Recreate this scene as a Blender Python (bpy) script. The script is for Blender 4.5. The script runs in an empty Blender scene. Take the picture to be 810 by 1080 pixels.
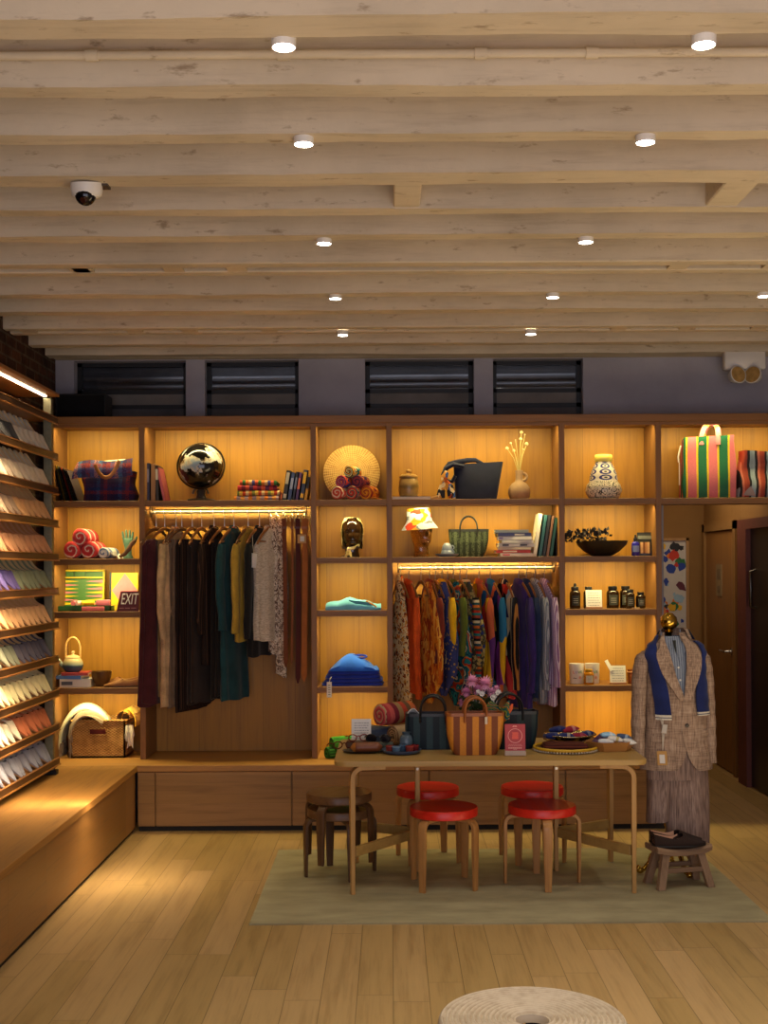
import bpy, bmesh, math, random
from mathutils import Vector, Matrix, Euler, noise
R = math.radians
PI = math.pi
random.seed(7)
F_, CX, CY, EYE = 1300.0, 412.0, 600.0, 1.775
def px(x, Y): return (x - CX) * Y / F_
def pz(y, Y): return EYE - (y - CY) * Y / F_
def P(x, y, Y): return Vector((px(x, Y), Y, pz(y, Y)))
COL = bpy.context.scene.collection

# ------------------------------------------------------------------ colours and materials
def lin(c):
    c = c / 255.0
    return c / 12.92 if c <= 0.04045 else ((c + 0.055) / 1.055) ** 2.4
def C(r, g, b): return (lin(r), lin(g), lin(b), 1.0)
class NT:
    def __init__(s, name):
        s.m = bpy.data.materials.new(name); s.m.use_nodes = True
        s.t = s.m.node_tree; s.b = s.t.nodes['Principled BSDF']; s.co = None
    def n(s, typ, **kw):
        x = s.t.nodes.new(typ)
        for k, v in kw.items(): setattr(x, k, v)
        return x
    def l(s, a, b): s.t.links.new(a, b)
    def inp(s, x, i, v):
        if hasattr(v, 'is_output'): s.l(v, x.inputs[i])
        elif v is not None: x.inputs[i].default_value = v
    def math(s, op, a, b=None, c=None):
        x = s.n('ShaderNodeMath', operation=op)
        s.inp(x, 0, a)
        if b is not None: s.inp(x, 1, b)
        if c is not None: s.inp(x, 2, c)
        return x.outputs[0]
    def coord(s):
        if s.co is None:
            s.co = s.n('ShaderNodeTexCoord').outputs['Object']
            s.sep = s.n('ShaderNodeSeparateXYZ'); s.l(s.co, s.sep.inputs[0])
        return s.co
    def ax(s, a): s.coord(); return s.sep.outputs['xyz'.index(a)]
    def comb(s, x, y, z):
        k = s.n('ShaderNodeCombineXYZ'); s.inp(k, 0, x); s.inp(k, 1, y); s.inp(k, 2, z); return k.outputs[0]
    def noise(s, vec, scale, detail=3, rough=.55):
        x = s.n('ShaderNodeTexNoise'); s.l(vec, x.inputs['Vector'])
        x.inputs['Scale'].default_value = scale; x.inputs['Detail'].default_value = detail; x.inputs['Roughness'].default_value = rough
        return x.outputs[0]
    def white(s, v):
        x = s.n('ShaderNodeTexWhiteNoise', noise_dimensions='1D'); s.inp(x, 'W', v); return x.outputs[0]
    def ramp(s, fac, stops, interp='LINEAR'):
        x = s.n('ShaderNodeValToRGB'); r = x.color_ramp; r.interpolation = interp
        while len(r.elements) > 1: r.elements.remove(r.elements[-1])
        r.elements[0].position = stops[0][0]; r.elements[0].color = stops[0][1]
        for p, c in stops[1:]:
            e = r.elements.new(p); e.color = c
        s.inp(x, 0, fac); return x.outputs[0]
    def mix(s, fac, a, b, mode='MIX'):
        x = s.n('ShaderNodeMix', data_type='RGBA', blend_type=mode)
        s.inp(x, 0, fac); s.inp(x, 6, a); s.inp(x, 7, b); return x.outputs[2]
    def bump(s, h, strength=.2, dist=.01):
        x = s.n('ShaderNodeBump'); x.inputs['Strength'].default_value = strength; x.inputs['Distance'].default_value = dist
        s.l(h, x.inputs['Height']); s.l(x.outputs[0], s.b.inputs['Normal'])
    def done(s, col, rough=.5, metal=0, spec=None):
        s.inp(s.b, 'Base Color', col); s.inp(s.b, 'Roughness', rough); s.b.inputs['Metallic'].default_value = metal
        if spec is not None: s.b.inputs['Specular IOR Level'].default_value = spec
        return s.m
_cache = {}
def memo(f):
    def g(*a, **k):
        key = (f.__name__, repr(a), repr(sorted(k.items())))
        if key not in _cache: _cache[key] = f(*a, **k)
        return _cache[key]
    return g
def sc(c, f): return (c[0] * f, c[1] * f, c[2] * f, 1)

@memo
def paint(c, rough=.5, var=.12, scale=12, metal=0, bump=0, spec=None):
    t = NT('painted_surface')
    nz = t.noise(t.coord(), scale, 4)
    col = t.ramp(nz, [(.3, sc(c, 1 - var)), (.7, sc(c, 1 + var))])
    if bump: t.bump(t.noise(t.coord(), scale * 6, 3), bump, .004)
    return t.done(col, rough, metal, spec)
@memo
def wood(c1, c2, grain='z', rough=.42, plank=None, pax='x', var=.25, length=None, scale=1.0, seam=.012, bump=.08, spec=.4):
    t = NT('oak_wood')
    ax = {a: t.ax(a) for a in 'xyz'}
    seed = 0.0
    if plank:
        kx = t.math('FLOOR', t.math('DIVIDE', ax[pax], plank))
        seed = t.white(kx)
        if length:
            along = t.math('ADD', t.math('DIVIDE', ax[grain], length), t.math('MULTIPLY', seed, 7.31))
            seed = t.white(t.math('ADD', t.math('MULTIPLY', kx, 17.3), t.math('FLOOR', along)))
    off = t.math('MULTIPLY', seed, 40.0) if plank else 0.0
    v = [t.math('MULTIPLY_ADD', ax[a], (1.1 if a == grain else 15.0) * scale, off) for a in 'xyz']
    vec = t.comb(*v)
    n1 = t.noise(vec, 1.6, 5, .6)
    v2 = [t.math('MULTIPLY_ADD', ax[a], (2.2 if a == grain else 75.0) * scale, off) for a in 'xyz']
    n2 = t.noise(t.comb(*v2), 1.5, 2, .5)
    f = t.math('ADD', t.math('MULTIPLY', n1, .75), t.math('MULTIPLY', n2, .25))
    col = t.ramp(f, [(.24, c2), (.50, c1), (.74, sc(c1, 1.12))])
    if plank:
        br = t.math('MULTIPLY_ADD', seed, var, 1 - var * .55)
        col = t.mix(1.0, col, t.comb(br, br, t.math('MULTIPLY', br, br)), 'MULTIPLY')
        fr = t.math('FRACT', t.math('DIVIDE', ax[pax], plank))
        e = seam / plank
        d = t.math('LESS_THAN', fr, e)
        if length:
            fr2 = t.math('FRACT', along)
            d = t.math('MAXIMUM', d, t.math('LESS_THAN', fr2, seam / length))
        col = t.mix(t.math('MULTIPLY', d, .55), col, sc(c2, .25))
    if bump: t.bump(f, bump, .004)
    return t.done(col, t.math('MULTIPLY_ADD', n1, .25, rough - .1), 0, spec)

@memo
def fabric(c, var=.22, rough=.9, weave=260, fine=.25):
    c = sc(c, 1.25)
    t = NT('woven_cloth')
    nz = t.noise(t.coord(), 9, 4)
    n2 = t.noise(t.coord(), weave, 2)
    f = t.math('ADD', t.math('MULTIPLY', nz, 1 - fine), t.math('MULTIPLY', n2, fine))
    col = t.ramp(f, [(.3, sc(c, 1 - var * 1.6)), (.7, sc(c, 1 + var))])
    t.bump(n2, .25, .003)
    t.b.inputs['Sheen Weight'].default_value = .15
    return t.done(col, rough, 0, .2)
def const_ramp(t, f, cols):
    n = len(cols)
    return t.ramp(f, [(i / n, c) for i, c in enumerate(cols)], 'CONSTANT')
@memo
def striped(cols, ax='y', freq=6, rough=.85, wob=0.0, phase=0.0):
    t = NT('striped_cloth')
    a = t.ax(ax)
    if wob: a = t.math('ADD', a, t.math('MULTIPLY', t.noise(t.coord(), 6, 2), wob))
    f = t.math('FRACT', t.math('MULTIPLY_ADD', a, freq, phase))
    col = const_ramp(t, f, cols)
    nz = t.noise(t.coord(), 120, 2)
    col = t.mix(.35, col, t.ramp(nz, [(.2, (.4, .4, .4, 1)), (.8, (1, 1, 1, 1))]), 'MULTIPLY')
    return t.done(col, rough, 0, .2)
@memo
def plaid(c1, c2, f1=7, f2=7, axes='xz', rough=.85):
    t = NT('plaid_cloth')
    A = const_ramp(t, t.math('FRACT', t.math('MULTIPLY', t.ax(axes[0]), f1)), c1)
    B = const_ramp(t, t.math('FRACT', t.math('MULTIPLY', t.ax(axes[1]), f2)), c2)
    nz = t.noise(t.coord(), 150, 2)
    col = t.mix(t.ramp(nz, [(.42, (0, 0, 0, 1)), (.58, (1, 1, 1, 1))]), A, B)
    return t.done(col, rough, 0, .2)
@memo
def printed(cols, scale=14, rough=.8, stretch=1.0, rnd=1.0, edge=None):
    t = NT('printed_cloth')
    vec = t.comb(t.ax('x'), t.ax('y'), t.math('MULTIPLY', t.ax('z'), stretch))
    w = t.noise(vec, scale * .5, 2)
    vec2 = t.n('ShaderNodeVectorMath', operation='ADD'); t.l(vec, vec2.inputs[0])
    k = t.math('MULTIPLY', w, .12); t.l(t.comb(k, k, k), vec2.inputs[1])
    v = t.n('ShaderNodeTexVoronoi'); v.inputs['Scale'].default_value = scale; v.inputs['Randomness'].default_value = rnd
    t.l(vec2.outputs[0], v.inputs['Vector'])
    s = t.n('ShaderNodeSeparateColor'); t.l(v.outputs['Color'], s.inputs[0])
    col = const_ramp(t, s.outputs[0], cols)
    if edge: col = t.mix(t.math('GREATER_THAN', v.outputs['Distance'], edge[1]), col, edge[0])
    return t.done(col, rough, 0, .2)
@memo
def spotted(base, dot, scale=18, size=.35, stretch=1.0, rough=.85):
    t = NT('spotted_cloth')
    vec = t.comb(t.ax('x'), t.ax('y'), t.math('MULTIPLY', t.ax('z'), stretch))
    v = t.n('ShaderNodeTexVoronoi'); v.inputs['Scale'].default_value = scale; t.l(vec, v.inputs['Vector'])
    f = t.ramp(v.outputs['Distance'], [(size * .7, (1, 1, 1, 1)), (size, (0, 0, 0, 1))])
    nz = t.noise(t.coord(), 10, 3)
    col = t.mix(f, t.ramp(nz, [(.3, sc(base, .75)), (.7, sc(base, 1.2))]), dot)
    return t.done(col, rough, 0, .2)
@memo
def spiral(cols, k=50, rough=.9, ax='xz'):
    t = NT('rolled_cloth')
    a, b = t.ax(ax[0]), t.ax(ax[1])
    r = t.math('SQRT', t.math('ADD', t.math('MULTIPLY', a, a), t.math('MULTIPLY', b, b)))
    th = t.math('DIVIDE', t.math('ARCTAN2', b, a), 2 * PI)
    r = t.math('ADD', r, t.math('MULTIPLY', t.noise(t.coord(), 24, 4), .026))
    f = t.math('FRACT', t.math('ADD', t.math('MULTIPLY', r, k), th))
    return t.done(const_ramp(t, f, cols), rough, 0, .2)
@memo
def rings(cols, k=60, rough=.9, ax='xy', bump=.4, spokes=0):
    t = NT('coiled_fibre')
    a, b = t.ax(ax[0]), t.ax(ax[1])
    r = t.math('SQRT', t.math('ADD', t.math('MULTIPLY', a, a), t.math('MULTIPLY', b, b)))
    f = t.math('FRACT', t.math('MULTIPLY', r, k))
    h = t.math('ABSOLUTE', t.math('SUBTRACT', f, .5))
    if spokes:
        th = t.math('MULTIPLY', t.math('ARCTAN2', b, a), spokes)
        h = t.math('ADD', h, t.math('MULTIPLY', t.math('SINE', th), .25))
    nz = t.noise(t.coord(), 30, 3)
    col = t.ramp(t.math('ADD', t.math('MULTIPLY', h, .6), t.math('MULTIPLY', nz, .55)), [(.15, cols[1]), (.5, cols[0])])
    t.bump(h, bump, .006)
    return t.done(col, rough, 0, .2)
@memo
def weave(c1, c2, s=60, rough=.8, axes='xz', bump=.5):
    t = NT('woven_fibre')
    a = t.math('SINE', t.math('MULTIPLY', t.ax(axes[0]), s * 2))
    b = t.math('SINE', t.math('MULTIPLY', t.ax(axes[1]), s * 3))
    h = t.math('MULTIPLY', a, b)
    nz = t.noise(t.coord(), 20, 3)
    col = t.ramp(t.math('ADD', t.math('MULTIPLY', h, .3), nz), [(.25, c2), (.75, c1)])
    t.bump(h, bump, .005)
    return t.done(col, rough, 0, .25)
@memo
def metal(c, rough=.25):
    t = NT('polished_metal')
    nz = t.noise(t.coord(), 30, 2)
    return t.done(t.ramp(nz, [(.3, sc(c, .8)), (.7, c)]), rough, 1)
@memo
def glass(c, rough=.05, ior=1.45):
    t = NT('tinted_glass')
    t.b.inputs['Transmission Weight'].default_value = 1.0
    t.b.inputs['IOR'].default_value = ior
    return t.done(c, rough, 0)
@memo
def glaze(stops, ax='z', z0=0.0, z1=.2, rough=.25, nscale=12, namt=.15):
    """glazed pottery whose colour runs over its height"""
    t = NT('glazed_pottery')
    h = t.math('DIVIDE', t.math('SUBTRACT', t.ax(ax), z0), z1 - z0)
    h = t.math('ADD', h, t.math('MULTIPLY', t.math('SUBTRACT', t.noise(t.coord(), nscale, 3), .5), namt))
    return t.done(t.ramp(h, list(stops)), rough, 0, .5)
@memo
def emit(c, s):
    t = NT('glowing_lamp')
    t.b.inputs['Emission Color'].default_value = c; t.b.inputs['Emission Strength'].default_value = s
    return t.done(c, .5)

# ------------------------------------------------------------------ mesh building
class MB:
    def __init__(s): s.v = []; s.f = []; s.mi = []
    def add(s, vs, fs, mi=0):
        o = len(s.v); s.v += [tuple(v) for v in vs]
        for f in fs: s.f.append(tuple(i + o for i in f)); s.mi.append(mi)
        return s
    def box(s, c, d, rot=None, mi=0, bev=0.0, seg=1):
        bm = bmesh.new(); bmesh.ops.create_cube(bm, size=1)
        for v in bm.verts: v.co = Vector((v.co.x * d[0], v.co.y * d[1], v.co.z * d[2]))
        if bev:
            bmesh.ops.bevel(bm, geom=bm.edges[:], offset=min(bev, min(d) * .45), segments=seg, profile=.6, affect='EDGES')
        M = Matrix.Translation(c) @ (Euler(rot).to_matrix().to_4x4() if rot else Matrix())
        bm.verts.index_update()
        s.add([M @ v.co for v in bm.verts], [[v.index for v in f.verts] for f in bm.faces], mi); bm.free()
        return s
    def box2(s, a, b, mi=0, bev=0.0):
        return s.box([(a[i] + b[i]) / 2 for i in range(3)], [abs(b[i] - a[i]) for i in range(3)], None, mi, bev)
    def loft(s, rs, cyc=True, caps=True, mi=0):
        n = len(rs[0]); vs = [p for r in rs for p in r]; fs = []
        for i in range(len(rs) - 1):
            for j in range(n if cyc else n - 1):
                a = i * n + j; b = i * n + (j + 1) % n
                fs.append((a, b, b + n, a + n))
        if caps and cyc:
            fs.append(tuple(range(n))[::-1]); fs.append(tuple((len(rs) - 1) * n + j for j in range(n)))
        return s.add(vs, fs, mi)
    def tube(s, path, rad, n=10, caps=True, mi=0, flat=1.0, closed=False, up=None):
        path = [Vector(p) for p in path]; m = len(path)
        if not isinstance(rad, (list, tuple)): rad = [rad] * m
        rs = []; nrm = None
        for i, p in enumerate(path):
            if closed: t = path[(i + 1) % m] - path[i - 1]
            else: t = path[min(i + 1, m - 1)] - path[max(i - 1, 0)]
            t.normalize()
            if nrm is None:
                nrm = Vector(up) if up else (Vector((0, 0, 1)) if abs(t.z) < .9 else Vector((1, 0, 0)))
            nrm = (nrm - t * nrm.dot(t)).normalized(); bi = t.cross(nrm)
            rs.append([p + nrm * math.cos(2 * PI * k / n) * rad[i] + bi * math.sin(2 * PI * k / n) * rad[i] * flat for k in range(n)])
        if closed: rs.append(rs[0])
        return s.loft(rs, True, caps and not closed, mi)
    def cyl(s, a, b, r0, r1=None, n=20, mi=0, caps=True):
        return s.tube([a, b], [r0, r0 if r1 is None else r1], n, caps, mi)
    def lathe(s, prof, n=28, c=(0, 0, 0), M=None, mi=0, caps=True, wob=None):
        rs = []
        for r, z in prof:
            ring = []
            for k in range(n):
                a = 2 * PI * k / n; q = max(r, 1e-4) * (wob(a, z) if wob else 1)
                v = Vector((q * math.cos(a), q * math.sin(a), z))
                if M: v = M @ v
                ring.append(v + Vector(c))
            rs.append(ring)
        return s.loft(rs, True, caps, mi)
    def ball(s, c, r, nu=16, nv=10, mi=0, M=None):
        if not isinstance(r, (list, tuple)): r = (r, r, r)
        prof = []
        rs = []
        for i in range(nv + 1):
            th = PI * (i + .02) / (nv + .04); ring = []
            for k in range(nu):
                a = 2 * PI * k / nu
                v = Vector((math.sin(th) * math.cos(a) * r[0], math.sin(th) * math.sin(a) * r[1], -math.cos(th) * r[2]))
                if M: v = M @ v
                ring.append(v + Vector(c))
            rs.append(ring)
        return s.loft(rs, True, True, mi)
    def grid(s, fn, nu, nv, mi=0, thick=0.0):
        vs = [Vector(fn(i / nu, j / nv)) for j in range(nv + 1) for i in range(nu + 1)]
        fs = [(j * (nu + 1) + i, j * (nu + 1) + i + 1, (j + 1) * (nu + 1) + i + 1, (j + 1) * (nu + 1) + i) for j in range(nv) for i in range(nu)]
        if thick:
            nm = [Vector((0, 0, 0)) for _ in vs]
            for f in fs:
                w = (vs[f[1]] - vs[f[0]]).cross(vs[f[3]] - vs[f[0]])
                for i in f: nm[i] += w
            o = len(vs)
            vs2 = [v - n.normalized() * thick if n.length > 0 else v for v, n in zip(vs, nm)]
            b = [i for i in range(nu + 1)] + [(j + 1) * (nu + 1) - 1 for j in range(1, nv + 1)] + \
                [nv * (nu + 1) + i for i in range(nu - 1, -1, -1)] + [j * (nu + 1) for j in range(nv - 1, 0, -1)]
            side = [(b[i], b[i - 1], b[i - 1] + o, b[i] + o) for i in range(len(b))]
            fs = fs + [tuple(i + o for i in f[::-1]) for f in fs] + side; vs = vs + vs2
        return s.add(vs, fs, mi)
    def prism(s, pts, d, M=None, mi=0):
        """outline in local XZ extruded along +Y by d"""
        n = len(pts)
        vs = [Vector((p[0], 0, p[1])) for p in pts] + [Vector((p[0], d, p[1])) for p in pts]
        if M: vs = [M @ v for v in vs]
        return s.add(vs, [tuple(range(n)), tuple(range(n, 2 * n))[::-1]] + [((i + 1) % n, i, i + n, (i + 1) % n + n) for i in range(n)], mi)
    def build(s, name, mats, parent=None, loc=None, rot=None, smooth=45):
        me = bpy.data.meshes.new(name)
        me.from_pydata(s.v, [], s.f)
        if not isinstance(mats, (list, tuple)): mats = [mats]
        for m in mats: me.materials.append(m)
        if len(mats) > 1: me.polygons.foreach_set('material_index', s.mi)
        bm = bmesh.new(); bm.from_mesh(me); bmesh.ops.recalc_face_normals(bm, faces=bm.faces); bm.to_mesh(me); bm.free()
        if smooth:
            me.polygons.foreach_set('use_smooth', [True] * len(me.polygons))
            me.set_sharp_from_angle(angle=R(smooth))
        me.update()
        o = bpy.data.objects.new(name, me); COL.objects.link(o)
        if parent is not None: o.parent = parent
        if loc is not None: o.location = loc
        if rot is not None: o.rotation_euler = rot
        return o
def tag(o, label, cat, group=None):
    o['label'] = label; o['category'] = cat
    if group: o['group'] = group
    return o
def thing(name, label, cat, loc=(0, 0, 0), rz=0.0, group=None, rot=None):
    o = bpy.data.objects.new(name, None); COL.objects.link(o)
    o.location = loc; o.rotation_euler = rot if rot else (0, 0, rz); o.empty_display_size = .05
    return tag(o, label, cat, group)
def struct(o):
    o['kind'] = 'structure'; return o
KIDS = {}
def copy_tree(o, parent=None):
    c = o.copy(); COL.objects.link(c)
    if parent is not None: c.parent = parent
    for ch in o.children: copy_tree(ch, c)
    return c
def area(name, loc, size, power, col, aim, spread=180):
    d = bpy.data.lights.new(name, 'AREA'); d.shape = 'RECTANGLE'; d.size, d.size_y = size
    d.energy = power; d.color = col; d.spread = R(spread)
    o = bpy.data.objects.new(name, d); COL.objects.link(o); o.location = loc
    o.rotation_euler = (Vector(aim) - Vector(loc)).to_track_quat('-Z', 'Y').to_euler()
    return o
def arc(c, r, a0, a1, n, plane='xz'):
    out = []
    for i in range(n + 1):
        a = a0 + (a1 - a0) * i / n; u, w = r * math.cos(a), r * math.sin(a)
        out.append(Vector((c[0] + u, c[1], c[2] + w)) if plane == 'xz' else Vector((c[0], c[1] + u, c[2] + w)) if plane == 'yz' else Vector((c[0] + u, c[1] + w, c[2])))
    return out
def text_mesh(name, s, size, mat, parent, loc, rot, shear=0, depth=.0008, align='CENTER', sx=1.0):
    cu = bpy.data.curves.new('lettering', 'FONT'); cu.body = s; cu.size = size; cu.align_x = align; cu.align_y = 'CENTER'
    cu.shear = shear; cu.extrude = depth; cu.resolution_u = 3
    t = bpy.data.objects.new('lettering_source', cu); COL.objects.link(t)
    dg = bpy.context.evaluated_depsgraph_get()
    me = bpy.data.meshes.new_from_object(t.evaluated_get(dg)); bpy.data.objects.remove(t)
    me.materials.clear(); me.materials.append(mat)
    o = bpy.data.objects.new(name, me); COL.objects.link(o); o.parent = parent; o.location = loc; o.rotation_euler = rot; o.scale = (sx, 1, 1)
    return o
ORD = ['first', 'second', 'third', 'fourth', 'fifth', 'sixth', 'seventh', 'eighth', 'ninth', 'tenth', 'eleventh', 'twelfth', 'thirteenth', 'fourteenth']

# ------------------------------------------------------------------ camera
cam = bpy.data.cameras.new('camera'); co = bpy.data.objects.new('camera', cam); COL.objects.link(co)
co.location = (0, 0, EYE)
co.rotation_euler = (R(90), R(0.3), 0)
cam.sensor_fit = 'VERTICAL'; cam.sensor_height = 36; cam.lens = F_ * 36 / 1080
cam.shift_x = -(CX - 405) / 1080; cam.shift_y = (CY - 540) / 1080
bpy.context.scene.camera = co
vs = bpy.context.scene.view_settings
vs.view_transform = 'Standard'; vs.look = 'None'; vs.exposure = 0.0
# ================================================================== THE ROOM
OAK = C(186, 132, 66); OAKD = C(140, 90, 40)
M_floor = wood(C(174, 142, 92), C(142, 112, 68), 'y', rough=.42, plank=.15, pax='x', var=.20, length=1.35, seam=.004, scale=.9)
M_beam = None
def plaster(c, name='limewashed_plaster', fleck=True):
    t = NT(name)
    n1 = t.noise(t.coord(), 2.2, 5, .6); n2 = t.noise(t.coord(), 26, 3)
    col = t.ramp(n1, [(.25, sc(c, .80)), (.6, c), (.8, sc(c, 1.06))])
    if fleck:
        v = t.comb(t.math('MULTIPLY', t.ax('x'), 3.2), t.math('MULTIPLY', t.ax('y'), 9), t.math('MULTIPLY', t.ax('z'), 9))
        n3 = t.noise(v, 2.6, 4, .65)
        col = t.mix(t.ramp(n3, [(.61, (0, 0, 0, 1)), (.72, (.6, .6, .6, 1))]), col, C(120, 92, 62))
        v2 = t.comb(t.math('MULTIPLY', t.ax('x'), 1.1), t.math('MULTIPLY', t.ax('y'), 14), t.math('MULTIPLY', t.ax('z'), 14))
        n4 = t.noise(v2, 2.0, 5, .7)
        col = t.mix(1.0, col, t.ramp(n4, [(.25, (.82, .80, .79, 1)), (.5, (1, 1, 1, 1))]), 'MULTIPLY')
        n5 = t.noise(t.comb(t.math('MULTIPLY', t.ax('x'), 1.0), t.math('MULTIPLY', t.ax('y'), 4), t.math('MULTIPLY', t.ax('z'), 6)), 3.1, 6, .75)
        col = t.mix(t.ramp(n5, [(.70, (0, 0, 0, 1)), (.74, (.85, .85, .85, 1))]), col, C(70, 56, 44))
    t.bump(n2, .35, .006)
    return t.done(col, .8, 0, .2)
M_cream = plaster(C(212, 196, 170))
M_greywall = plaster(C(170, 165, 172), 'grey_wall_paint', False)
M_corr = plaster(C(150, 112, 66), 'ochre_wall_paint', False)
def brick():
    t = NT('old_brickwork')
    b = t.n('ShaderNodeTexBrick')
    t.l(t.comb(t.ax('y'), t.ax('z'), 0.0), b.inputs['Vector'])
    b.inputs['Scale'].default_value = 1.0; b.inputs['Brick Width'].default_value = .21; b.inputs['Row Height'].default_value = .072
    b.inputs['Mortar Size'].default_value = .008
    b.inputs['Color1'].default_value = C(92, 60, 44); b.inputs['Color2'].default_value = C(60, 42, 34); b.inputs['Mortar'].default_value = C(96, 84, 72)
    nz = t.noise(t.coord(), 9, 5, .7)
    col = t.mix(1.0, b.outputs[0], t.ramp(nz, [(.3, (.35, .33, .3, 1)), (.7, (1.2, 1.1, 1, 1))]), 'MULTIPLY')
    t.bump(t.math('SUBTRACT', nz, b.outputs[1]), .8, .02)
    return t.done(col, .9, 0, .2)
M_brick = brick()
WL, WR, WB = -2.48, 4.2, 9.15

struct(MB().box2((WL - .1, -1.0, -.06), (WR, 12.0, 0)).build('floor', M_floor, smooth=0))
struct(MB().box2((WL - .12, -1.0, 0), (WL, 9.4, 3.7)).build('wall_left', M_brick, smooth=0))
struct(MB().box2((WR, -1.0, 0), (WR + .1, 9.15, 3.7)).build('wall_right', M_greywall, smooth=0))
struct(MB().box2((WL - .1, -1.0, 3.56), (WR + .1, 9.4, 3.64)).build('ceiling', M_cream, smooth=0))
# back wall: one mesh with its four window openings, lintel, solid part over the passage
W = 9.15
def X9(p): return px(p, W)
ops = [(79, 197), (217, 316), (386, 501), (521, 616)]
bw = MB()
bw.box2((WL, W, 0), (X9(700), W + .2, 2.80))
edges = [X9(50)] + [X9(v) for o in ops for v in o] + [WR]
for i in range(0, len(edges), 2):
    bw.box2((WL if i == 0 else edges[i], W, 2.80), (edges[i + 1], W + .2, 3.56))
for a, b in ops: bw.box2((X9(a), W, 3.33), (X9(b), W + .2, 3.56))
bw.box2((X9(700), W, 2.62), (WR, W + .2, 2.80)); bw.box2((3.35, W, 0), (WR, W + .2, 2.62))
struct(bw.build('wall_back', M_greywall, smooth=0))
M_black = paint(C(18, 17, 18), .5)
M_dkglass = NT('dark_window_glass'); M_dkglass.b.inputs['Transmission Weight'].default_value = 1.0
M_dkglass = M_dkglass.done(C(226, 228, 230), .03)
M_dim = paint(C(92, 88, 88), .8, .25, 4)
M_dim2 = paint(C(120, 112, 104), .8, .3, 3)
for i, (a, b) in enumerate(ops):
    w = bpy.data.objects.new('window_%d' % (i + 1), None); COL.objects.link(w); struct(w); w.location = (0, W + .1, 0)
    x0, x1 = X9(a), X9(b)
    fr = MB()
    for z0, z1 in ((2.80, 2.83), (2.985, 3.015), (3.095, 3.125), (3.30, 3.33)): fr.box2((x0, .0, z0), (x1, .05, z1))
    for x in (x0, x1 - .035): fr.box2((x, 0, 2.8), (x + .035, .05, 3.33))
    fr.build('window_frame', M_black, w, smooth=0)
    MB().box2((x0 + .02, .022, 2.82), (x1 - .02, .028, 3.31)).build('window_pane', M_dkglass, w, smooth=0)
    MB().box2((x0 + .035, .012, 3.015), (x1 - .035, .020, 3.095)).build('window_screen', M_dim2, w, smooth=0)
    MB().box2((x0 + .035, .012, 2.83), (x1 - .035, .020, 2.985)).build('window_screen', M_dim, w, smooth=0)
ext = MB(); ext.box2((WL, 9.95, 2.5), (2.0, 10.0, 3.8))
for z, y, r in ((3.26, 9.7, .03), (3.19, 9.62, .018)): ext.cyl((WL, y, z), (2.0, y, z + .02), r, n=10)
struct(ext.build('wall_lightwell', M_dim, smooth=0))

# passage
struct(MB().box2((X9(700) - .1, W + .2, 0), (X9(700), 11.7, 2.8)).build('wall_passage_west', M_corr, smooth=0))
struct(MB().box2((X9(700) - .1, 11.6, 0), (3.1, 11.7, 2.8)).build('wall_passage_end', M_corr, smooth=0))
struct(MB().box2((2.95, W + .2, 0), (3.05, 11.6, 2.8)).box2((2.95, 8.75, 0), (3.05, W + .2, 2.22)).build('wall_passage_east', M_corr, smooth=0))
struct(MB().box2((X9(700) - .1, W + .2, 2.75), (3.1, 11.7, 2.85)).build('ceiling_passage', M_corr, smooth=0))
M_dooroak = wood(C(150, 106, 56), C(120, 82, 40), 'z', rough=.5, plank=.5, pax='y', var=.1, seam=.003)
d = bpy.data.objects.new('door_1', None); COL.objects.link(d); struct(d); d.location = (2.95, 0, 0)
MB().box2((-.03, 10.47, .01), (0, 11.40, 2.09)).build('door_leaf', M_dooroak, d, smooth=0)
MB().box2((-.05, 10.38, 0), (0, 10.46, 2.17)).box2((-.05, 11.41, 0), (0, 11.48, 2.17)).box2((-.05, 10.38, 2.10), (0, 11.48, 2.17)).build('door_frame', M_corr, d, smooth=0)
h = MB(); h.cyl((-.03, 10.57, 1.05), (-.04, 10.57, 1.05), .03, n=16); h.tube([(-.04, 10.57, 1.05), (-.085, 10.57, 1.05), (-.09, 10.62, 1.05), (-.09, 10.72, 1.05)], .011, 8)
h.build('door_handle', metal(C(200, 200, 205), .25), d)
d2 = bpy.data.objects.new('door_2', None); COL.objects.link(d2); struct(d2); d2.location = (2.95, 0, 0)
MB().box2((-.09, 9.93, 0), (.0, 10.17, 2.16)).box2((-.09, 8.80, 2.08), (.0, 9.93, 2.16)).box2((-.09, 8.80, 0), (0, 8.88, 2.08)).build('door_frame', paint(C(112, 58, 48), .6, .1), d2, smooth=0)
MB().box2((-.05, 8.88, .01), (0, 9.93, 2.08)).box2((-.056, 8.9, 1.10), (-.05, 9.92, 1.115)).build('door_leaf', paint(C(34, 30, 32), .35, .1), d2, smooth=0)
MB().tube([(-.05, 9.80, 1.75), (-.09, 9.80, 1.74), (-.09, 9.80, 1.46), (-.05, 9.80, 1.45)], .012, 8).build('door_handle', metal(C(130, 125, 120), .3), d2)
pl = thing('door_plate', 'pale plate with two small panels on the narrow passage door', 'sign', (2.918, 10.95, 1.66))
MB().box2((-.004, -.09, -.14), (.002, .09, .14)).build('plate', paint(C(150, 128, 92), .6), pl, smooth=0)
MB().box2((-.008, -.05, .01), (-.004, .05, .10)).build('panel', paint(C(120, 100, 72), .6), pl, smooth=0)
MB().box2((-.008, -.04, -.11), (-.004, .04, -.05)).build('panel', paint(C(120, 100, 72), .6), pl, smooth=0)
pt = thing('framed_poster', 'tall wood-framed poster of bright paint splashes on the passage end wall', 'poster', (px(704, 11.58), 11.6, 0))
Lp, Hp0, Hp1 = .20, pz(668, 11.58), pz(569, 11.58)
fm = MB()
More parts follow.
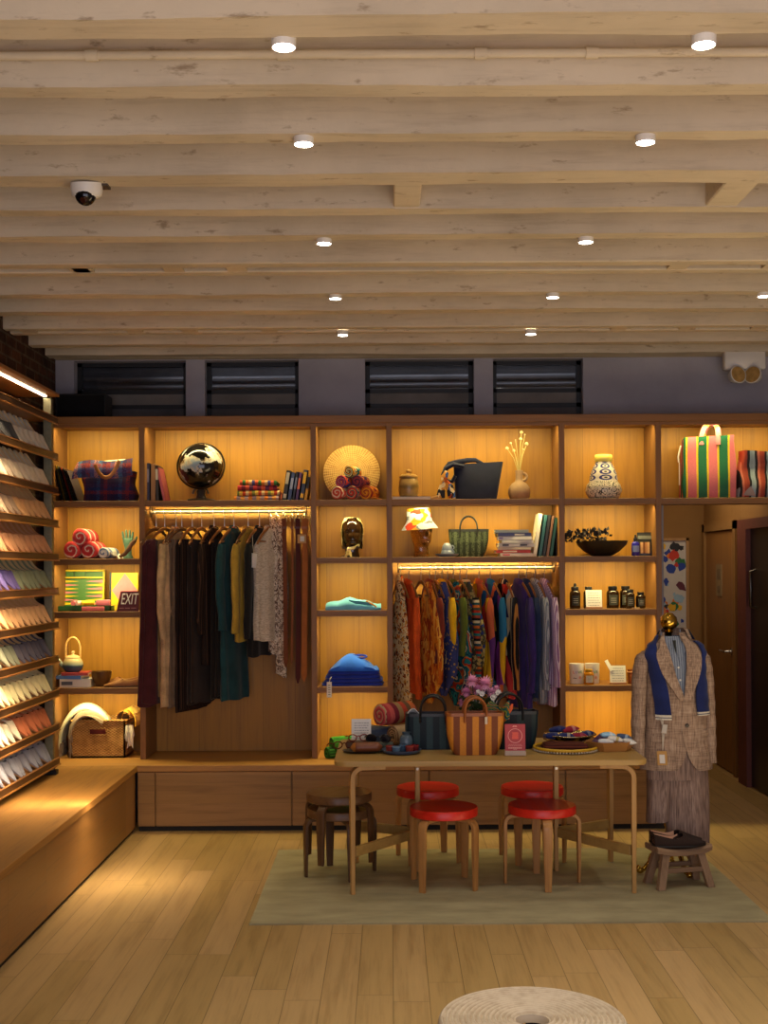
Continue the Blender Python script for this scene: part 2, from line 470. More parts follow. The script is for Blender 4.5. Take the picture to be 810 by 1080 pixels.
for a, b in (((-Lp, 0), (-Lp + .025, 0)), ((Lp - .025, 0), (Lp, 0))): fm.box2((a[0], -.03, Hp0), (b[0], 0, Hp1))
fm.box2((-Lp, -.03, Hp0), (Lp, 0, Hp0 + .025)); fm.box2((-Lp, -.03, Hp1 - .025), (Lp, 0, Hp1))
fm.build('picture_frame', wood(C(170, 130, 80), C(140, 100, 60), 'z'), pt, smooth=0)
MB().box2((-Lp + .02, -.012, Hp0 + .02), (Lp - .02, -.006, Hp1 - .02)).build('paper', paint(C(196, 190, 184), .8, .04), pt, smooth=0)
bl = MB(); rr = random.Random(3)
pm = [paint(c, .6, .1) for c in (C(190, 50, 30), C(30, 60, 150), C(220, 170, 20), C(40, 110, 60), C(30, 30, 36), C(90, 30, 50), C(150, 180, 200), C(220, 120, 30))]
for k in range(64):
    cx_, cz_, r_ = rr.uniform(-.15, .15), rr.uniform(Hp0 + .07, Hp1 - .07), rr.uniform(.012, .042)
    n = 9; ring = [(cx_ + r_ * (1 + rr.uniform(-.4, .4)) * math.cos(2 * PI * q / n), -.0135 - k * .00003, cz_ + r_ * 1.2 * (1 + rr.uniform(-.4, .4)) * math.sin(2 * PI * q / n)) for q in range(n)]
    bl.add(ring, [tuple(range(n))], rr.randrange(8))
bl.build('paint_print', pm, pt, smooth=0)

# ceiling beams: cream painted joists across the room
BZ = 3.325
beams = [(2.9, 3.02), (3.45, 3.585), (3.95, 4.045), (4.39, 4.48), (4.83, 4.975), (5.30, 5.39), (5.71, 5.81), (6.92, 7.01), (7.38, 7.49), (8.47, 8.57), (8.88, 9.0)]
k = 0
for i, (a, b) in enumerate([(-.2, -.08), (.6, .7), (1.3, 1.4), (1.9, 2.0), (2.4, 2.5)] + beams):
    m = MB(); n = 100; rs = []
    rr = random.Random(i)
    for q in range(n + 1):
        x = WL + (WR - WL) * q / n
        e = lambda s: noise.noise(Vector((x * 1.3, s * 7.1, i * 3.3))) * .012 + noise.noise(Vector((x * 7, s * 5.1, i * 2.3))) * .006
        z = BZ + noise.noise(Vector((x * .5, i * 2.0, 0))) * .008
        rs.append([Vector((x, a + e(1), z + e(3) * .5)), Vector((x, b + e(2), z + e(4) * .5)), Vector((x, b + .01, 3.56)), Vector((x, a - .005, 3.56))])
    m.loft(rs)
    struct(m.build('beam', M_cream, smooth=30))
for (a, b, c_, d_, sp) in ((6.24, 6.33, 6.42, 6.5, [87, 92 - 9, 183, 250, 719, 820, -30]), (7.9, 7.97, 8.05, 8.12, [142, 200, 285, 655, 728, 804, 30])):
    m = MB(); m.box2((WL, a, BZ), (WR, b, 3.56), bev=.006); m.box2((WL, c_, BZ), (WR, d_, 3.56), bev=.006)
    m.box2((WL, b, BZ + .15), (WR, c_, 3.5))
    for s_ in sp: x = px(s_, b); m.box2((x - .05, b - .01, BZ + .002), (x + .05, c_ + .01, 3.5))
    struct(m.build('beam', M_cream, smooth=30))
struct(MB().box2((WL, 9.06, 3.335), (WR, W, 3.56), bev=.01).build('beam', M_cream, smooth=30))
for xx, w_ in ((431.5, .115), (775, .14)):
    struct(MB().box((px(xx, 5.13), 5.14, 3.40), (w_, .36, .14), bev=.006).build('beam_block', M_cream, smooth=30))
cond = MB().cyl((WL, 3.90, 3.405), (WR, 3.90, 3.405), .014, n=12)
o = thing('ceiling_conduit', 'thin cream painted pipe running along the ceiling joists nearest the camera', 'pipe')
cond.build('pipe', M_cream, o)
for xx in (100, 302, 510, 627): MB().cyl((px(xx, 3.9) - .02, 3.90, 3.405), (px(xx, 3.9) + .02, 3.90, 3.405), .019, n=12).build('clip', M_cream, o)

# ceiling spots
M_white = paint(C(226, 220, 210), .45, .03)
M_spot = emit((1.0, .93, .82, 1), 18)
cols_ = [(-.305, 'left column of spots'), (.925, 'middle column of spots')]
rowY = [(3.61, 'nearest row'), (4.435, 'second row'), (5.79, 'third row'), (6.97, 'fourth row'), (8.06, 'fifth row')]
def spot(x, y, lab):
    s_ = thing('ceiling_spotlight', lab, 'light', (x, y, BZ + .008), group='round ceiling spotlights')
    MB().lathe([(.036, 0.0), (.036, -.028), (.035, -.031), (.033, -.030), (.033, -.02)], 28, caps=False).build('housing', M_white, s_)
    MB().lathe([(.0001, -.029), (.033, -.029)], 28, caps=False).build('lens', M_spot, s_)
    l = bpy.data.lights.new('spot_beam', 'SPOT'); l.energy = {3.61: 32, 4.435: 28, 5.79: 20, 6.97: 10, 8.06: 2}.get(y, 30); l.color = (1.0, .95, .82); l.spot_size = R(95); l.spot_blend = .7; l.shadow_soft_size = .04
    lo = bpy.data.objects.new('spot_beam', l); COL.objects.link(lo); lo.location = (x, y, BZ - .04)
for x, cn in cols_:
    for y, rn in rowY:
        spot(x, y, 'small round white ceiling spotlight in the %s, %s' % (cn.replace('left ', 'left-hand ').replace('middle ', 'right-hand '), rn))
for x, y in ((-.305, 2.7), (.925, 2.7), (2.118, 3.61), (2.118, 4.435), (2.118, 5.79), (2.118, 2.7), (.3, 1.6)):
    l = bpy.data.lights.new('spot_beam', 'SPOT'); l.energy = 54 if y < 3 else 27; l.color = (1.0, .95, .82); l.spot_size = R(95); l.spot_blend = .7; l.shadow_soft_size = .04
    lo = bpy.data.objects.new('spot_beam', l); COL.objects.link(lo); lo.location = (x, y, BZ - .04)
spot(2.118, 6.97, 'small round ceiling spotlight cut off by the picture edge, fourth row')
# dome camera
dc = thing('ceiling_camera', 'white dome security camera with a dark glass dome under a ceiling joist', 'camera', (px(91, 4.9), 4.93, BZ))
MB().lathe([(.062, .0), (.064, -.03), (.058, -.05), (.045, -.058)], 28, M=Matrix.Rotation(R(12), 4, 'X')).build('housing', M_white, dc)
MB().ball((0, -.012, -.052), (.042, .042, .042)).build('dome', paint(C(14, 14, 18), .08, .05), dc)
MB().cyl((.005, -.045, -.078), (.0, -.058, -.086), .012).build('lens', paint(C(60, 30, 20), .1), dc)
MB().box2((.05, 0, -.01), (.085, .06, .0)).tube([(.078, -.02, -.002), (.078, -.055, .02), (.078, -.06, .08)], .004, 6).build('cable_bracket', paint(C(70, 60, 50), .6), dc)
# emergency light
el = thing('ceiling_emergency_light', 'white box emergency light with two swivel lamp heads near the ceiling', 'light', (px(787, 8.9), 8.93, pz(381.5, 8.9)))
MB().box((0, 0, 0), (.295, .08, .135), bev=.008).build('battery_box', M_white, el)
for sx, tz, ty in ((-.075, .35, 0), (.06, -.7, 0)):
    Mh = Matrix.Translation((sx, -.05, -.118)) @ Matrix.Rotation(tz, 4, 'Z') @ Matrix.Rotation(R(80), 4, 'X')
    hd = MB().lathe([(.018, -.055), (.045, -.03), (.062, .02), (.066, .035), (.06, .037)], 24, M=Mh, caps=False).build('lamp_head', M_white, el)
    MB().lathe([(.001, .034), (.058, .034)], 24, M=Mh, caps=False).build('lamp_lens', paint(C(176, 140, 84), .2, .3, 30), hd)
    MB().cyl((sx, -.03, -.06), (sx, -.03, -.09), .014).build('swivel', M_white, el)

# light
sun = (1.0, .66, .30)
area('shopfront_daylight', (.6, -.8, 1.6), (5.5, 2.6), 108, (.84, .82, 1.0), (.6, 6, 1.9))
area('ceiling_fill', (.6, .6, .6), (4.0, 2.0), 56, (1.0, .79, .46), (.6, .9, 3.4))  # unseen fill added behind the camera to brighten the beam undersides
area('ceiling_fill', (3.4, 5.2, .7), (1.2, 4.5), 52, (1.0, .79, .46), (2.6, 5.2, 3.4))  # second added ceiling fill, out of view on the right
area('passage_fill', (2.5, 10.4, 2.7), (.5, 1.2), 9, (1.0, .78, .48), (2.5, 10.4, 0))  # unseen fill added under the passage ceiling to lift the dark passage
area('lightwell_fill', (.0, 9.6, 3.5), (3.5, .2), 7, (.8, .85, 1.0), (0, 9.5, 2.6))  # unseen fill added to brighten the windows from behind
w = bpy.data.worlds.new('world'); bpy.context.scene.world = w; w.use_nodes = True
w.node_tree.nodes['Background'].inputs[0].default_value = (.55, .6, .8, 1); w.node_tree.nodes['Background'].inputs[1].default_value = .10
# ================================================================== SHELVING, BENCHES, RACK
YF, YB = 8.63, 9.05
def XF(p): return px(p, YF)
def ZF(p): return pz(p, YF)
M_panel = wood(C(172, 120, 36), C(142, 94, 24), 'z', rough=.45, plank=.235, pax='x', var=.30, seam=.003)
M_edge = wood(C(138, 94, 50), C(106, 70, 36), 'x', rough=.45)
M_edgev = wood(C(138, 94, 50), C(106, 70, 36), 'z', rough=.45)
M_base = wood(C(156, 116, 68), C(120, 86, 48), 'x', rough=.42, plank=.19, pax='z', var=.18, seam=.001)
M_top = wood(C(176, 126, 66), C(138, 94, 46), 'x', rough=.38)
M_topy = wood(C(160, 114, 58), C(126, 86, 42), 'y', rough=.6, spec=.2)
S1, S2, S3, S4, SB = ZF(526.5), ZF(587.5), ZF(643.5), ZF(724), .45
TOPB, TOPT = ZF(446), ZF(438)
TH = .031
unit = thing('oak_shelving', 'tall oak wall shelving in six bays filling the back of the shop', 'shelving')
ups = [(50, 56), (147, 153), (328, 334), (408, 414), (590, 596), (692, 698)]
for a, b in ups:
    MB().box2((XF(a), YF, SB), (XF(b), YB, TOPB), bev=.002).build('upright', M_edgev, unit, smooth=30)
MB().box2((XF(850), YF, S1 - TH), (XF(856), YB, TOPB), bev=.002).build('upright', M_edgev, unit, smooth=30)
MB().box2((XF(50), YF - .015, TOPB), (XF(856), YB, TOPT), bev=.003).build('top_board', M_edge, unit, smooth=30)
cells = [(56, 147), (153, 328), (334, 408), (414, 590), (596, 692), (698, 850)]
for i, (a, b) in enumerate(cells):
    z0 = S1 - TH if i == 5 else SB
    MB().box2((XF(a) - .01, YB - .02, z0), (XF(b) + .01, YB, TOPB)).build('back_panel', M_panel, unit, smooth=0)
shelves = {0: [S1, S2, S3, S4], 1: [S1], 2: [S1, S2, S3, S4], 3: [S1, S2], 4: [S1, S2, S3, S4], 5: [S1]}
WARM = (1.0, .82, .34)
def strip(i, ztop, power, hang=False):
    a, b = cells[i]; x0, x1 = XF(a) + .03, XF(b) - .03
    if hang:
        MB().box2((XF(a), YF + .026, ztop - .034), (XF(b), YF + .076, ztop - .030)).build('light_channel', M_edge, unit, smooth=0)
    area('shelf_light', ((x0 + x1) / 2, YF + .045, ztop - .006), (x1 - x0, .03), power * (x1 - x0), WARM, ((x0 + x1) / 2, YF + (.42 if hang else .34), ztop - (.16 if hang else .6)), 150)
for i, (a, b) in enumerate(cells):
    for z in shelves[i]:
        sh = MB().box2((XF(a), YF + .004, z - TH), (XF(b), YB - .02, z - .0008), bev=.002).build('shelf', M_edge, unit, smooth=30)
        lip = MB().box2((XF(a), YF + .006, z - TH - .012), (XF(b), YF + .026, z - TH)).build('light_lip', M_edge, sh, smooth=0)
    MB().box2((XF(a), YF + .006, TOPB - .022), (XF(b), YF + .026, TOPB)).build('light_lip', M_edge, unit, smooth=0)
    zs = [TOPB] + [z - TH for z in shelves[i]]
    if i == 5: zs = zs[:1]
    for j, z in enumerate(zs):
        pw = 6.4
        if i == 1 and j == 1: pw = 12
        if i == 3 and j == 2: pw = 12
        strip(i, z, pw, (i, j) in ((1, 1), (3, 2)))
M_rail = metal(C(128, 118, 100), .5)
RY, RZ1, RZ2 = 8.785, pz(538.5, 8.785), pz(599, 8.785)
for (a, b, z) in ((160, 323, RZ1), (420, 584, RZ2)):
    rl = MB().cyl((px(a, RY), RY, z), (px(b, RY), RY, z), .014, n=14).build('clothes_rail', M_rail, unit)
    for q in (a, b): MB().box((px(q, RY), RY, z + .0), (.012, .05, .07), bev=.003).build('bracket', metal(C(90, 70, 50), .4), rl)
# base cabinet below the shelving
YC = 8.36
base = thing('base_cabinet', 'low oak base cabinet with flush panels under the wall shelving', 'cabinet')
x0, x1 = -1.74, XF(698)
MB().box2((WL + .02, YC, SB - .043), (x1, W - .006, SB - .0005), bev=.003).build('worktop', M_top, base, smooth=30)
def XC(p): return px(p, YC)
MB().box2((x0 + .02, YC + .03, .02), (x1 - .02, W - .01, SB - .043)).build('carcass', M_base, base, smooth=0)
for a, b in ((143.5, 162), (163, 306), (307, 451), (452, 595), (596, 691.5)):
    MB().box2((XC(a) + .002, YC + .008, .035), (XC(b) - .002, YC + .03, SB - .047), bev=.002).build('drawer_front', M_base, base, smooth=30)
MB().box2((x0 + .02, YC + .022, .0), (x1 - .02, YC + .03, .035)).build('toe_kick', paint(C(20, 15, 10), .7), base, smooth=0)
# long side bench
XS = -1.725
M_side = wood(C(142, 100, 54), C(108, 74, 38), 'y', rough=.42, plank=.62, pax='y', var=.22, seam=.002)
sb = thing('side_bench', 'long oak bench running along the brick wall under the shoe rack', 'bench')
MB().box2((WL + .02, 1.5, SB - .043), (XS, YC - .001, SB), bev=.003).build('bench_top', M_topy, sb, smooth=30)
MB().box2((XS - .06, 1.5, .03), (XS - .015, YC - .003, SB - .043)).build('side_panel', M_side, sb, smooth=0)
MB().box2((XS - .08, 1.5, 0), (XS - .03, YC - .003, .03)).build('toe_kick', paint(C(20, 15, 10), .7), sb, smooth=0)
# shoe rack
RXF, RY0, RY1 = -2.175, 5.9, 8.08
M_rackw = wood(C(146, 96, 46), C(112, 70, 32), 'y', rough=.4)
M_rackd = wood(C(66, 42, 24), C(46, 28, 15), 'y', rough=.4)
M_post = metal(C(150, 146, 120), .5)
M_led = emit((1.0, .80, .50, 1), 16)
rack = thing('shoe_rack', 'tall lit shoe rack of angled oak shelves standing on the side bench', 'rack')
RZS = [pz(q, RY1) for q in (441.5, 479.5, 515, 549.5, 584.5, 620.4, 656, 691.5, 727.3, 763, 799)]
TILT = R(42)
for y in (RY1 - .06, RY0 + .1):
    MB().box2((RXF - .075, y - .025, SB), (RXF - .02, y + .025, pz(420, RY1)), bev=.003).build('post', M_post, rack, smooth=30)
    MB().box2((RXF - .27, y - .02, SB), (RXF - .23, y + .02, pz(420, RY1)), bev=.003).build('post', M_rackw, rack, smooth=30)
    MB().box2((RXF - .09, y - .03, SB), (RXF - .0, y + .03, SB + .03), bev=.003).build('foot', M_black, rack, smooth=30)
dx, dz = math.cos(TILT), math.sin(TILT)
for i, z in enumerate(RZS):
    m = MB()
    if i: m.box((RXF - .02 - .13 * dx, (RY0 + RY1) / 2, z - .012 + .13 * dz), (.27, RY1 - RY0, .012), (0, TILT, 0))
    else: m.box((RXF - .13, (RY0 + RY1) / 2, z), (.26, RY1 - RY0, .016))
    sh = m.build('shelf', M_rackw, rack, smooth=0)
    MB().box2((RXF - .02, RY0, z - .026), (RXF, RY1, z + .012), bev=.003).build('front_rail', M_rackd, sh, smooth=30)
    MB().box2((RXF - .004, RY0, z - .034), (RXF + .008, RY1, z - .024), bev=.002).box2((RXF - .012, RY0, z + .012), (RXF + .004, RY1, z + .017), bev=.001).build('rail_trim', M_rackw, sh, smooth=30)
    if i:
        zz = RZS[i - 1] - .03
        area('rack_light', (RXF - .03, (RY0 + RY1) / 2, zz), (.02, RY1 - RY0 - .05), 3.6 if i > 1 else 3.0, (1, .78, .46), (RXF - .14, (RY0 + RY1) / 2, zz - .3), 120)
zc = pz(417, RY1)
MB().box2((RXF - .27, RY0, zc), (RXF + .01, RY1, zc + .022), bev=.003).build('canopy', M_rackw, rack, smooth=30)
MB().box2((RXF - .075, RY0, zc - .006), (RXF - .055, RY1 - .07, zc)).build('light_strip', M_led, rack, smooth=0)
area('rack_light', (RXF - .065, (RY0 + RY1) / 2, zc - .012), (.02, RY1 - RY0 - .05), 3.5, (1, .78, .46), (RXF - .10, (RY0 + RY1) / 2, zc - .3), 120)
# rug
def rugm():
    t = NT('worn_rug')
    v = t.comb(t.math('MULTIPLY', t.ax('x'), 2.5), t.math('MULTIPLY', t.ax('y'), 6), 0.0)
    n1 = t.noise(v, 1.5, 4); n2 = t.noise(t.coord(), 150, 2)
    col = t.ramp(n1, [(.3, C(146, 136, 106)), (.7, C(170, 160, 126))])
    t.bump(n2, .4, .004)
    return t.done(col, .95, 0, .1)
rg = MB().grid(lambda u, v: (-.715 + 2.62 * u, 6.15 + 1.62 * v + .006 * math.sin(9 * u), .008 + .0015 * noise.noise(Vector((u * 9, v * 7, 0)))), 40, 26, thick=.008)
tag(rg.build('area_rug', rugm()), 'flat greenish beige rug under the table and red stools', 'rug')

# ------------------------------------------------------------------ table
M_birch = wood(C(170, 136, 76), C(146, 112, 58), 'x', rough=.38, scale=.8)
M_birchz = wood(C(184, 140, 78), C(154, 112, 58), 'z', rough=.4, scale=.9)
tb = thing('display_table', 'long pale birch display table with rounded corners and bent legs', 'table', (0, 0, 0))
TZ = .74
tx0, tx1, ty0, ty1 = px(351, 6.66), px(682, 6.66), 6.63, 7.52
ol = []
r = .07
for cx_, cy_, a0 in ((tx1 - r, ty1 - r, 0), (tx0 + r, ty1 - r, 90), (tx0 + r, ty0 + r, 180), (tx1 - r, ty0 + r, 270)):
    for k in range(9): a = R(a0 + k * 90 / 8); ol.append((cx_ + r * math.cos(a), cy_ + r * math.sin(a)))
m = MB(); n = len(ol)
rs = [[Vector((x + (.004 if z in (0, 3) else 0) * (1 if x < .5 else -1), y, TZ - .0285 + [0, .004, .024, .028][z])) for x, y in ol] for z in range(4)]
m.loft(rs); m.build('table_top', M_birch, tb, smooth=30)
def bent_leg(fx, fy, dirx, diry, H, r=.06, th=.03, w=.05, reach=.14, taper=.7):
    """L-shaped bentwood leg: foot at (fx,fy), bends at the top towards (dirx,diry)"""
    D = Vector((dirx, diry, 0)).normalized(); S = Vector((-D.y, D.x, 0)); b = Vector((fx, fy, 0))
    pts = [(0.0, 0.0, taper), (0, H * .3, .85), (0, H * .6, 1), (0, H - r - th / 2, 1)]
    for k in range(1, 8): a = k * PI / 14; pts.append((r - r * math.cos(a), H - r - th / 2 + r * math.sin(a), 1))
    pts += [(r + reach * .5, H - th / 2, 1), (r + reach, H - th / 2, .95)]
    rs = []
    for i, (u, z, f) in enumerate(pts):
        p0 = pts[max(i - 1, 0)]; p1 = pts[min(i + 1, len(pts) - 1)]
        t = Vector((p1[0] - p0[0], 0, p1[1] - p0[1])).normalized(); nn = Vector((-t.z, 0, t.x))
        c = b + D * u + Vector((0, 0, z)); N = D * nn.x + Vector((0, 0, nn.z))
        hw, ht = w / 2 * (f if i < 4 else 1), th / 2 * (f if i < 4 else 1)
        e = .25
        ring = []
        for sx, sy in ((-1, -1 + e), (-1 + e, -1), (1 - e, -1), (1, -1 + e), (1, 1 - e), (1 - e, 1), (-1 + e, 1), (-1, 1 - e)):
            ring.append(c + S * hw * sx + N * ht * sy)
        rs.append(ring)
    return MB().loft(rs)
RUGZ = .010
for fx, fy, dx_, dy_ in ((-.215, 6.70, 1, .15), (-.215, 7.42, 1, -.15), (1.315, 6.70, -1, .15), (1.315, 7.42, -1, -.15), (.150, 7.2, -1, 0), (.958, 7.2, 1, 0)):
    lg = bent_leg(fx, fy, dx_, dy_, TZ - .029 - RUGZ, reach=.12, w=.055, taper=.8).build('leg', M_birchz, tb, loc=(0, 0, RUGZ), smooth=50)
    if fy == 7.2: MB().cyl((fx, 7.168, .60), (fx, 7.178, .60), .008).build('bolt', metal(C(190, 185, 170), .3), lg)
for a, b in (((-.215, 6.70), (.150, 7.2)), ((-.215, 7.42), (.150, 7.2)), ((1.315, 6.70), (.958, 7.2)), ((1.315, 7.42), (.958, 7.2))):
    A, B = Vector((a[0], a[1], .235)), Vector((b[0], b[1], .235)); D = (B - A).normalized(); A += D * .02; B -= D * .02
    m = MB().box((A + B) / 2, ((B - A).length, .022, .055), (0, 0, math.atan2(D.y, D.x)), bev=.003)
    m.build('stretcher', M_birch, tb, smooth=30)
# ------------------------------------------------------------------ bentwood stools
def stool(lab, x, y, z, M_seat, M_leg, rz, grp, H=.44):
    s_ = thing('bentwood_stool', lab, 'stool', (x, y, z), rz, grp)
    MB().lathe([(.001, H - .048), (.186, H - .048), (.190, H - .044), (.190, H - .006), (.186, H), (.001, H + .0005)], 44).build('seat', M_seat, s_, smooth=35)
    for k in range(4):
        a = R(90 * k)
        bent_leg(.208 * math.cos(a), .208 * math.sin(a), -math.cos(a), -math.sin(a), H - .0485, r=.045, th=.022, w=.050, reach=.09, taper=.72).build('leg', M_leg, s_, smooth=50)
    return s_
M_red = wood(C(216, 44, 28), C(190, 32, 20), 'x', rough=.3, bump=.02)
M_darkw = wood(C(104, 72, 42), C(70, 46, 26), 'x', rough=.35)
M_darkl = wood(C(92, 62, 36), C(62, 40, 22), 'z', rough=.4)
M_leg = wood(C(180, 130, 74), C(140, 86, 38), 'z', rough=.35)
stool('red round bentwood stool in the front row beneath the striped orange handbag', .289, 6.88, RUGZ, M_red, M_leg, R(-37), 'red stools at the table')
stool('red round bentwood stool in the front row beneath the small red card', .842, 6.92, RUGZ, M_red, M_leg, R(-88), 'red stools at the table')
stool('red round bentwood stool in the back row, nearer the stacked brown stools', .219, 7.50, RUGZ, M_red, M_leg, R(-30), 'red stools at the table')
stool('red round bentwood stool in the back row, nearer the dressed mannequin', .854, 7.50, RUGZ, M_red, M_leg, R(-30), 'red stools at the table')
stool('dark brown bentwood stool at the bottom of the stacked pair', -.300, 7.15, RUGZ, M_darkw, M_darkl, R(20), 'stacked brown stools', .385)
stool('dark brown bentwood stool on top of the stacked pair', -.305, 7.15, RUGZ + .089, M_darkw, M_darkl, R(62), 'stacked brown stools', .385)
# ------------------------------------------------------------------ round cord stool near the camera
pf = thing('woven_pouf', 'round woven cord pouf with a dark hole at its centre near the camera', 'pouf', (px(559, 3.63), 3.63, 0))
PH = .45
prof = [(.045, PH - .03), (.05, PH - .006)]
for k in range(14):
    r0 = .055 + k * .0158
    prof += [(r0 + .002, PH - .004), (r0 + .0079, PH + .002), (r0 + .0138, PH - .004)]
prof += [(.277, PH - .012)]
for k in range(18): prof += [(.279, PH - .02 - k * .022), (.272, PH - .031 - k * .022)]
prof += [(.262, .02), (.25, 0)]
MB().lathe(prof, 72, caps=False).build('woven_shell', rings((C(186, 168, 144), C(142, 122, 98)), 63, ax='xy', bump=.25), pf, smooth=60)
MB().lathe([(.001, PH - .075), (.045, PH - .07), (.046, PH - .03)], 24, caps=False).build('centre_core', paint(C(26, 18, 12), .6, .5, 25), pf)
MB().ball((-.024, -.006, PH - .045), (.016, .026, .03)).build('centre_knot', paint(C(190, 130, 50), .5), pf)
# ================================================================== SHOES ON THE RACK
def shoe_geo():
    """slip-on shoe, length along +Y (toe at +Y), sole on z=0"""
    L = .265; N = 12
    secs = []
    for i in range(19):
        s = i / 18; y = s * L
        hw = .030 + .0125 * math.sin(min(s / .7, 1) * PI / 2) + .004 * math.sin(s * PI)
        if s < .08: hw *= .78 + .22 * (s / .08)
        if s > .7: hw *= max(.10, 1 - ((s - .7) / .31) ** 2.1)
        if s < .58: rim = .062 - .020 * min(s / .3, 1); rim = rim + (.018 * max(0, (s - .42) / .16))
        else: rim = .060 - .044 * ((s - .58) / .42) ** .75
        secs.append((s, y, hw, rim))
    up, li = MB(), MB(); ru, rl = [], []
    for s, y, hw, rim in secs:
        if s < .55:
            ru.append([Vector(p) for p in ((-hw * .92, y, .006), (-hw * 1.03, y, .02), (-hw * .98, y, rim * .75), (-hw * .86, y, rim), (-hw * .80, y, rim - .001), (0, y, rim * 0 + .012), (hw * .80, y, rim - .001), (hw * .86, y, rim), (hw * .98, y, rim * .75), (hw * 1.03, y, .02), (hw * .92, y, .006))])
            rl.append([Vector(p) for p in ((-hw * .80, y, rim - .0005), (-hw * .74, y, .02), (-hw * .6, y, .0125), (hw * .6, y, .0125), (hw * .74, y, .02), (hw * .80, y, rim - .0005))])
        else:
            ru.append([Vector(p) for p in ((-hw * .92, y, .006), (-hw * 1.03, y, .02 * min(1, rim / .03)), (-hw * .92, y, rim * .72), (-hw * .62, y, rim * .93), (-hw * .3, y, rim * 1.02), (0, y, rim * 1.05), (hw * .3, y, rim * 1.02), (hw * .62, y, rim * .93), (hw * .92, y, rim * .72), (hw * 1.03, y, .02 * min(1, rim / .03)), (hw * .92, y, .006))])
    # vamp and sides: keep the side walls only where the shoe is open
    op = [r for r, q in zip(ru, secs) if q[0] < .55]; cl = ru[len(op):]
    up.loft([r[:5] for r in op], False, False); up.loft([r[6:] for r in op], False, False)
    up.loft(cl, False, False)
    up.add([*op[-1][:5], *op[-1][6:], *cl[0]], [(0, 1, 11, 10), (1, 2, 12, 11), (2, 3, 13, 12), (3, 4, 14, 13), (6, 5, 16, 17), (7, 6, 17, 18), (8, 7, 18, 19), (9, 8, 19, 20)])
    up.add(op[0][:5] + op[0][6:], [(0, 1, 8, 9), (1, 2, 7, 8), (2, 3, 6, 7), (3, 4, 5, 6)])
    up.add(cl[0], [(3, 4, 5, 6, 7)])
    li.loft(rl, False, False); li.add(rl[0], [(0, 1, 4, 5), (1, 2, 3, 4)])
    so = MB(); ol = [(hw * 1.06 * s_, y) for s_ in (1,) for (_, y, hw, _) in secs] + [(-hw * 1.06, y) for (_, y, hw, _) in secs[::-1]]
    so.loft([[Vector((x, y, z)) for x, y in ol] for z in (0, .0075)])
    return up, li, so
_shoe = shoe_geo()
def shoe(name, lab, col, lining, solec, loc, rot, grp, rough=.6):
    o = thing(name, lab, 'shoe', loc, group=grp, rot=rot)
    _shoe[0].build('upper', paint(col, rough, .10, 30), o, smooth=60)
    _shoe[1].build('lining', paint(lining, .7, .08, 20), o, smooth=60)
    _shoe[2].build('sole', paint(solec, .6, .1), o, smooth=40)
    return o
LINT = C(214, 176, 120)
rows = [
    (C(66, 66, 70), 'charcoal grey', 4, C(212, 204, 192), 'chalk white', C(216, 190, 148)),
    (C(236, 218, 190), 'pale cream', 0, C(236, 218, 190), 'pale cream', C(230, 198, 150)),
    (C(168, 140, 116), 'taupe', 4, C(226, 172, 118), 'light camel', C(222, 176, 118)),
    (C(210, 150, 108), 'warm salmon tan', 0, C(210, 150, 108), 'warm salmon tan', C(200, 134, 78)),
    (C(98, 84, 152), 'violet blue', 4, C(140, 146, 118), 'sage green', C(216, 190, 140)),
    (C(232, 180, 128), 'peach tan', 0, C(232, 180, 128), 'peach tan', C(226, 176, 116)),
    (C(134, 136, 116), 'grey green', 4, C(88, 84, 102), 'slate grey', C(216, 180, 130)),
    (C(232, 218, 168), 'pale butter yellow', 0, C(232, 218, 168), 'pale butter yellow', C(236, 216, 160)),
    (C(244, 232, 208), 'ivory', 4, C(204, 116, 76), 'terracotta', C(220, 160, 110)),
    (C(140, 142, 160), 'blue grey', 0, C(140, 142, 160), 'blue grey', C(180, 170, 160)),
]
PITCH = .112
Mt = Matrix(((0, math.cos(TILT), -0.0), (0, 0, 0), (0, 0, 0)))
rotm = Matrix((Vector((0, 1, 0)), Vector((math.cos(TILT), 0, -math.sin(TILT))), Vector((math.sin(TILT), 0, math.cos(TILT))))).transposed()
rotm = Matrix((Vector((0, -1, 0)), Vector((math.cos(TILT), 0, -math.sin(TILT))), Vector((math.sin(TILT), 0, math.cos(TILT))))).transposed()
if rotm.determinant() < 0:
    rotm = Matrix((Vector((0, 1, 0)), Vector((math.cos(TILT), 0, -math.sin(TILT))), Vector((math.sin(TILT), 0, math.cos(TILT))))).transposed()
for i, (ca, na, ncut, cb, nb, li) in enumerate(rows):
    z = RZS[i + 1]; protos = {}
    n_far = 0
    for j in range(12):
        y = RY1 - .13 - j * PITCH
        near = ncut and y < 7.28
        c, nm = (ca, na) if near else (cb, nb)
        if near: idx = j - n_far
        else: idx = j; n_far = j + 1
        lab = '%s slip-on shoe, %s rack shelf from the top, %s %s' % (nm, ORD[i], ORD[idx], 'past the colour change' if near else 'from the far end')
        # toe rests behind the front rail, heel up the tilted board
        base = Vector((RXF - .022, y, z + .002)) - Vector((dx, 0, -dz)) * .266
        base += Vector((math.sin(TILT), 0, math.cos(TILT))) * .004
        grp = 'slip-on shoes on the rack'
        if nm not in protos:
            protos[nm] = shoe('slip_on_shoe', lab, c, li, C(150, 110, 70), base, rotm.to_euler(), grp, .75)
            o = protos[nm]
        else:
            o = copy_tree(protos[nm]); o.location = base; o['label'] = lab
        o.rotation_euler = (rotm @ Euler((random.uniform(-.03, .03), 0, random.uniform(-.06, .06))).to_matrix()).to_euler()

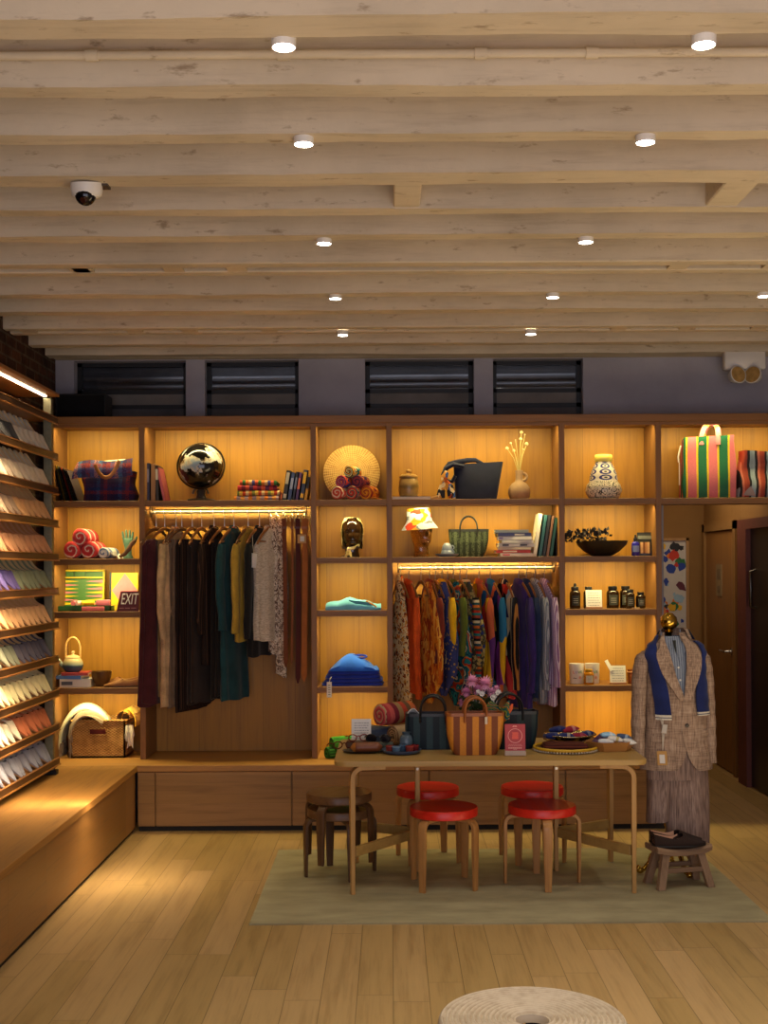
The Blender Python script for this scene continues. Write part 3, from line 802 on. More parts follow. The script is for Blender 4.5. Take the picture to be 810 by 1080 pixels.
# ================================================================== CLOTHES ON THE RAILS
M_hang = wood(C(150, 98, 52), C(116, 72, 36), 'y', rough=.35)
M_hangd = wood(C(112, 72, 42), C(80, 50, 28), 'y', rough=.35)
M_steel = metal(C(190, 186, 178), .3)
DZ = .052
def hanger(lab, x, z, yaw, mat, grp, half=.20, bar=True):
    o = thing('clothes_hanger', lab, 'hanger', (x, RY, z), yaw, grp)
    hk = [(0, .0135 * 1.3 * math.cos(a), .0135 * 1.3 * math.sin(a)) for a in [R(q) for q in range(-40, 200, 20)]]
    MB().tube(hk + [(0, -.012, -.02), (0, 0, -.035), (0, 0, -.075 - DZ)], .0028, 6).build('hook', M_steel, o)
    pts = []
    for k in range(-8, 9):
        u = k / 8; pts.append((0, half * u, -.068 - DZ - .03 * abs(u) - .085 * u * u))
    MB().tube(pts, [.008 + .006 * (1 - abs(k / 8)) for k in range(-8, 9)], 10, flat=.75).build('shoulder_bar', mat, o)
    if bar: MB().cyl((0, -half * .9, -.165 - DZ), (0, half * .9, -.165 - DZ), .006, n=8).build('trouser_bar', mat, o)
    return o
def lerp_levels(lv, z):
    for (z0, *a), (z1, *b) in zip(lv, lv[1:]):
        if z0 >= z >= z1:
            f = (z0 - z) / (z0 - z1) if z0 != z1 else 0
            return [p + (q - p) * f for p, q in zip(a, b)]
    return list(lv[-1][1:])
def drape(lv, seed, folds=7, amp=.010, n=40, steps=26, hemslant=0.0, hempoint=0.0, y0=0.0):
    """soft hanging body: levels (z, half width along Y, half thickness along X)"""
    m = MB(); rs = []; zt, zb = lv[0][0], lv[-1][0]
    for i in range(steps + 1):
        s = i / steps; z = zt + (zb - zt) * s; w, t = lerp_levels(lv, z)
        ring = []
        for k in range(n):
            a = 2 * PI * k / n; c, si = math.cos(a), math.sin(a)
            fa = amp * (s ** .7) * math.sin(folds * a + seed * 1.7 + 2 * s + 1.2 * math.sin(3 * s + seed))
            fb = amp * .8 * noise.noise(Vector((c * 2 + seed, z * 6, si * 3)))
            y = w * (abs(c) ** .8) * (1 if c > 0 else -1); x = t * (abs(si) ** .65) * (1 if si > 0 else -1) + (fa + fb) * (.4 + .6 * abs(si))
            zz = z + (hemslant * c + hempoint * abs(c)) * s ** 6 + .006 * s ** 5 * math.sin(4 * a + seed)
            ring.append(Vector((x, y0 + y + fb * .5, zz)))
        rs.append(ring)
    return m.loft(rs, True, True)
def sleeve(sgn, L, seed, r0=.052, r1=.040, fl=.50, top=-.185, y=.166, cuff=True, fwd=.02):
    path = []; rad = []
    for i in range(11):
        s = i / 10
        path.append((.012 * math.sin(s * 5 + seed) * s, sgn * (y + fwd * math.sin(s * PI) + .012 * s), top - L * s))
        rad.append((r0 + (r1 - r0) * s) * (.72 if i == 0 else 1) + .004 * math.sin(s * 17 + seed))
    m = MB().tube(path, rad, 16, flat=fl, up=(0, 1, 0))
    if cuff:
        m.tube([(path[-1][0], path[-1][1], top - L + .045), (path[-1][0], path[-1][1], top - L - .004)], [r1 + .004, r1 + .005], 16, flat=fl, up=(0, 1, 0))
    return m
def garment(name, lab, cat, hx, z, yaw, zb, mat, kind, seed, grp, w=.20, t=.030, slv=.55, folds=7, amp=.010, smat=None, extra=None, hemslant=0, hempoint=0, wrap=False):
    if kind != 'strip': z -= DZ
    o = thing(name, lab, cat, (hx, RY, z), yaw, grp)
    B = zb - z
    if kind in ('shirt', 'jacket', 'vest'):
        lv = [(-.075, .045, .022), (-.095, .075, .026), (-.13, .118, .024), (-.195, w * .97, .026), (-.27, w, t * .9), (B * .6, w, t), (B, w * 1.03, t * 1.1)]
        drape(lv, seed, folds, amp, hemslant=hemslant).build('body', mat, o, smooth=70)
        if kind != 'vest':
            for sg in (-1, 1): sleeve(sg, slv, seed + sg, cuff=(kind == 'shirt')).build('sleeve', smat or mat, o, smooth=60)
        nk = [( .020 * math.cos(a), .052 * math.sin(a), -.070 - .012 * math.cos(a)) for a in [2 * PI * k / 20 for k in range(20)]]
        rs = []
        for q in range(21):
            p = nk[q % 20]; rs.append([Vector((p[0] * 1.0, p[1], p[2] + .012)), Vector((p[0] * 1.5, p[1] * 1.12, p[2] - .004)), Vector((p[0] * 1.7, p[1] * 1.28, p[2] - .026)), Vector((p[0] * 1.3, p[1] * 1.05, p[2] - .022))])
        MB().loft(rs, True, False).build('collar', smat or mat, o, smooth=60)
    elif kind == 'trousers':
        for k, (dx_, dzb) in enumerate(((-.016, 0), (.016, .02))):
            lv = [(-.150, w * .45, .010), (-.18, w * .5, .018), (B * .5, w * .52, .020), (B + dzb, w * .56, .022)]
            m = drape(lv, seed + k, 4, amp * .6, n=28, hemslant=hemslant)
            m.v = [(x + dx_, y, zz) for x, y, zz in m.v]
            m.build('trouser_leg', mat, o, smooth=70)
        lv = [(-.148, w * .46, .03), (-.158, w * .48, .036), (-.20, w * .49, .034)]
        drape(lv, seed, 3, .002, n=24, steps=5).build('fold', mat, o, smooth=70)
    elif kind == 'scarf':
        lv = [(-.07, .020, .014), (-.11, .03, .02), (-.2, w * .45, .022), (B * .55, w * .8, t * .7), (B * .82, w * .72, t * .7), (B, w * .10, .008)]
        drape(lv, seed, 5, amp, n=32, hemslant=hemslant, hempoint=hempoint, y0=-.10).build('cloth', mat, o, smooth=70)
    elif kind == 'strip':
        lv = [(-.05, .02, .014), (-.1, .028, .02), (B * .6, w * .5, .022), (B, w * .55, .02)]
        drape(lv, seed, 3, .004, n=24, hemslant=hemslant).build('cloth', mat, o, smooth=70)
    if extra: extra(o)
    if wrap:
        for ch in o.children:
            for v in ch.data.vertices:
                e = -v.co.y - .185
                if e > 0: v.co.x -= e * 1.5; v.co.y = -.185 - e * .25
    return o
def swing_tag(z, c1=C(206, 182, 140), y=-.23, w=.045, h=.075, x=0.0):
    def f(o):
        t = MB().box((x, y, z), (w, .003, h), (0, .1, 0)).build('price_tag', paint(c1, .7), o, smooth=0)
        t['label'] = 'paper price tag'
        MB().box((x, y - .003, z - .004), (w * .55, .002, h * .5), (0, .1, 0)).build('tag_print', paint(C(236, 234, 230), .7), t, smooth=0)
        MB().tube([(x, y, z + h * .45), (x * .5, y * .97, z + .13), (0, y * .9, z + .18)], .0015, 5).build('tag_string', paint(C(220, 210, 190), .8), o)
    return f
Y1 = R(-21); zb_ = lambda y: pz(y, 8.66)
def hx(p): return px(p, RY)
PINB = striped((C(38, 26, 22), C(40, 28, 24), C(36, 25, 21), C(40, 28, 24), C(78, 54, 42)), 'y', 40)
grp1 = 'clothes on the long rail'
bay1 = [
    ('long_dress', 'long maroon garment at the divider end of the first rail', 'dress', 165, 743, fabric(C(66, 28, 34)), 'trousers', dict(w=.43, amp=.008)),
    ('trousers', 'khaki trousers folded over a hanger beside the maroon garment', 'trousers', 174, 737, fabric(C(150, 122, 78)), 'trousers', dict(w=.26)),
    ('linen_suit', 'tan linen jacket with two long sleeves and matching trousers below', 'suit', 186, 744, fabric(C(184, 154, 116), .3, weave=140), 'jacket', dict(slv=.66, w=.185, t=.036)),
    ('linen_trousers', 'grey brown linen trousers just behind the tan linen jacket', 'trousers', 192, 745, fabric(C(108, 90, 74)), 'trousers', dict(w=.30)),
    ('pinstripe_trousers', 'dark brown pinstripe trousers, the lowest hem on the first rail', 'trousers', 203, 749, PINB, 'trousers', dict(w=.38)),
    ('trousers', 'very dark brown plain trousers beside the pinstripe ones', 'trousers', 213, 742, fabric(C(44, 32, 28)), 'trousers', dict(w=.34)),
    ('pinstripe_jacket', 'dark brown pinstripe jacket with a banded cuff', 'jacket', 226, 700, PINB, 'jacket', dict(slv=.63, w=.166)),
    ('black_trousers', 'black trousers hanging between the pinstripe jacket and teal shirt', 'trousers', 237, 736, fabric(C(24, 20, 20)), 'trousers', dict(w=.30)),
    ('teal_shirt', 'dark teal shirt with long straight sleeves and long tail', 'shirt', 247, 738, fabric(C(26, 62, 68)), 'shirt', dict(slv=.60, w=.172)),
    ('mustard_shirt', 'mustard yellow shirt with wide hemmed sleeves', 'shirt', 262, 676, fabric(C(170, 138, 52)), 'shirt', dict(slv=.62, w=.166)),
    ('black_jacket', 'black jacket hanging between the mustard shirt and cream vest', 'jacket', 274, 692, fabric(C(22, 22, 24)), 'jacket', dict(slv=.66, w=.166)),
    ('knit_vest', 'sleeveless cream knitted vest with a white swing tag', 'vest', 285, 675, None, 'vest', dict(w=.172, t=.05, amp=.014)),
]
KNIT = NT('slub_knit'); _h = KNIT.noise(KNIT.comb(KNIT.math('MULTIPLY', KNIT.ax('x'), 30), KNIT.math('MULTIPLY', KNIT.ax('y'), 30), KNIT.math('MULTIPLY', KNIT.ax('z'), 130)), 1.5, 3)
KNIT.bump(_h, .8, .01); KNIT = KNIT.done(KNIT.ramp(_h, [(.3, C(176, 160, 138)), (.65, C(226, 214, 196))]), .95, 0, .1)
for k, (nm, lab, cat, x, yb, mt, kind, kw) in enumerate(bay1):
    hanger('wooden hanger on the long rail holding the %s' % (lab.split(' with')[0].split(', ')[0].split(' just')[0].split(' beside')[0].split(' hanging')[0].split(' at ')[0].split(' folded')[0]), hx(x), RZ1, Y1 + random.uniform(-.07, .07), M_hang if k % 3 else M_hangd, 'hangers on the long rail')
    ex = None
    if nm == 'knit_vest':
        mt = KNIT
        ex = swing_tag(-.30, C(240, 238, 232), y=-.21, w=.05, h=.10, x=.03)
    o = garment(nm, lab, cat, hx(x), RZ1, (Y1 + random.uniform(-.05, .05) - (R(13) if k == 11 else 0)) if k else 0, zb_(yb), mt, kind, k * 1.3 + .4, grp1, extra=ex, wrap=(k == 0), **kw)
for x, yb, lab in ((288.5, 690, 'cream and brown snake print scarf strip next to the knitted vest'), (296, 713, 'longer cream and brown snake print scarf strip beside the belts')):
    o = garment('printed_scarf', lab, 'scarf', hx(x), RZ1, R(70), zb_(yb), printed((C(216, 202, 184), C(98, 74, 62), C(222, 208, 190), C(160, 136, 116)), 70), 'strip', x, grp1, w=.075, hemslant=.02)
    MB().tube(arc((0, 0, -.02), .022, 0, 2 * PI, 18, 'yz'), .0025, 6).build('ring', M_steel, o)
def belt(x, yb, w, col, lab, tagz=None):
    o = thing('leather_belt', lab, 'belt', (hx(x), RY - .03, RZ1), 0, 'belts hanging at the end of the long rail')
    B = zb_(yb) - RZ1
    rs = []
    for i in range(30):
        s = i / 29; z = -.055 + (B + .055) * s; hw = w / 2 * (1 if s < .96 else max(.25, 1 - ((s - .96) / .04) ** 2))
        xo = .006 * math.sin(3 * s + x); yo = -.03 - .01 * math.sin(s * 2)
        rs.append([Vector((xo - hw, yo - .003, z)), Vector((xo + hw, yo - .003, z)), Vector((xo + hw, yo + .003, z)), Vector((xo - hw, yo + .003, z))])
    MB().loft(rs).build('strap', paint(col, .55, .15, 14, spec=.15), o, smooth=30)
    MB().tube(arc((0, .0, -.018), .034, 0, 2 * PI, 20, 'yz'), .003, 6).build('ring', metal(C(200, 180, 130), .3), o)
    MB().tube([(-w * .55, -.03, -.035), (w * .55, -.03, -.035), (w * .55, -.03, -.075), (-w * .55, -.03, -.075)], .0035, 6, closed=True).build('buckle', metal(C(190, 160, 90), .3), o)
    MB().box((0, -.034, -.12), (w * 1.1, .012, .014)).build('keeper', paint(sc(col, .9), .45), o, smooth=0)
    if tagz:
        t = MB().box((-.015, -.042, tagz), (.062, .003, .062)).build('price_tag', paint(C(196, 150, 90), .7), o, smooth=0)
        MB().box((-.012, -.045, tagz), (.03, .002, .036)).build('tag_print', paint(C(226, 220, 210), .7), t, smooth=0)
belt(301, 704, .030, C(112, 58, 28), 'slim brown leather belt beside the snake print scarf')
belt(308.5, 700, .016, C(134, 76, 36), 'thinnest brown leather belt, between two wider ones')
belt(314.5, 721, .034, C(78, 28, 18), 'dark red-brown leather belt hanging lowest')
belt(321.5, 719, .040, C(170, 98, 40), 'wide tan orange leather belt with a paper tag at the top', -.20)

# second rail
DZ = .030
Y2 = R(19); grp2 = 'clothes on the short rail'
OR, RD, YE, TE, PU, NV, CR, BK, PK, GR_ = C(206, 104, 36), C(170, 44, 30), C(216, 168, 30), C(30, 120, 124), C(94, 48, 116), C(30, 42, 88), C(220, 204, 168), C(24, 22, 26), C(200, 90, 130), C(86, 104, 44)
MULTI = striped((OR, C(60, 70, 60), CR, RD, TE, C(120, 90, 60), YE, C(60, 60, 70), C(190, 120, 90), C(80, 110, 100)), 'y', 5.5)
MULTIX = striped((RD, C(60, 70, 60), OR, C(40, 80, 90), CR, BK, C(160, 70, 50), TE), 'z', 7)
def bands(cols, f=5): return striped(cols, 'y', f, .8, .5)
bay2 = [
    ('floral_scarf', 'orange and cream floral scarf at the divider end of the second rail', 'scarf', 422, 742, printed((C(220, 120, 30), C(226, 196, 130), C(150, 72, 26), C(214, 150, 60), C(90, 50, 24)), 40, edge=(C(236, 214, 160), .5)), 'strip', dict(w=.24)),
    ('orange_jacket', 'bright burnt orange jacket with small spots', 'jacket', 431, 731, spotted(C(190, 74, 28), C(220, 140, 60), 40, .12), 'jacket', dict(slv=.70, w=.16)),
    ('ikat_scarf', 'orange ikat scarf with a pointed hem', 'scarf', 444, 742, printed((C(206, 106, 30), C(220, 140, 40), C(160, 66, 26), C(230, 170, 70)), 46, stretch=.3), 'scarf', dict(w=.22)),
    ('rust_shirt', 'dark rust red shirt partly behind the blue spotted scarf', 'shirt', 453, 700, fabric(C(112, 42, 30)), 'shirt', dict(slv=.45, w=.13)),
    ('spotted_scarf', 'blue scarf with ochre spots and a paper tag at its hem', 'scarf', 459, 734, spotted(C(62, 72, 130), C(196, 160, 80), 34, .3), 'scarf', dict(w=.22, extra=swing_tag(-.60, y=-.16, w=.055, h=.085))),
    ('yellow_shirt', 'bright yellow shirt behind the teal patterned scarf', 'shirt', 466, 705, fabric(C(220, 172, 20)), 'shirt', dict(slv=.42, w=.13)),
    ('patterned_scarf', 'teal and red patterned scarf with orange edging', 'scarf', 472, 745, bands((TE, C(16, 60, 80), TE, C(20, 40, 70), CR, TE, RD, OR), 9), 'scarf', dict(w=.22)),
    ('green_shirt', 'olive green shirt behind the khaki and blue scarf', 'shirt', 478, 690, fabric(C(84, 96, 32)), 'shirt', dict(slv=.40, w=.13)),
    ('khaki_scarf', 'khaki scarf with dark dots and royal blue corners', 'scarf', 485, 722, printed((C(170, 152, 90), C(150, 136, 82), C(176, 158, 98), C(36, 52, 120)), 30, edge=(C(70, 66, 50), .55)), 'scarf', dict(w=.25)),
    ('striped_jacket', 'multicoloured finely striped jacket with a turned-up collar', 'jacket', 492, 716, MULTI, 'jacket', dict(slv=.56, w=.172, smat=MULTIX)),
    ('patchwork_jacket', 'patchwork jacket of orange, blue and yellow panels', 'jacket', 505, 722, printed((OR, C(20, 70, 110), YE, C(196, 96, 60), PU, RD), 12, stretch=.3), 'jacket', dict(slv=.62, w=.172)),
    ('panelled_jacket', 'panelled jacket in rust, indigo and violet with a bright collar', 'jacket', 517, 735, printed((C(214, 106, 60), NV, C(120, 50, 130), C(40, 110, 150), YE, BK), 13, stretch=.28), 'jacket', dict(slv=.60, w=.172)),
    ('diamond_jacket', 'jacket with red and pale blue diamond panels and a cream border', 'jacket', 531, 737, printed((RD, C(150, 180, 190), BK, C(190, 60, 60), C(60, 30, 80), CR), 13, stretch=.35), 'jacket', dict(slv=.64, w=.172, smat=striped((BK, C(40, 40, 60), CR, BK, C(180, 120, 60)), 'y', 14))),
    ('purple_shirt', 'plain dark purple long shirt', 'shirt', 547, 748, fabric(C(56, 40, 104)), 'shirt', dict(slv=.66, w=.166)),
    ('navy_shirt', 'plain navy blue shirt beside the purple one', 'shirt', 555, 737, fabric(C(30, 44, 78)), 'shirt', dict(slv=.64, w=.166)),
    ('grey_striped_shirt', 'grey and white finely striped shirt with buttoned cuffs', 'shirt', 564, 742, striped((C(186, 188, 196), C(124, 130, 146)), 'y', 70), 'shirt', dict(slv=.64, w=.172)),
    ('lilac_striped_shirt', 'lilac striped shirt at the far end of the second rail', 'shirt', 574, 745, striped((C(222, 200, 226), C(160, 122, 168)), 'y', 60), 'shirt', dict(slv=.62, w=.172)),
]
for k, (nm, lab, cat, x, yb, mt, kind, kw) in enumerate(bay2):
    kw = dict(kw)
    hanger('wooden hanger on the short rail holding the %s' % (lab.split(' with')[0].split(', ')[0].split(' at ')[0].split(' partly')[0].split(' behind')[0].split(' of')[0].split(' beside')[0].replace('plain ', '')), hx(x), RZ2, Y2 + random.uniform(-.06, .06), M_hang, 'hangers on the short rail', half=.17)
    o = garment(nm, lab, cat, hx(x), RZ2, Y2 + random.uniform(-.05, .05) + (R(14) if cat == 'scarf' else 0), zb_(yb), mt, kind, k * 1.7 + 2.1, grp2, **kw)
    if 'striped_shirt' in nm:
        for zz in (-.185 - kw['slv'] + .012, -.185 - kw['slv'] + .03):
            MB().ball((.028, -.205, zz), .006, 8, 6).build('cuff_button', paint(C(60, 50, 60), .3), o)
# ================================================================== THINGS ON THE SHELVES
YO = 8.82
def ox(p, Y=YO): return px(p, Y)
M_page = paint(C(222, 208, 180), .8, .06, 60)
def book(lab, loc, t, d, h, col, rot=(0, 0, 0), grp=None, name='book', band=None, rough=.5, cat='book'):
    """stands on its lower edge, spine towards -Y, centred on x"""
    o = thing(name, lab, cat, loc, group=grp, rot=rot)
    c = .0025
    MB().box2((-t / 2, 0, 0), (-t / 2 + c, d, h)).box2((t / 2 - c, 0, 0), (t / 2, d, h)).box2((-t / 2, 0, 0), (t / 2, c, h)).build('cover', paint(col, rough, .08), o, smooth=0)
    MB().box2((-t / 2 + c, c, .004), (t / 2 - c, d - .004, h - .004)).build('pages', M_page, o, smooth=0)
    if band:
        m = MB()
        for z0, z1 in band[1]: MB().box2((-t * .36, -.0012, h * z0), (t * .36, 0, h * z1)).build('spine_title', paint(band[0], .5), o, smooth=0)
    return o
def cloth_roll(name, lab, c, r, L, rz, mats, grp, cat='cloth', flat=1.0, ends_only=False, tilt=0):
    """rolled cloth: axis along local Y, near end at the origin side"""
    prof = [(.001, -.004), (r * .35, .004), (r * .6, .0), (r * .92, .002), (r, .012), (r * 1.02, L * .5), (r, L - .012), (r * .9, L)]
    M = Matrix.Rotation(R(-90), 4, 'X')
    m = MB().lathe(prof, 32, M=M, wob=lambda a, z: 1 + .03 * math.sin(3 * a + 1) + (.05 if 0 < a < .4 else 0))
    nf = len(m.f)
    mi = []
    for f in m.f:
        ys = [m.v[i][1] for i in f]; mi.append(1 if max(ys) <= .013 and len(f) > 0 else 0)
    m.mi = mi
    m.v = [(x, y, z * flat) for x, y, z in m.v]
    o = m.build(name, [mats[0], mats[1]], loc=c, rot=(tilt, 0, rz), smooth=60)
    return tag(o, lab, cat, grp)
def rrect(w, d, z, r, n=5):
    out = []
    r = min(r, w * .49, d * .49)
    for cx_, cy_, a0 in ((w / 2 - r, d / 2 - r, 0), (-w / 2 + r, d / 2 - r, 90), (-w / 2 + r, -d / 2 + r, 180), (w / 2 - r, -d / 2 + r, 270)):
        for k in range(n): a = R(a0 + 90 * k / (n - 1)); out.append(Vector((cx_ + r * math.cos(a), cy_ + r * math.sin(a), z)))
    return out
def tote(name, lab, loc, rz, wb, wt, db, dt, h, mat, hmat, hh, hw, sep, grp=None, cat='bag', th=.009, rr_=.03, sag=.0, trim=None, n=8, handle_r=None):
    o = thing(name, lab, cat, loc, rz, grp)
    rs = []
    for i in range(n + 1):
        s = i / n; w = wb + (wt - wb) * s ** .5; d = db + (dt - db) * s
        rs.append(rrect(w + .012 * math.sin(s * PI), d, h * s, rr_))
    inn = [[v * 1.0 for v in r] for r in rs[::-1]]
    inn = [[Vector((v.x * .965, v.y * .93, max(v.z, .006))) for v in r] for r in inn]
    m = MB().loft(rs + inn, True, True)
    if sag: m.v = [(x, y + sag * .5 * math.sin(x * 22 + z * 15), z - sag * (1 - min(1, abs(x) / (wt / 2))) * max(0, z / h - .5) + sag * .25 * math.sin(z * 30 + x * 9)) for x, y, z in m.v]
    m.build('bag_body', mat, o, smooth=50)
    if trim: MB().loft([rrect(wt * 1.012, dt * 1.02, h - .016, rr_), rrect(wt * 1.012, dt * 1.02, h + .002, rr_), rrect(wt * .96, dt * .9, h + .002, rr_), rrect(wt * .96, dt * .9, h - .016, rr_)], True, False).build('top_band', trim, o, smooth=50)
    for sg in (-1, 1):
        pts = [(-sep, sg * dt / 2 * .98, h - .05)]
        for k in range(13):
            a = PI - PI * k / 12; pts.append((sep * math.cos(a), sg * dt / 2 * (1 - .25 * math.sin(a)), h + hh * math.sin(a) ** .8))
        pts.append((sep, sg * dt / 2 * .98, h - .05))
        MB().tube(pts, handle_r or hw, 10, flat=.7, up=(0, 1, 0)).build('handle', hmat, o)
    return o

# ---- first bay -----------------------------------------------------
for k, (cc, dark) in enumerate(((C(60, 62, 64), 0), (C(186, 150, 50), 0), (C(84, 88, 84), 0), (C(52, 50, 50), 0), (C(200, 72, 50), 0), (C(90, 84, 76), 0), (C(58, 56, 62), 0), (C(70, 66, 84), 0))):
    nm = ['slate grey', 'grey with mustard edge', 'grey green', 'near black', 'dark with orange-red edge', 'brownish grey', 'charcoal', 'dusky violet']
    book('thin %s record sleeve leaning in the row beside the plaid bag' % nm[k], (ox(70.5 + 2.3 * k), 8.70, S1 + .0015), .005, .25, .265 - .004 * k, cc, (0, R(-12 - 1.1 * k), 0), 'record sleeves leaning in the first bay', 'record_sleeve', cat='record')
PLAID = plaid((C(58, 34, 62), C(44, 30, 60), C(30, 36, 74), C(40, 70, 110), C(66, 36, 60), C(120, 40, 46)), (C(54, 34, 60), C(46, 30, 58), C(120, 40, 46), C(34, 44, 90), C(70, 46, 80)), 6.5, 8)
pb = thing('plaid_bag', 'folded-over plaid canvas bag in purple, blue and red with a tan leather handle', 'bag', (ox(117.5), 8.80, S1))
rs = []
for i in range(12):
    s = i / 11; z = .215 * s; rs.append(rrect(.36 + .012 * math.sin(s * 9), .20 - .05 * s, z, .04))
m = MB().loft(rs); m.v = [(x + .01 * math.sin(z * 30), y + .008 * math.sin(x * 25 + z * 20), z) for x, y, z in m.v]
m.build('bag_body', PLAID, pb)
fl = MB().grid(lambda u, v: (-.205 + .385 * u - .035 * v * (1 - u) * 1.2, -.095 - .03 * math.sin(v * 2.6) - .006 * math.sin(u * 11), .272 + .022 * u - .115 * v + .010 * math.sin(u * 7)), 26, 8, thick=.008)
fl.build('folded_cuff', plaid((C(120, 50, 60), C(88, 84, 130), C(190, 130, 120), C(70, 110, 150), C(60, 40, 74)), (C(90, 80, 130), C(150, 60, 60), C(60, 60, 100)), 7, 10), pb)
MB().grid(lambda u, v: (-.14 + .26 * u, -.09 + .10 * v, .270 + .022 * u + .012 * math.sin(v * PI)), 14, 6, thick=.006).build('lining', paint(C(226, 214, 190), .8), pb)
hp = []
for k in range(15): s = k / 14; hp.append((-.075 + .17 * s, -.135 - .012 * math.sin(s * PI), .255 - .105 * math.sin(s * PI) ** .8 + .03 * s))
MB().tube(hp, .013, 10, flat=.45, up=(0, 0, 1)).build('handle', paint(C(176, 112, 52), .45), pb)
RW = spiral((C(196, 62, 66), C(230, 210, 196), C(206, 74, 74), C(186, 50, 56)), 26)
RWb = striped((C(200, 64, 66), C(206, 72, 74), C(226, 190, 178), C(196, 58, 62)), 'y', 12)
for k, (x, y, l) in enumerate(((75, 579.5, 'at the rack end of the pyramid base'), (93, 579.5, 'at the blue roll end of the pyramid base'), (84, 567.5, 'on top of the pyramid'))):
    r = .060
    cloth_roll('rolled_towel', 'red and white rolled towel %s' % l, (ox(x, 8.68), 8.68, S2 + r * 1.03 + (0 if k < 2 else .090)), r, .22, R(-8), (RWb, RW), 'red towel rolls', 'towel')
BWs = spiral((C(220, 216, 212), C(120, 140, 180), C(226, 222, 218)), 30)
cloth_roll('rolled_towel', 'small white and blue rolled towel beside the red towel pyramid', (ox(108.5, 8.68), 8.68, S2 + .040), .038, .2, R(-12), (striped((C(216, 212, 208), C(130, 148, 186), C(222, 220, 214)), 'y', 9), BWs), None, 'towel')
cr = MB().grid(lambda u, v: (-.06 + .12 * u, -.06 + .16 * v, .004 + .050 * math.sin(u * PI) ** .6 * (.6 + .4 * math.sin(v * 5 + u * 4)) * (1 - .5 * u) + .006 * math.sin(u * 17 + v * 9)), 22, 16, thick=.004)
tag(cr.build('crumpled_towel', fabric(C(214, 208, 200)), loc=(ox(121), 8.76, S2 + .002)), 'white crumpled cloth between the blue roll and the green hand', 'towel')
# hand sculpture
hs = thing('hand_sculpture', 'verdigris green upright hand sculpture with spread fingers', 'sculpture', (ox(136.5), 8.78, S2))
hm = MB()
hm.loft([[Vector((w * math.cos(a), d * math.sin(a), z)) for a in [2 * PI * q / 16 for q in range(16)]] for z, w, d in ((0, .036, .024), (.012, .036, .024), (.03, .026, .018), (.075, .024, .016), (.095, .030, .015), (.125, .037, .014), (.14, .035, .012), (.146, .026, .008))])
for fx, L, a in ((-.030, .058, -.16), (-.010, .070, -.04), (.010, .068, .05), (.027, .054, .16)):
    hm.tube([(fx, 0, .135), (fx + math.sin(a) * L * .4, -.003, .135 + L * .42), (fx + math.sin(a) * L * .75, -.004, .135 + L * .78), (fx + math.sin(a) * L, .0, .135 + L)], [.0095, .0085, .0075, .005], 10)
hm.tube([(.030, -.002, .10), (.048, -.006, .118), (.060, -.010, .142), (.066, -.012, .158)], [.013, .010, .0085, .005], 10)
hm.build('hand', paint(C(78, 114, 96), .7, .3, 40), hs)
ww = thing('wooden_fragment', 'curved dark wooden carving leaning against the green hand', 'carving', (ox(138), 8.70, S2))
MB().tube([(-.055, 0, .012), (-.02, 0, .03), (.01, .0, .065), (.03, .005, .105), (.05, .01, .128), (.062, .01, .132)], [.010, .015, .016, .014, .010, .006], 10, flat=.7).build('carving', paint(C(104, 66, 34), .5, .25, 25), ww)
# backgammon set
GRN, YLW, PNK = paint(C(70, 120, 50), .45), paint(C(232, 196, 20), .45), paint(C(232, 130, 140), .45)
bg = thing('backgammon_set', 'open yellow and green backgammon box with pink and yellow points', 'game', (ox(83, 8.86), 8.86, S3))
MT = Matrix.Rotation(R(-14), 4, 'X')
w2, h2 = .165, .275
lid = MB()
for a, b in (((-w2, -.0, .0), (w2, .03, .012)), ((-w2, 0, h2 - .012), (w2, .03, h2)), ((-w2, 0, .0), (-w2 + .012, .03, h2)), ((w2 - .012, 0, 0), (w2, .03, h2)), ((-w2, 0, h2 - .062), (w2, .03, h2 - .052))): lid.box2(a, b)
lb = lid.build('lid_frame', YLW, bg, rot=(R(-8), 0, 0), loc=(0, .06, .022), smooth=0)
MB().box2((-w2 + .01, .018, .01), (w2 - .01, .026, h2 - .01)).build('felt', GRN, lb, smooth=0)
py_, pp_ = MB(), MB()
for k in range(7):
    z = .03 + k * .027
    for side in (-1, 1):
        m = (py_, pp_)[(k + (side > 0)) % 2]
        xa, xb = (-w2 + .014, -.022) if side < 0 else (w2 - .014, .022)
        m.add([(xa, .0165, z - .011), (xa, .0165, z + .011), (xb, .0165, z)], [(0, 1, 2)])
py_.build('yellow_point', YLW, lb, smooth=0); pp_.build('pink_point', PNK, lb, smooth=0)
MB().box2((-.062, .005, h2 - .05), (-.056, .02, h2 - .013)).box2((.02, .005, h2 - .05), (.026, .02, h2 - .013)).build('divider', paint(C(50, 90, 40), .5), lb, smooth=0)
tr = MB().box2((-w2, -.11, .0), (w2 + .09, .055, .006))
for a, b in (((-w2, -.11, 0), (w2 + .09, -.10, .036)), ((-w2, .045, 0), (w2 + .09, .055, .036)), ((-w2, -.11, 0), (-w2 + .01, .055, .036)), ((w2 + .08, -.11, 0), (w2 + .09, .055, .036))): tr.box2(a, b)
tr.build('tray', paint(C(36, 92, 48), .45), bg, smooth=0)
for k, (x, c) in enumerate(((-.05, PNK), (-.012, paint(C(230, 200, 190), .5)), (.03, YLW), (.062, YLW))):
    o = MB().lathe([(.001, -.03), (.017, -.03), (.017, .03), (.001, .03)], 18, M=Matrix.Rotation(R(80 - 25 * k), 4, 'Z') @ Matrix.Rotation(R(90), 4, 'Y')).build('dice_cup', c, loc=(ox(88) + x, 8.76, S3 + .058), smooth=40)
    tag(o, ['small pink cup lying in the backgammon tray', 'small pale cup lying in the backgammon tray', 'yellow cup lying in the backgammon tray beside the pale one', 'yellow cup lying in the backgammon tray beside the pink box'][k], 'cup')
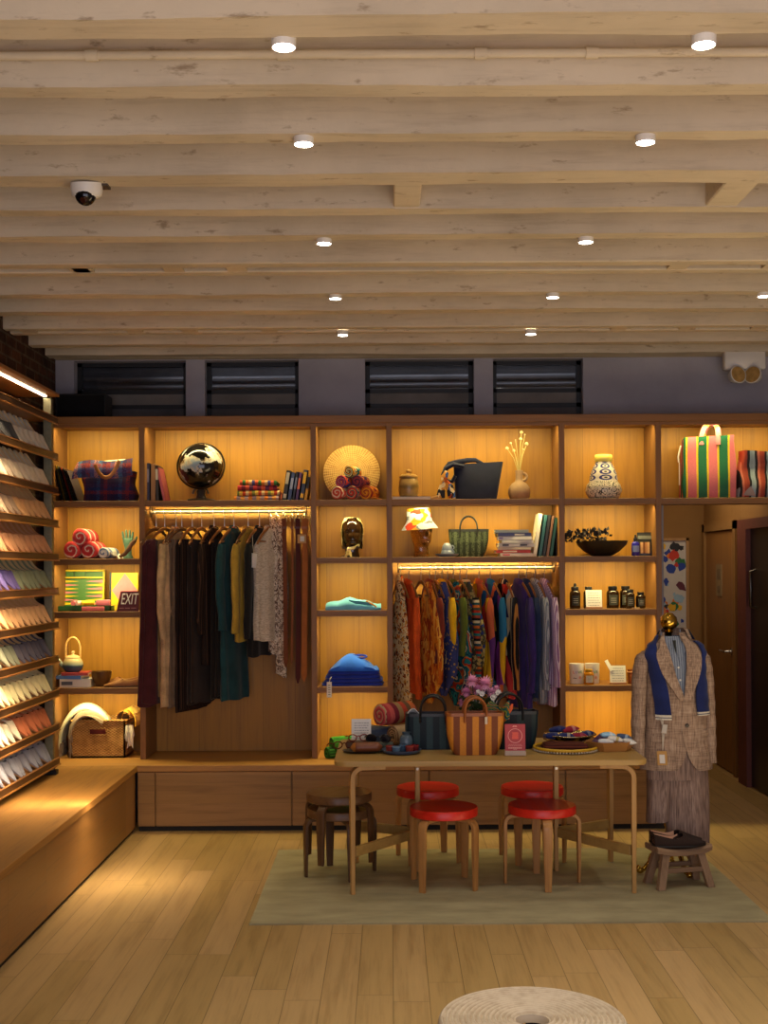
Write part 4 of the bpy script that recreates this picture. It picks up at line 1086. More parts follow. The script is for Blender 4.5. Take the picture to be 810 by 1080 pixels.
tag(MB().box((ox(111), 8.76, S3 + .060), (.095, .07, .040), (0, 0, .1), bev=.008, seg=2).build('game_box', PNK), 'pink rounded box lying across the backgammon tray', 'box')
tag(MB().box((ox(102), 8.705, S3 + .018), (.16, .012, .030), (0, 0, 0), bev=.004, seg=2).build('dice_pouch', paint(C(206, 104, 110), .6)), 'flat pink pouch leaning on the front of the backgammon tray', 'pouch')
yb = thing('hardback_book', 'yellow hardback book with a large pink diamond standing behind the exit sign', 'book', (ox(129), 8.86, S3), rot=(R(-8), 0, R(4)))
MB().box2((-.093, 0, .0), (.1, .03, .275), bev=.002).build('cover', YLW, yb, smooth=0)
MB().box2((-.104, -.002, .0), (-.090, .032, .275)).build('spine', paint(C(34, 40, 46), .5), yb, smooth=0)
MB().add([(.005, -.0012, .27), (.097, -.0012, .145), (.005, -.0012, .02), (-.087, -.0012, .145)], [(0, 1, 2, 3)]).build('diamond_print', PNK, yb, smooth=0)
ex = thing('exit_sign', 'small slanted maroon EXIT sign with white letters on the shelf edge', 'sign', (ox(134.2, 8.665), 8.665, S3), rot=(R(-6), 0, 0))
MAR = paint(C(92, 22, 32), .4)
MB().prism([(-.078, 0), (.078, 0), (.078, .142), (-.044, .142), (-.052, .137)], .014).build('sign_plate', MAR, ex, smooth=0)
WHT = paint(C(236, 232, 226), .5, .02)
text_mesh('lettering', 'EXIT', .112, WHT, ex, (.010, -.001, .084), (R(90), 0, 0), shear=.22, sx=.52)
dn = MB()
for k in range(14):
    if k % 5 != 4: dn.box2((-.058 + k * .0085, -.0012, .020), (-.052 + k * .0085, 0, .025))
dn.build('small_lettering', paint(C(180, 130, 130), .5), ex, smooth=0)
# teapot shelf
def flat_book(lab, c, w, d, t, col, rz, grp, band=None, name='book'):
    o = thing(name, lab, 'book', c, rz, grp)
    e = .0025
    MB().box2((-w / 2, -d / 2, 0), (w / 2, d / 2, e)).box2((-w / 2, -d / 2, t - e), (w / 2, d / 2, t)).box2((-w / 2, -d / 2, 0), (w / 2, -d / 2 + e, t)).build('cover', paint(col, .5, .06), o, smooth=0)
    MB().box2((-w / 2 + .004, -d / 2 + e, e), (w / 2 - .004, d / 2 - .004, t - e)).build('pages', M_page, o, smooth=0)
    if band:
        m = MB()
        for a, b in band[1]: MB().box2((-w / 2 + w * a, -d / 2 - .001, t * .28), (-w / 2 + w * b, -d / 2, t * .72)).build('spine_title', paint(band[0], .5), o, smooth=0)
    return o
gt = 'books under the teapot'
flat_book('thick white boxed book at the bottom under the teapot', (ox(83), 8.78, S4), .215, .2, .058, C(216, 206, 196), R(3), gt, (C(90, 90, 100), [(.06, .42)]))
flat_book('pale blue book in the middle of the pile under the teapot', (ox(78), 8.77, S4 + .058), .185, .18, .024, C(96, 136, 200), R(-6), gt)
flat_book('red book directly under the teapot', (ox(82), 8.78, S4 + .082), .185, .18, .020, C(176, 60, 56), R(4), gt)
tp = thing('teapot', 'blue and cream stoneware teapot with an arched cane handle', 'teapot', (ox(78), 8.78, S4 + .102))
MB().lathe([(.001, .0), (.048, .0), (.066, .018), (.072, .045), (.068, .075), (.055, .095), (.046, .10)], 32).build('body', glaze(((0, C(40, 66, 92)), (.45, C(56, 84, 104)), (.55, C(150, 160, 140)), (.8, C(196, 176, 130)), (1, C(206, 180, 128))), 'z', 0, .1), tp)
ld = MB().lathe([(.056, .096), (.054, .106), (.03, .118), (.012, .122), (.008, .128), (.014, .136), (.012, .146), (.001, .149)], 28).build('lid', glaze(((0, C(206, 180, 130)), (1, C(216, 190, 140))), 'z', .09, .15), tp)
MB().tube([(-.055, 0, .035), (-.085, 0, .055), (-.100, 0, .085), (-.118, 0, .098)], [.022, .016, .012, .009], 12).build('spout', glaze(((0, C(60, 90, 110)), (.5, C(150, 160, 150)), (1, C(190, 186, 160))), 'z', .03, .1), tp)
hd = [(-.050, 0, .095)] + [(.052 * math.cos(a), 0, .16 + .085 * math.sin(a)) for a in [PI - PI * k / 14 for k in range(15)]] + [(.050, 0, .095)]
MB().tube(hd, .0075, 10).build('cane_handle', paint(C(206, 160, 96), .55, .15, 40), tp)
bo = thing('wooden_bowl', 'dark brown turned bowl beside the pile of books under the teapot', 'bowl', (ox(107.5), 8.79, S4))
MB().lathe([(.001, .0), (.040, .0), (.042, .012), (.055, .03), (.067, .065), (.072, .105), (.069, .105), (.062, .065), (.045, .03), (.001, .024)], 36).build('bowl', wood(C(92, 60, 26), C(60, 38, 16), 'x', rough=.35), bo)
TAN = C(150, 96, 46)
for (x, y, rz, l) in ((130, 8.74, R(100), 'front shoe of the tan leather pair beside the dark bowl'), (127, 8.86, R(96), 'rear shoe of the tan leather pair beside the dark bowl')):
    shoe('leather_shoe', l, TAN, C(186, 140, 86), C(80, 52, 28), (ox(x, y) + .13, y, S4 + .0005), (0, 0, rz), 'tan leather shoes', .6)
# basket with throws
bk = thing('woven_basket', 'square woven rattan basket with a cut-out handle holding two throws', 'basket', (ox(106.5, 8.83), 8.845, SB))
W_, D_, H_ = .385, .27, .262
MW = weave(C(196, 148, 84), C(140, 98, 50), 115)
m = MB()
def wall_with_hole(sgn):
    y0, y1 = sgn * D_ / 2, sgn * (D_ / 2 - .012)
    a, b, c1, c2 = -.06, .06, .165, .205
    m.box2((-W_ / 2, y0, 0), (a, y1, H_)).box2((b, y0, 0), (W_ / 2, y1, H_)).box2((a, y0, 0), (b, y1, c1)).box2((a, y0, c2), (b, y1, H_))
wall_with_hole(-1); wall_with_hole(1)
m.box2((-W_ / 2, -D_ / 2, 0), (-W_ / 2 + .012, D_ / 2, H_)).box2((W_ / 2 - .012, -D_ / 2, 0), (W_ / 2, D_ / 2, H_)).box2((-W_ / 2, -D_ / 2, 0), (W_ / 2, D_ / 2, .012))
m.build('basket_wall', MW, bk, smooth=0)
MB().tube([v + Vector((0, 0, 0)) for v in rrect(W_, D_, H_, .02, 4)], .009, 8, closed=True).build('rim', MW, bk)
hh_ = MB()
for a, b in (((-.068, -.142, .157), (.068, -.132, .167)), ((-.068, -.142, .203), (.068, -.132, .213)), ((-.07, -.142, .157), (-.058, -.132, .213)), ((.058, -.142, .157), (.07, -.132, .213))): hh_.box2(a, b, bev=.002)
hh_.build('handle_trim', MW, bk, smooth=30)
tag(MB().box((ox(106.5, 8.83), 8.84, SB + .13), (.33, .2, .18), bev=.03, seg=3).build('folded_blanket', fabric(C(120, 50, 40))), 'red folded blanket glimpsed through the basket handle hole', 'blanket')
def throw(name, lab, pts, wid, mat, y, fmat, nfr, flen):
    o = thing(name, lab, 'throw', (0, 0, 0))
    pth = [Vector((ox(a, y), y, pz(b, y))) for a, b in pts]
    def f(u, v):
        k = u * (len(pth) - 1); i = min(int(k), len(pth) - 2); q = k - i
        p0, p1, p2, p3 = pth[max(i - 1, 0)], pth[i], pth[i + 1], pth[min(i + 2, len(pth) - 1)]
        p = .5 * (2 * p1 + (p2 - p0) * q + (2 * p0 - 5 * p1 + 4 * p2 - p3) * q * q + (3 * p1 - p0 - 3 * p2 + p3) * q ** 3)
        return p + Vector((.008 * math.sin(v * 22 + u * 3), (v - .5) * wid, .010 * math.sin(v * 17 + u * 5) - .035 * (2 * v - 1) ** 2))
    MB().grid(f, 30, 24, thick=.012).build('cloth', mat, o, smooth=70)
    fr = MB(); rr = random.Random(5)
    for k in range(nfr):
        p = f(1, k / (nfr - 1)); L = flen * rr.uniform(.6, 1.1)
        q = [p + Vector((.006 * math.sin(k + s * 4), rr.uniform(-.008, .008), -L * s / 4)) for s in range(5)]
        fr.tube(q, [.004, .005, .004, .005, .002], 5)
    fr.build('fringe', fmat, o)
    return o
throw('fringed_throw', 'cream throw with grey brown fringes draped over the rack side of the basket', [(112, 757), (104, 747), (92, 742), (80, 746), (70, 758), (66, 772), (65, 780)], .20, striped((C(226, 220, 190), C(230, 226, 204), C(216, 208, 176)), 'y', 8), 8.85, fabric(C(132, 116, 100)), 26, .13)
gf = MB()
rr = random.Random(8)
throw('fringed_throw', 'taupe throw with long fringe hanging over the front corner of the basket', [(108, 757), (100, 752), (90, 750), (82, 753), (77, 761), (75, 770)], .10, fabric(C(132, 112, 92)), 8.74, fabric(C(120, 104, 90)), 22, .17)
yr = thing('yellow_throw', 'mustard yellow rolled throw with white knotted fringe in the basket', 'throw', (ox(132.5, 8.80), 8.73, SB + .285))
M_y = fabric(C(206, 160, 30))
m = MB()
rs = []
for i in range(34):
    a = i * .33; r_ = .018 + .0016 * i
    rs.append([Vector((r_ * math.cos(a + 2), .0, r_ * math.sin(a + 2) * .9)), Vector((r_ * math.cos(a + 2) * 1.05, .22, r_ * math.sin(a + 2) * .9))])
m.loft(rs, False, False)
m.grid(lambda u, v: (.062 * math.cos(.4 - 1.9 * u + 1.2) + .02, .22 * v, .062 * math.sin(.4 - 1.9 * u + 1.2) - .05 * u), 12, 6, thick=.006)
m.build('rolled_cloth', M_y, yr, smooth=70)
fm_ = MB()
for k in range(26):
    x0, y0 = .035 + rr.uniform(-.02, .025), rr.uniform(-.02, .05); z0 = -.06
    L = rr.uniform(.08, .16)
    fm_.tube([(x0, y0, z0), (x0 + rr.uniform(-.01, .012), y0 - .01, z0 - L * .5), (x0 + rr.uniform(-.02, .01), y0 - .005, z0 - L)], [.006, .008, .004], 6)
fm_.build('fringe', fabric(C(214, 204, 188)), yr)

# ---- second bay, top shelf -------------------------------------------
gb = 'books at the near end of the globe shelf'
book('navy blue tall book standing against the divider beside the globe', (ox(158.3), 8.72, S1), .040, .2, .268, C(44, 48, 84), (0, R(0), 0), gb, band=(C(120, 120, 150), [(.5, .85)]))
book('tan brown book between the navy and black books', (ox(164.5), 8.72, S1), .036, .2, .264, C(146, 104, 66), (0, R(1), 0), gb)
book('black book between the tan and the pink books', (ox(169.3), 8.72, S1), .022, .2, .252, C(44, 36, 38), (0, R(-1.5), 0), gb, band=(C(190, 180, 170), [(.6, .9)]))
book('pink book leaning over against the black book', (ox(176.6), 8.72, S1 + .002), .020, .2, .240, C(180, 84, 96), (0, R(-12), 0), gb)
gl = thing('globe', 'glossy black desk globe with silvery continents on a dark round foot', 'globe', (ox(212.5), 8.82, S1))
def globem():
    t = NT('globe_map')
    n1 = t.noise(t.coord(), 7.5, 5, .55)
    f = t.ramp(n1, [(.52, (0, 0, 0, 1)), (.535, (1, 1, 1, 1))])
    n2 = t.noise(t.coord(), 16, 3)
    land = t.ramp(n2, [(.35, C(120, 92, 60)), (.5, C(206, 196, 176)), (.65, C(150, 172, 190))])
    return t.done(t.mix(f, C(14, 13, 14), land), .12, 0, .6)
MB().ball((0, 0, .255), .158, 40, 26).build('ball', globem(), gl, smooth=80)
rg_ = MB().tube([(.168 * math.cos(a), .168 * math.sin(a) * .25, .255 + .168 * math.sin(a) * .97) for a in [2 * PI * k / 48 for k in range(48)]], .007, 8, closed=True, flat=1.6)
rg_.build('meridian_ring', metal(C(70, 62, 56), .35), gl)
MB().lathe([(.001, .0), (.098, .0), (.10, .012), (.09, .018), (.04, .024), (.030, .05), (.034, .075), (.024, .09)], 32).build('foot', paint(C(40, 34, 32), .3), gl)
MB().tube([(.055 * math.cos(a), -.02, .055 + .05 * math.sin(a)) for a in [PI * k / 12 for k in range(13)]], .008, 8).build('cradle', metal(C(110, 104, 98), .3), gl)
TW = lambda a: striped(a, 'x', 9, .85)
twl = [((C(226, 160, 80), C(176, 150, 160), C(220, 130, 50), C(150, 130, 150)), 'grey and orange checked folded cloth at the bottom of the pile'),
       ((C(196, 70, 40), C(220, 200, 150), C(206, 110, 50), C(120, 130, 70), C(226, 190, 80)), 'red and yellow checked folded cloth, second from the bottom'),
       ((C(120, 40, 60), C(206, 90, 60), C(90, 50, 90), C(190, 60, 60)), 'dark purple and red folded cloth, third from the bottom'),
       ((C(60, 110, 60), C(206, 120, 50), C(210, 170, 120), C(70, 70, 130), C(206, 90, 60)), 'green and orange folded cloth on top of the pile')]
for k, (cs, l) in enumerate(twl):
    m = MB(); wd = .315 - .018 * k
    rs = []
    for i in range(9):
        a = -PI / 2 + PI * i / 8; rs.append([Vector((x, -.10 - .018 * math.cos(a) + .006 * math.sin(x * 20), .018 + .018 * math.sin(a) + .002 * math.sin(x * 14 + k))) for x in [-wd / 2 + wd * q / 20 for q in range(21)]])
    m.loft(rs, False, False)
    m.box2((-wd / 2 + .002, -.10, .001), (wd / 2 - .002, .11, .0355), bev=.012)
    tag(m.build('folded_cloth', TW(cs), loc=(ox(272 + (k % 2) * 1.5 + k * .4), 8.84, S1 + .0365 * k), rot=(0, 0, random.uniform(-.04, .04))), l, 'cloth', 'folded cloths beside the globe')
fr = thing('cloth_fringe', 'dark red fringed cloth end spilling beside the folded cloths', 'cloth', (ox(294), 8.78, S1))
m = MB()
for k in range(14): m.tube([(rr.uniform(-.03, .01), rr.uniform(-.02, .04), .09), (rr.uniform(-.02, .03), rr.uniform(-.03, .03), .05), (rr.uniform(0, .045), rr.uniform(-.03, .03), .003)], [.006, .008, .005], 6)
m.build('fringe', fabric(C(130, 60, 40)), fr)
gb2 = 'leaning books beside the folded cloths'
for k, (x, t, h, c, bc, l) in enumerate(((303, .030, .215, C(40, 38, 40), C(190, 180, 160), 'black book with pale title, first of the leaning row'), (308.2, .026, .20, C(56, 72, 120), C(150, 160, 190), 'slate blue book, second of the leaning row'), (312.3, .018, .205, C(26, 28, 46), C(110, 120, 150), 'thin near-black book, third of the leaning row'), (315.8, .022, .20, C(88, 54, 110), C(214, 110, 80), 'purple book with a red top, fourth of the leaning row'), (320.8, .030, .218, C(44, 56, 90), C(226, 176, 20), 'blue book with a yellow band, fifth of the leaning row'), (325.2, .022, .21, C(206, 150, 20), C(20, 20, 20), 'yellow and black book at the end of the leaning row'))):
    book(l, (ox(x) - .012, 8.73, S1 + .001), t, .17, h, c, (0, R(9), 0), gb2, band=(bc, [(.08, .22), (.55, .93)] if k in (0, 4) else [(.4, .8)]))

# ---- narrow column ---------------------------------------------------
M_straw = rings((C(206, 166, 100), C(150, 106, 54)), 75, ax='xz', bump=.5, spokes=60)
wd = thing('woven_disc', 'large round pale straw disc leaning against the back of the shelf', 'straw disc', (ox(371.5, 8.93), 8.915, S1 + .206), rot=(R(-7), 0, 0))
Mx = Matrix.Rotation(R(90), 4, 'X')
MB().lathe([(.001, .03), (.05, .028), (.15, .02), (.196, .008), (.206, .0), (.2, -.01), (.15, -.002), (.001, .0)], 64, M=Mx).build('disc', M_straw, wd, smooth=60)
scs = [(355.5, 520.5, 7.2, (C(196, 60, 50), C(224, 200, 176), C(206, 90, 70)), 'red and cream patterned'), (371, 520.0, 7.4, (C(186, 60, 50), C(40, 70, 80), C(206, 150, 110), C(196, 50, 44)), 'red and dark teal'), (386, 519, 7.6, (C(196, 110, 30), C(140, 40, 40), C(216, 140, 40)), 'amber and dark red'),
       (359.5, 508, 7.0, (C(44, 50, 110), C(196, 60, 40), C(60, 70, 140), C(206, 100, 50)), 'indigo and orange'), (376.5, 508, 7.0, (C(110, 40, 60), C(60, 40, 70), C(150, 60, 60)), 'plum'), (368, 497.8, 6.2, (C(220, 150, 20), C(40, 120, 130), C(206, 190, 120), C(20, 40, 50)), 'yellow and turquoise')]
pos = ['bottom row of the scarf pile, nearest the globe', 'middle of the bottom row of the scarf pile', 'end of the bottom row of the scarf pile', 'second row of the scarf pile, nearest the globe', 'second row of the scarf pile, toward the tote', 'on top of the scarf pile']
for (x, y, r, cs, nm), ps in zip(scs, pos):
    rw = r * .00672
    row = 0 if y > 515 else (1 if y > 503 else 2)
    zz = S1 + [.049, .128, .200][row]
    cloth_roll('rolled_scarf', '%s rolled scarf, %s' % (nm, ps), (ox(x, 8.67), 8.67 + .01 * row, zz), rw * .97, .13, R(-26), (printed(cs + (C(206, 120, 40),), 40), spiral(cs, 40)), 'rolled scarves in a pile', 'scarf')
ft = MB()
for k in range(30): ft.tube([(rr.uniform(-.01, .02), rr.uniform(-.02, .02), .02), (rr.uniform(.01, .06), rr.uniform(-.03, .03), .012), (rr.uniform(.05, .10), rr.uniform(-.03, .02), .004)], [.004, .005, .003], 5)
tag(ft.build('scarf_fringe', fabric(C(206, 120, 30)), loc=(ox(389), 8.69, S1), smooth=60), 'orange scarf fringe trailing along the shelf beside the scarf pile', 'scarf')
def head(o, mat, sc_=1.0, name='head'):
    """glass display head, face towards -Y, neck base at z=0"""
    lv = [(0, .058, .050, .055), (.012, .056, .048, .054), (.04, .050, .044, .052), (.075, .050, .046, .056), (.09, .054, .062, .064), (.105, .060, .088, .070), (.125, .066, .094, .078), (.15, .072, .092, .086), (.18, .076, .088, .094), (.21, .077, .090, .098), (.24, .074, .088, .098), (.265, .064, .076, .086), (.285, .044, .054, .062), (.296, .018, .022, .026)]
    rs = []
    N = 36; SUB = 3
    zs = []
    for (a, b) in zip(lv, lv[1:]):
        for q in range(SUB): zs.append(tuple(a[k] + (b[k] - a[k]) * q / SUB for k in range(4)))
    zs.append(lv[-1])
    for z, w, f, b in zs:
        ring = []
        for k in range(N):
            a = 2 * PI * k / N; c, s = math.cos(a), math.sin(a)
            y = (-f if s < 0 else -b) * (-abs(s)) if False else (s * (b if s > 0 else f)); x = w * c
            if s < 0:
                fx = x / w
                nose = math.exp(-((z - .158) / .016) ** 2) * .022 + math.exp(-((z - .178) / .02) ** 2) * .012
                y -= nose * math.exp(-(fx / .16) ** 2)
                y += .013 * math.exp(-((z - .186) / .012) ** 2) * (math.exp(-((fx - .40) / .2) ** 2) + math.exp(-((fx + .40) / .2) ** 2))
                y -= .007 * math.exp(-((z - .128) / .006) ** 2) * math.exp(-(fx / .28) ** 2)
                y += .006 * math.exp(-((z - .114) / .006) ** 2) * math.exp(-(fx / .3) ** 2)
                y -= .008 * math.exp(-((z - .098) / .009) ** 2) * math.exp(-(fx / .3) ** 2)
                y -= .005 * math.exp(-((z - .204) / .01) ** 2) * (1 - fx * fx)
            ring.append(Vector((x, y, z)) * sc_)
        rs.append(ring)
    return MB().loft(rs).build(name, mat, o, smooth=70)
M_amber = NT('amber_glass'); M_amber.b.inputs['Transmission Weight'].default_value = .8
M_amber.b.inputs['Coat Weight'].default_value = .6
M_amber = M_amber.done(C(190, 130, 54), .06)
M_darkglass = NT('smoked_glass'); M_darkglass.b.inputs['Transmission Weight'].default_value = .2; M_darkglass.b.inputs['Coat Weight'].default_value = .6
M_darkglass = M_darkglass.done(C(44, 26, 12), .08)
h1 = thing('glass_bust', 'dark brown glass display head wearing a knotted headscarf', 'display head', (ox(371.5, 8.80), 8.80, S2), R(4))
head(h1, M_darkglass, .96)
SCARFM = printed((C(206, 186, 120), C(226, 210, 160), C(60, 50, 40), C(180, 156, 90)), 34)
def tie(o, m): return tag(o.build('headscarf', m, smooth=70), 'cream and gold patterned headscarf tied around the dark glass head', 'scarf')
hsf = thing('headscarf', 'cream and gold patterned headscarf tied under the chin of the dark glass head', 'scarf', (ox(371.5, 8.80), 8.80, S2), R(4))
rs = []
for i in range(14):
    s = i / 13; ring = []
    for k in range(25):
        a = -.62 * PI + 1.24 * PI * k / 24 + PI / 2     # open at the face
        z = .292 * .96 - .215 * s
        w, d = (.083 - .02 * (1 - math.sin(min(1, s * 2.2 + .1) * PI / 2)) * 1.6), (.108 - .05 * (1 - math.sin(min(1, s * 2.2 + .1) * PI / 2)))
        if s < .1: a = -.80 * PI + 1.6 * PI * k / 24 + PI / 2
        ring.append(Vector((w * math.cos(a) * (1 - .12 * s * s), d * math.sin(a) + .002 - .03 * s * (1 if math.sin(a) < 0 else 0), z + .004 * math.sin(a * 6 + s * 9))))
    rs.append(ring)
m = MB(); m.loft(rs, False, False); m.add(rs[0], [tuple(range(25))])
m.build('hood', SCARFM, hsf, smooth=70)
MB().ball((-.028, -.075, .058), (.018, .014, .015)).tube([(-.028, -.078, .058), (-.04, -.085, .03), (-.05, -.09, .006), (-.085, -.09, .004)], [.010, .012, .012, .006], 8, flat=.4).tube([(-.026, -.078, .058), (-.02, -.085, .03), (-.016, -.088, .004)], [.010, .013, .011], 8, flat=.4).tube([(-.02, -.07, .06), (.02, -.065, .07), (.05, -.04, .085)], [.012, .012, .012], 8, flat=.6).build('knot', SCARFM, hsf)
def folded(name, lab, c, w, d, h, mat, grp=None, seed=1, cat='clothes', taper=.92, rz=0):
    rs = []
    for i, (f, z) in enumerate(((.93, 0), (1.0, .12), (1.01, .35), (.99, .65), (.95, .9), (taper * .94, 1.0))):
        ring = []
        for v in rrect(w * f, d * f, h * z, min(w, d) * .14, 6):
            q = noise.noise(Vector((v.x * 9 + seed, v.y * 9, z * 2)))
            ring.append(Vector((v.x + .010 * q, v.y + .008 * q, v.z + (h * .16 * q if i > 2 else 0))))
        rs.append(ring)
    return tag(MB().loft(rs).build(name, mat, loc=c, rot=(0, 0, rz), smooth=60), lab, cat, grp)
LB = fabric(C(106, 178, 206), .15); 
jn = thing('folded_shirt', 'pale turquoise folded garment on its own narrow shelf', 'clothes', (ox(373), 8.80, S3))
rs = []
for i in range(15):
    s = i / 14; z0 = .03 + .045 * math.exp(-((s - .45) / .33) ** 2) + .006 * math.sin(s * 19)
    x = -.195 + .39 * s; dd = .14 - .03 * abs(s - .5)
    rs.append([Vector((x, -dd, 0)), Vector((x, -dd - .006, z0 * .5)), Vector((x, -dd * .9, z0 * .92 + .004 * math.sin(s * 23))), Vector((x, 0, z0 + .01)), Vector((x, dd * .9, z0 * .9)), Vector((x, dd, z0 * .4)), Vector((x, dd, 0))])
MB().loft(rs).build('body', LB, jn, smooth=70)
MB().tube([(.09, -.12, .063), (.12, -.135, .05), (.15, -.142, .032), (.165, -.142, .02)], .005, 8).build('orange_seam', paint(C(196, 130, 40), .7), jn)
rs = []
for i in range(10):
    s = i / 9; rs.append([Vector((-.03 + .17 * s, -.128 - .012 * math.sin(s * PI), .05 - .02 * s + dz_)) for dz_ in (0, .022)])
MB().loft(rs, False, False).build('neckband', fabric(C(74, 140, 160)), jn)
BL = fabric(C(34, 52, 150), .2); BL2 = fabric(C(40, 96, 206), .18)
for k in range(4):
    folded('folded_jeans', 'dark blue folded garment, %s in the blue pile' % ['bottom', 'second from the bottom', 'third from the bottom', 'fourth from the bottom'][k], (ox(372 + (k % 2)), 8.81, S4 + .026 * k), .43 - .022 * k, .28, .025, BL, 'dark blue folded clothes', k * 3.1, taper=.98)
bt = thing('folded_shirt', 'bright blue folded garment with a neckline on top of the blue pile', 'clothes', (ox(374), 8.81, S4 + .104))
rs = []
for i in range(17):
    s = i / 16; z0 = .018 + .088 * max(0, math.sin(min(1, max(0, s * 1.08)) * PI)) ** .55 - .012 * math.sin(s * 9 + 1)
    x = -.18 + .35 * s; dd = .14
    rs.append([Vector((x * 1.03, -dd, 0)), Vector((x * 1.02, -dd - .004, z0 * .45)), Vector((x * .96, -dd * .6, z0 * .85)), Vector((x * .9, 0, z0)), Vector((x * .9, dd * .8, z0 * .9)), Vector((x, dd, 0))])
MB().loft(rs).build('body', BL2, bt, smooth=70)
MB().tube([(.03 + .055 * math.cos(a), -.045 + .02 * math.sin(a), .097 + .010 * math.sin(a)) for a in [2 * PI * k / 24 for k in range(24)]], .007, 8, closed=True).build('neckband', BL, bt)
tg = thing('swing_tag', 'white paper swing tag hanging over the shelf edge from the blue pile', 'tag', (ox(346.5, 8.60), 8.612, S4 - .018))
MB().box((0, 0, 0), (.034, .002, .108)).build('card', paint(C(232, 226, 214), .7), tg, smooth=0)
m = MB()
for k in range(5): m.box((0, -.0015, .03 - .016 * k), (.016, .001, .005))
m.build('tag_print', paint(C(120, 120, 120), .7), tg, smooth=0)
MB().tube([(0, 0, .05), (.005, .02, .075), (.02, .08, .09)], .0015, 5).build('string', paint(C(220, 214, 200), .8), tg)
GB = striped((C(60, 130, 40), C(40, 96, 36), C(90, 160, 60), C(30, 70, 40)), 'z', 26)
for k, (x, y, z, r, L, rz, l) in enumerate(((343, 8.62, 0, .040, .16, R(-60), 'dark green rolled bag at the bottom of the green pile'), (352, 8.62, 0, .040, .17, R(-62), 'green rolled bag lying at the table end of the green pile'), (348, 8.64, .066, .042, .20, R(-64), 'bright green rolled bag on top of the green pile'))):
    cloth_roll('rolled_bag', l, (ox(x, y), y, SB + .040 + z), r, L, rz, (striped((C(60, 140, 40), C(40, 110, 34), C(80, 160, 54)), 'x', 20) if k else GB, spiral((C(50, 110, 40), C(36, 84, 30), C(70, 140, 50)), 30)), 'green rolled bags', 'bag')

# ---- wide bay ---------------------------------------------------------
flat_book('flat white book under the lidded jar', (ox(434), 8.78, S1), .27, .2, .022, C(216, 204, 190), 0, None)
jr = thing('lidded_jar', 'brown glazed stoneware jar with a knobbed lid', 'jar', (ox(431.5, 8.79), 8.79, S1 + .022))
MB().lathe([(.001, .0), (.060, .0), (.068, .02), (.071, .07), (.068, .115), (.060, .135), (.054, .14)], 36).build('jar_body', glaze(((0, C(110, 80, 40)), (.35, C(150, 112, 60)), (.5, C(110, 84, 46)), (.8, C(176, 140, 84)), (1, C(140, 104, 58))), 'z', 0, .14, .3, 20, .35), jr)
MB().lathe([(.066, .138), (.066, .150), (.05, .162), (.02, .168), (.014, .174), (.022, .184), (.02, .196), (.001, .2)], 32).build('lid', glaze(((0, C(150, 112, 60)), (1, C(176, 136, 80))), 'z', .13, .2, .3), jr)
M_nav = fabric(C(30, 32, 52), .2)
nt = thing('navy_tote', 'large slouching navy canvas tote bag with a folded-over top', 'bag', (ox(502), 8.80, S1))
rs = []
for i in range(12):
    s = i / 11; rs.append([v + Vector((.012 * s + (.014 if v.x > 0 else -.0) * s, .006 * math.sin(v.x * 20 + s * 5), .010 * s * v.x / .17)) for v in rrect(.29 + .05 * s, .15 - .06 * s, .262 * s, .035)])
MB().loft(rs).build('bag_body', M_nav, nt, smooth=60)
MB().tube([(-.09, -.06, .235), (-.16, -.06, .25), (-.215, -.05, .225), (-.235, -.045, .18), (-.215, -.05, .135), (-.17, -.06, .13), (-.15, -.065, .17)], [.03, .034, .034, .032, .03, .03, .024], 12, flat=.5, up=(0, 1, 0)).build('handle', M_nav, nt)
MB().tube([(.06, .0, .255), (.0, .0, .285), (-.06, -.02, .282), (-.13, -.04, .268), (-.19, -.055, .25), (-.22, -.06, .215)], [.010, .016, .018, .020, .022, .018], 10, flat=.45).build('handle', M_nav, nt)
ns = thing('tied_scarf', 'orange, blue and cream patterned scarf tied to the navy tote handle', 'scarf', (ox(470), 8.70, S1))
SF = printed((C(206, 140, 60), C(50, 90, 160), C(230, 206, 160), C(180, 80, 30), C(40, 40, 50)), 26)
MB().tube([(.0, .0, .20), (-.01, -.01, .165), (-.018, -.012, .13), (-.03, -.012, .07), (-.04, -.01, .012)], [.02, .024, .016, .026, .030], 12, flat=.5, up=(1, 0, 0)).tube([(.0, -.005, .13), (.028, -.012, .09), (.035, -.012, .05), (.04, -.012, .006)], [.014, .024, .028, .026], 12, flat=.5, up=(1, 0, 0)).build('cloth', SF, ns)
MB().tube([(-.04, -.01, .010), (-.075, -.02, .008), (-.11, -.02, .005)], [.02, .018, .01], 10, flat=.4).build('trailing_end', fabric(C(176, 130, 80)), ns)
vz = thing('stoneware_vase', 'matte beige gourd vase with a hole through its neck', 'vase', (ox(548), 8.82, S1))
M_st = paint(C(164, 130, 96), .8, .08, 30, 0, .3)
MB().lathe([(.001, .0), (.055, .0), (.072, .02), (.080, .055), (.074, .09), (.052, .118), (.030, .133), (.026, .15), (.026, .175), (.027, .21), (.024, .212), (.021, .20)], 36, caps=False).build('vase_body', M_st, vz)
MB().tube([(.028 + .026 * math.cos(a), 0, .165 + .026 * math.sin(a)) for a in [2 * PI * k / 20 for k in range(20)]], .011, 10, closed=True).build('ring_handle', M_st, vz)
st = thing('dried_flower', 'dried flower stems with round seed heads standing in the beige vase', 'dried flowers', (ox(548), 8.82, S1 + .10))
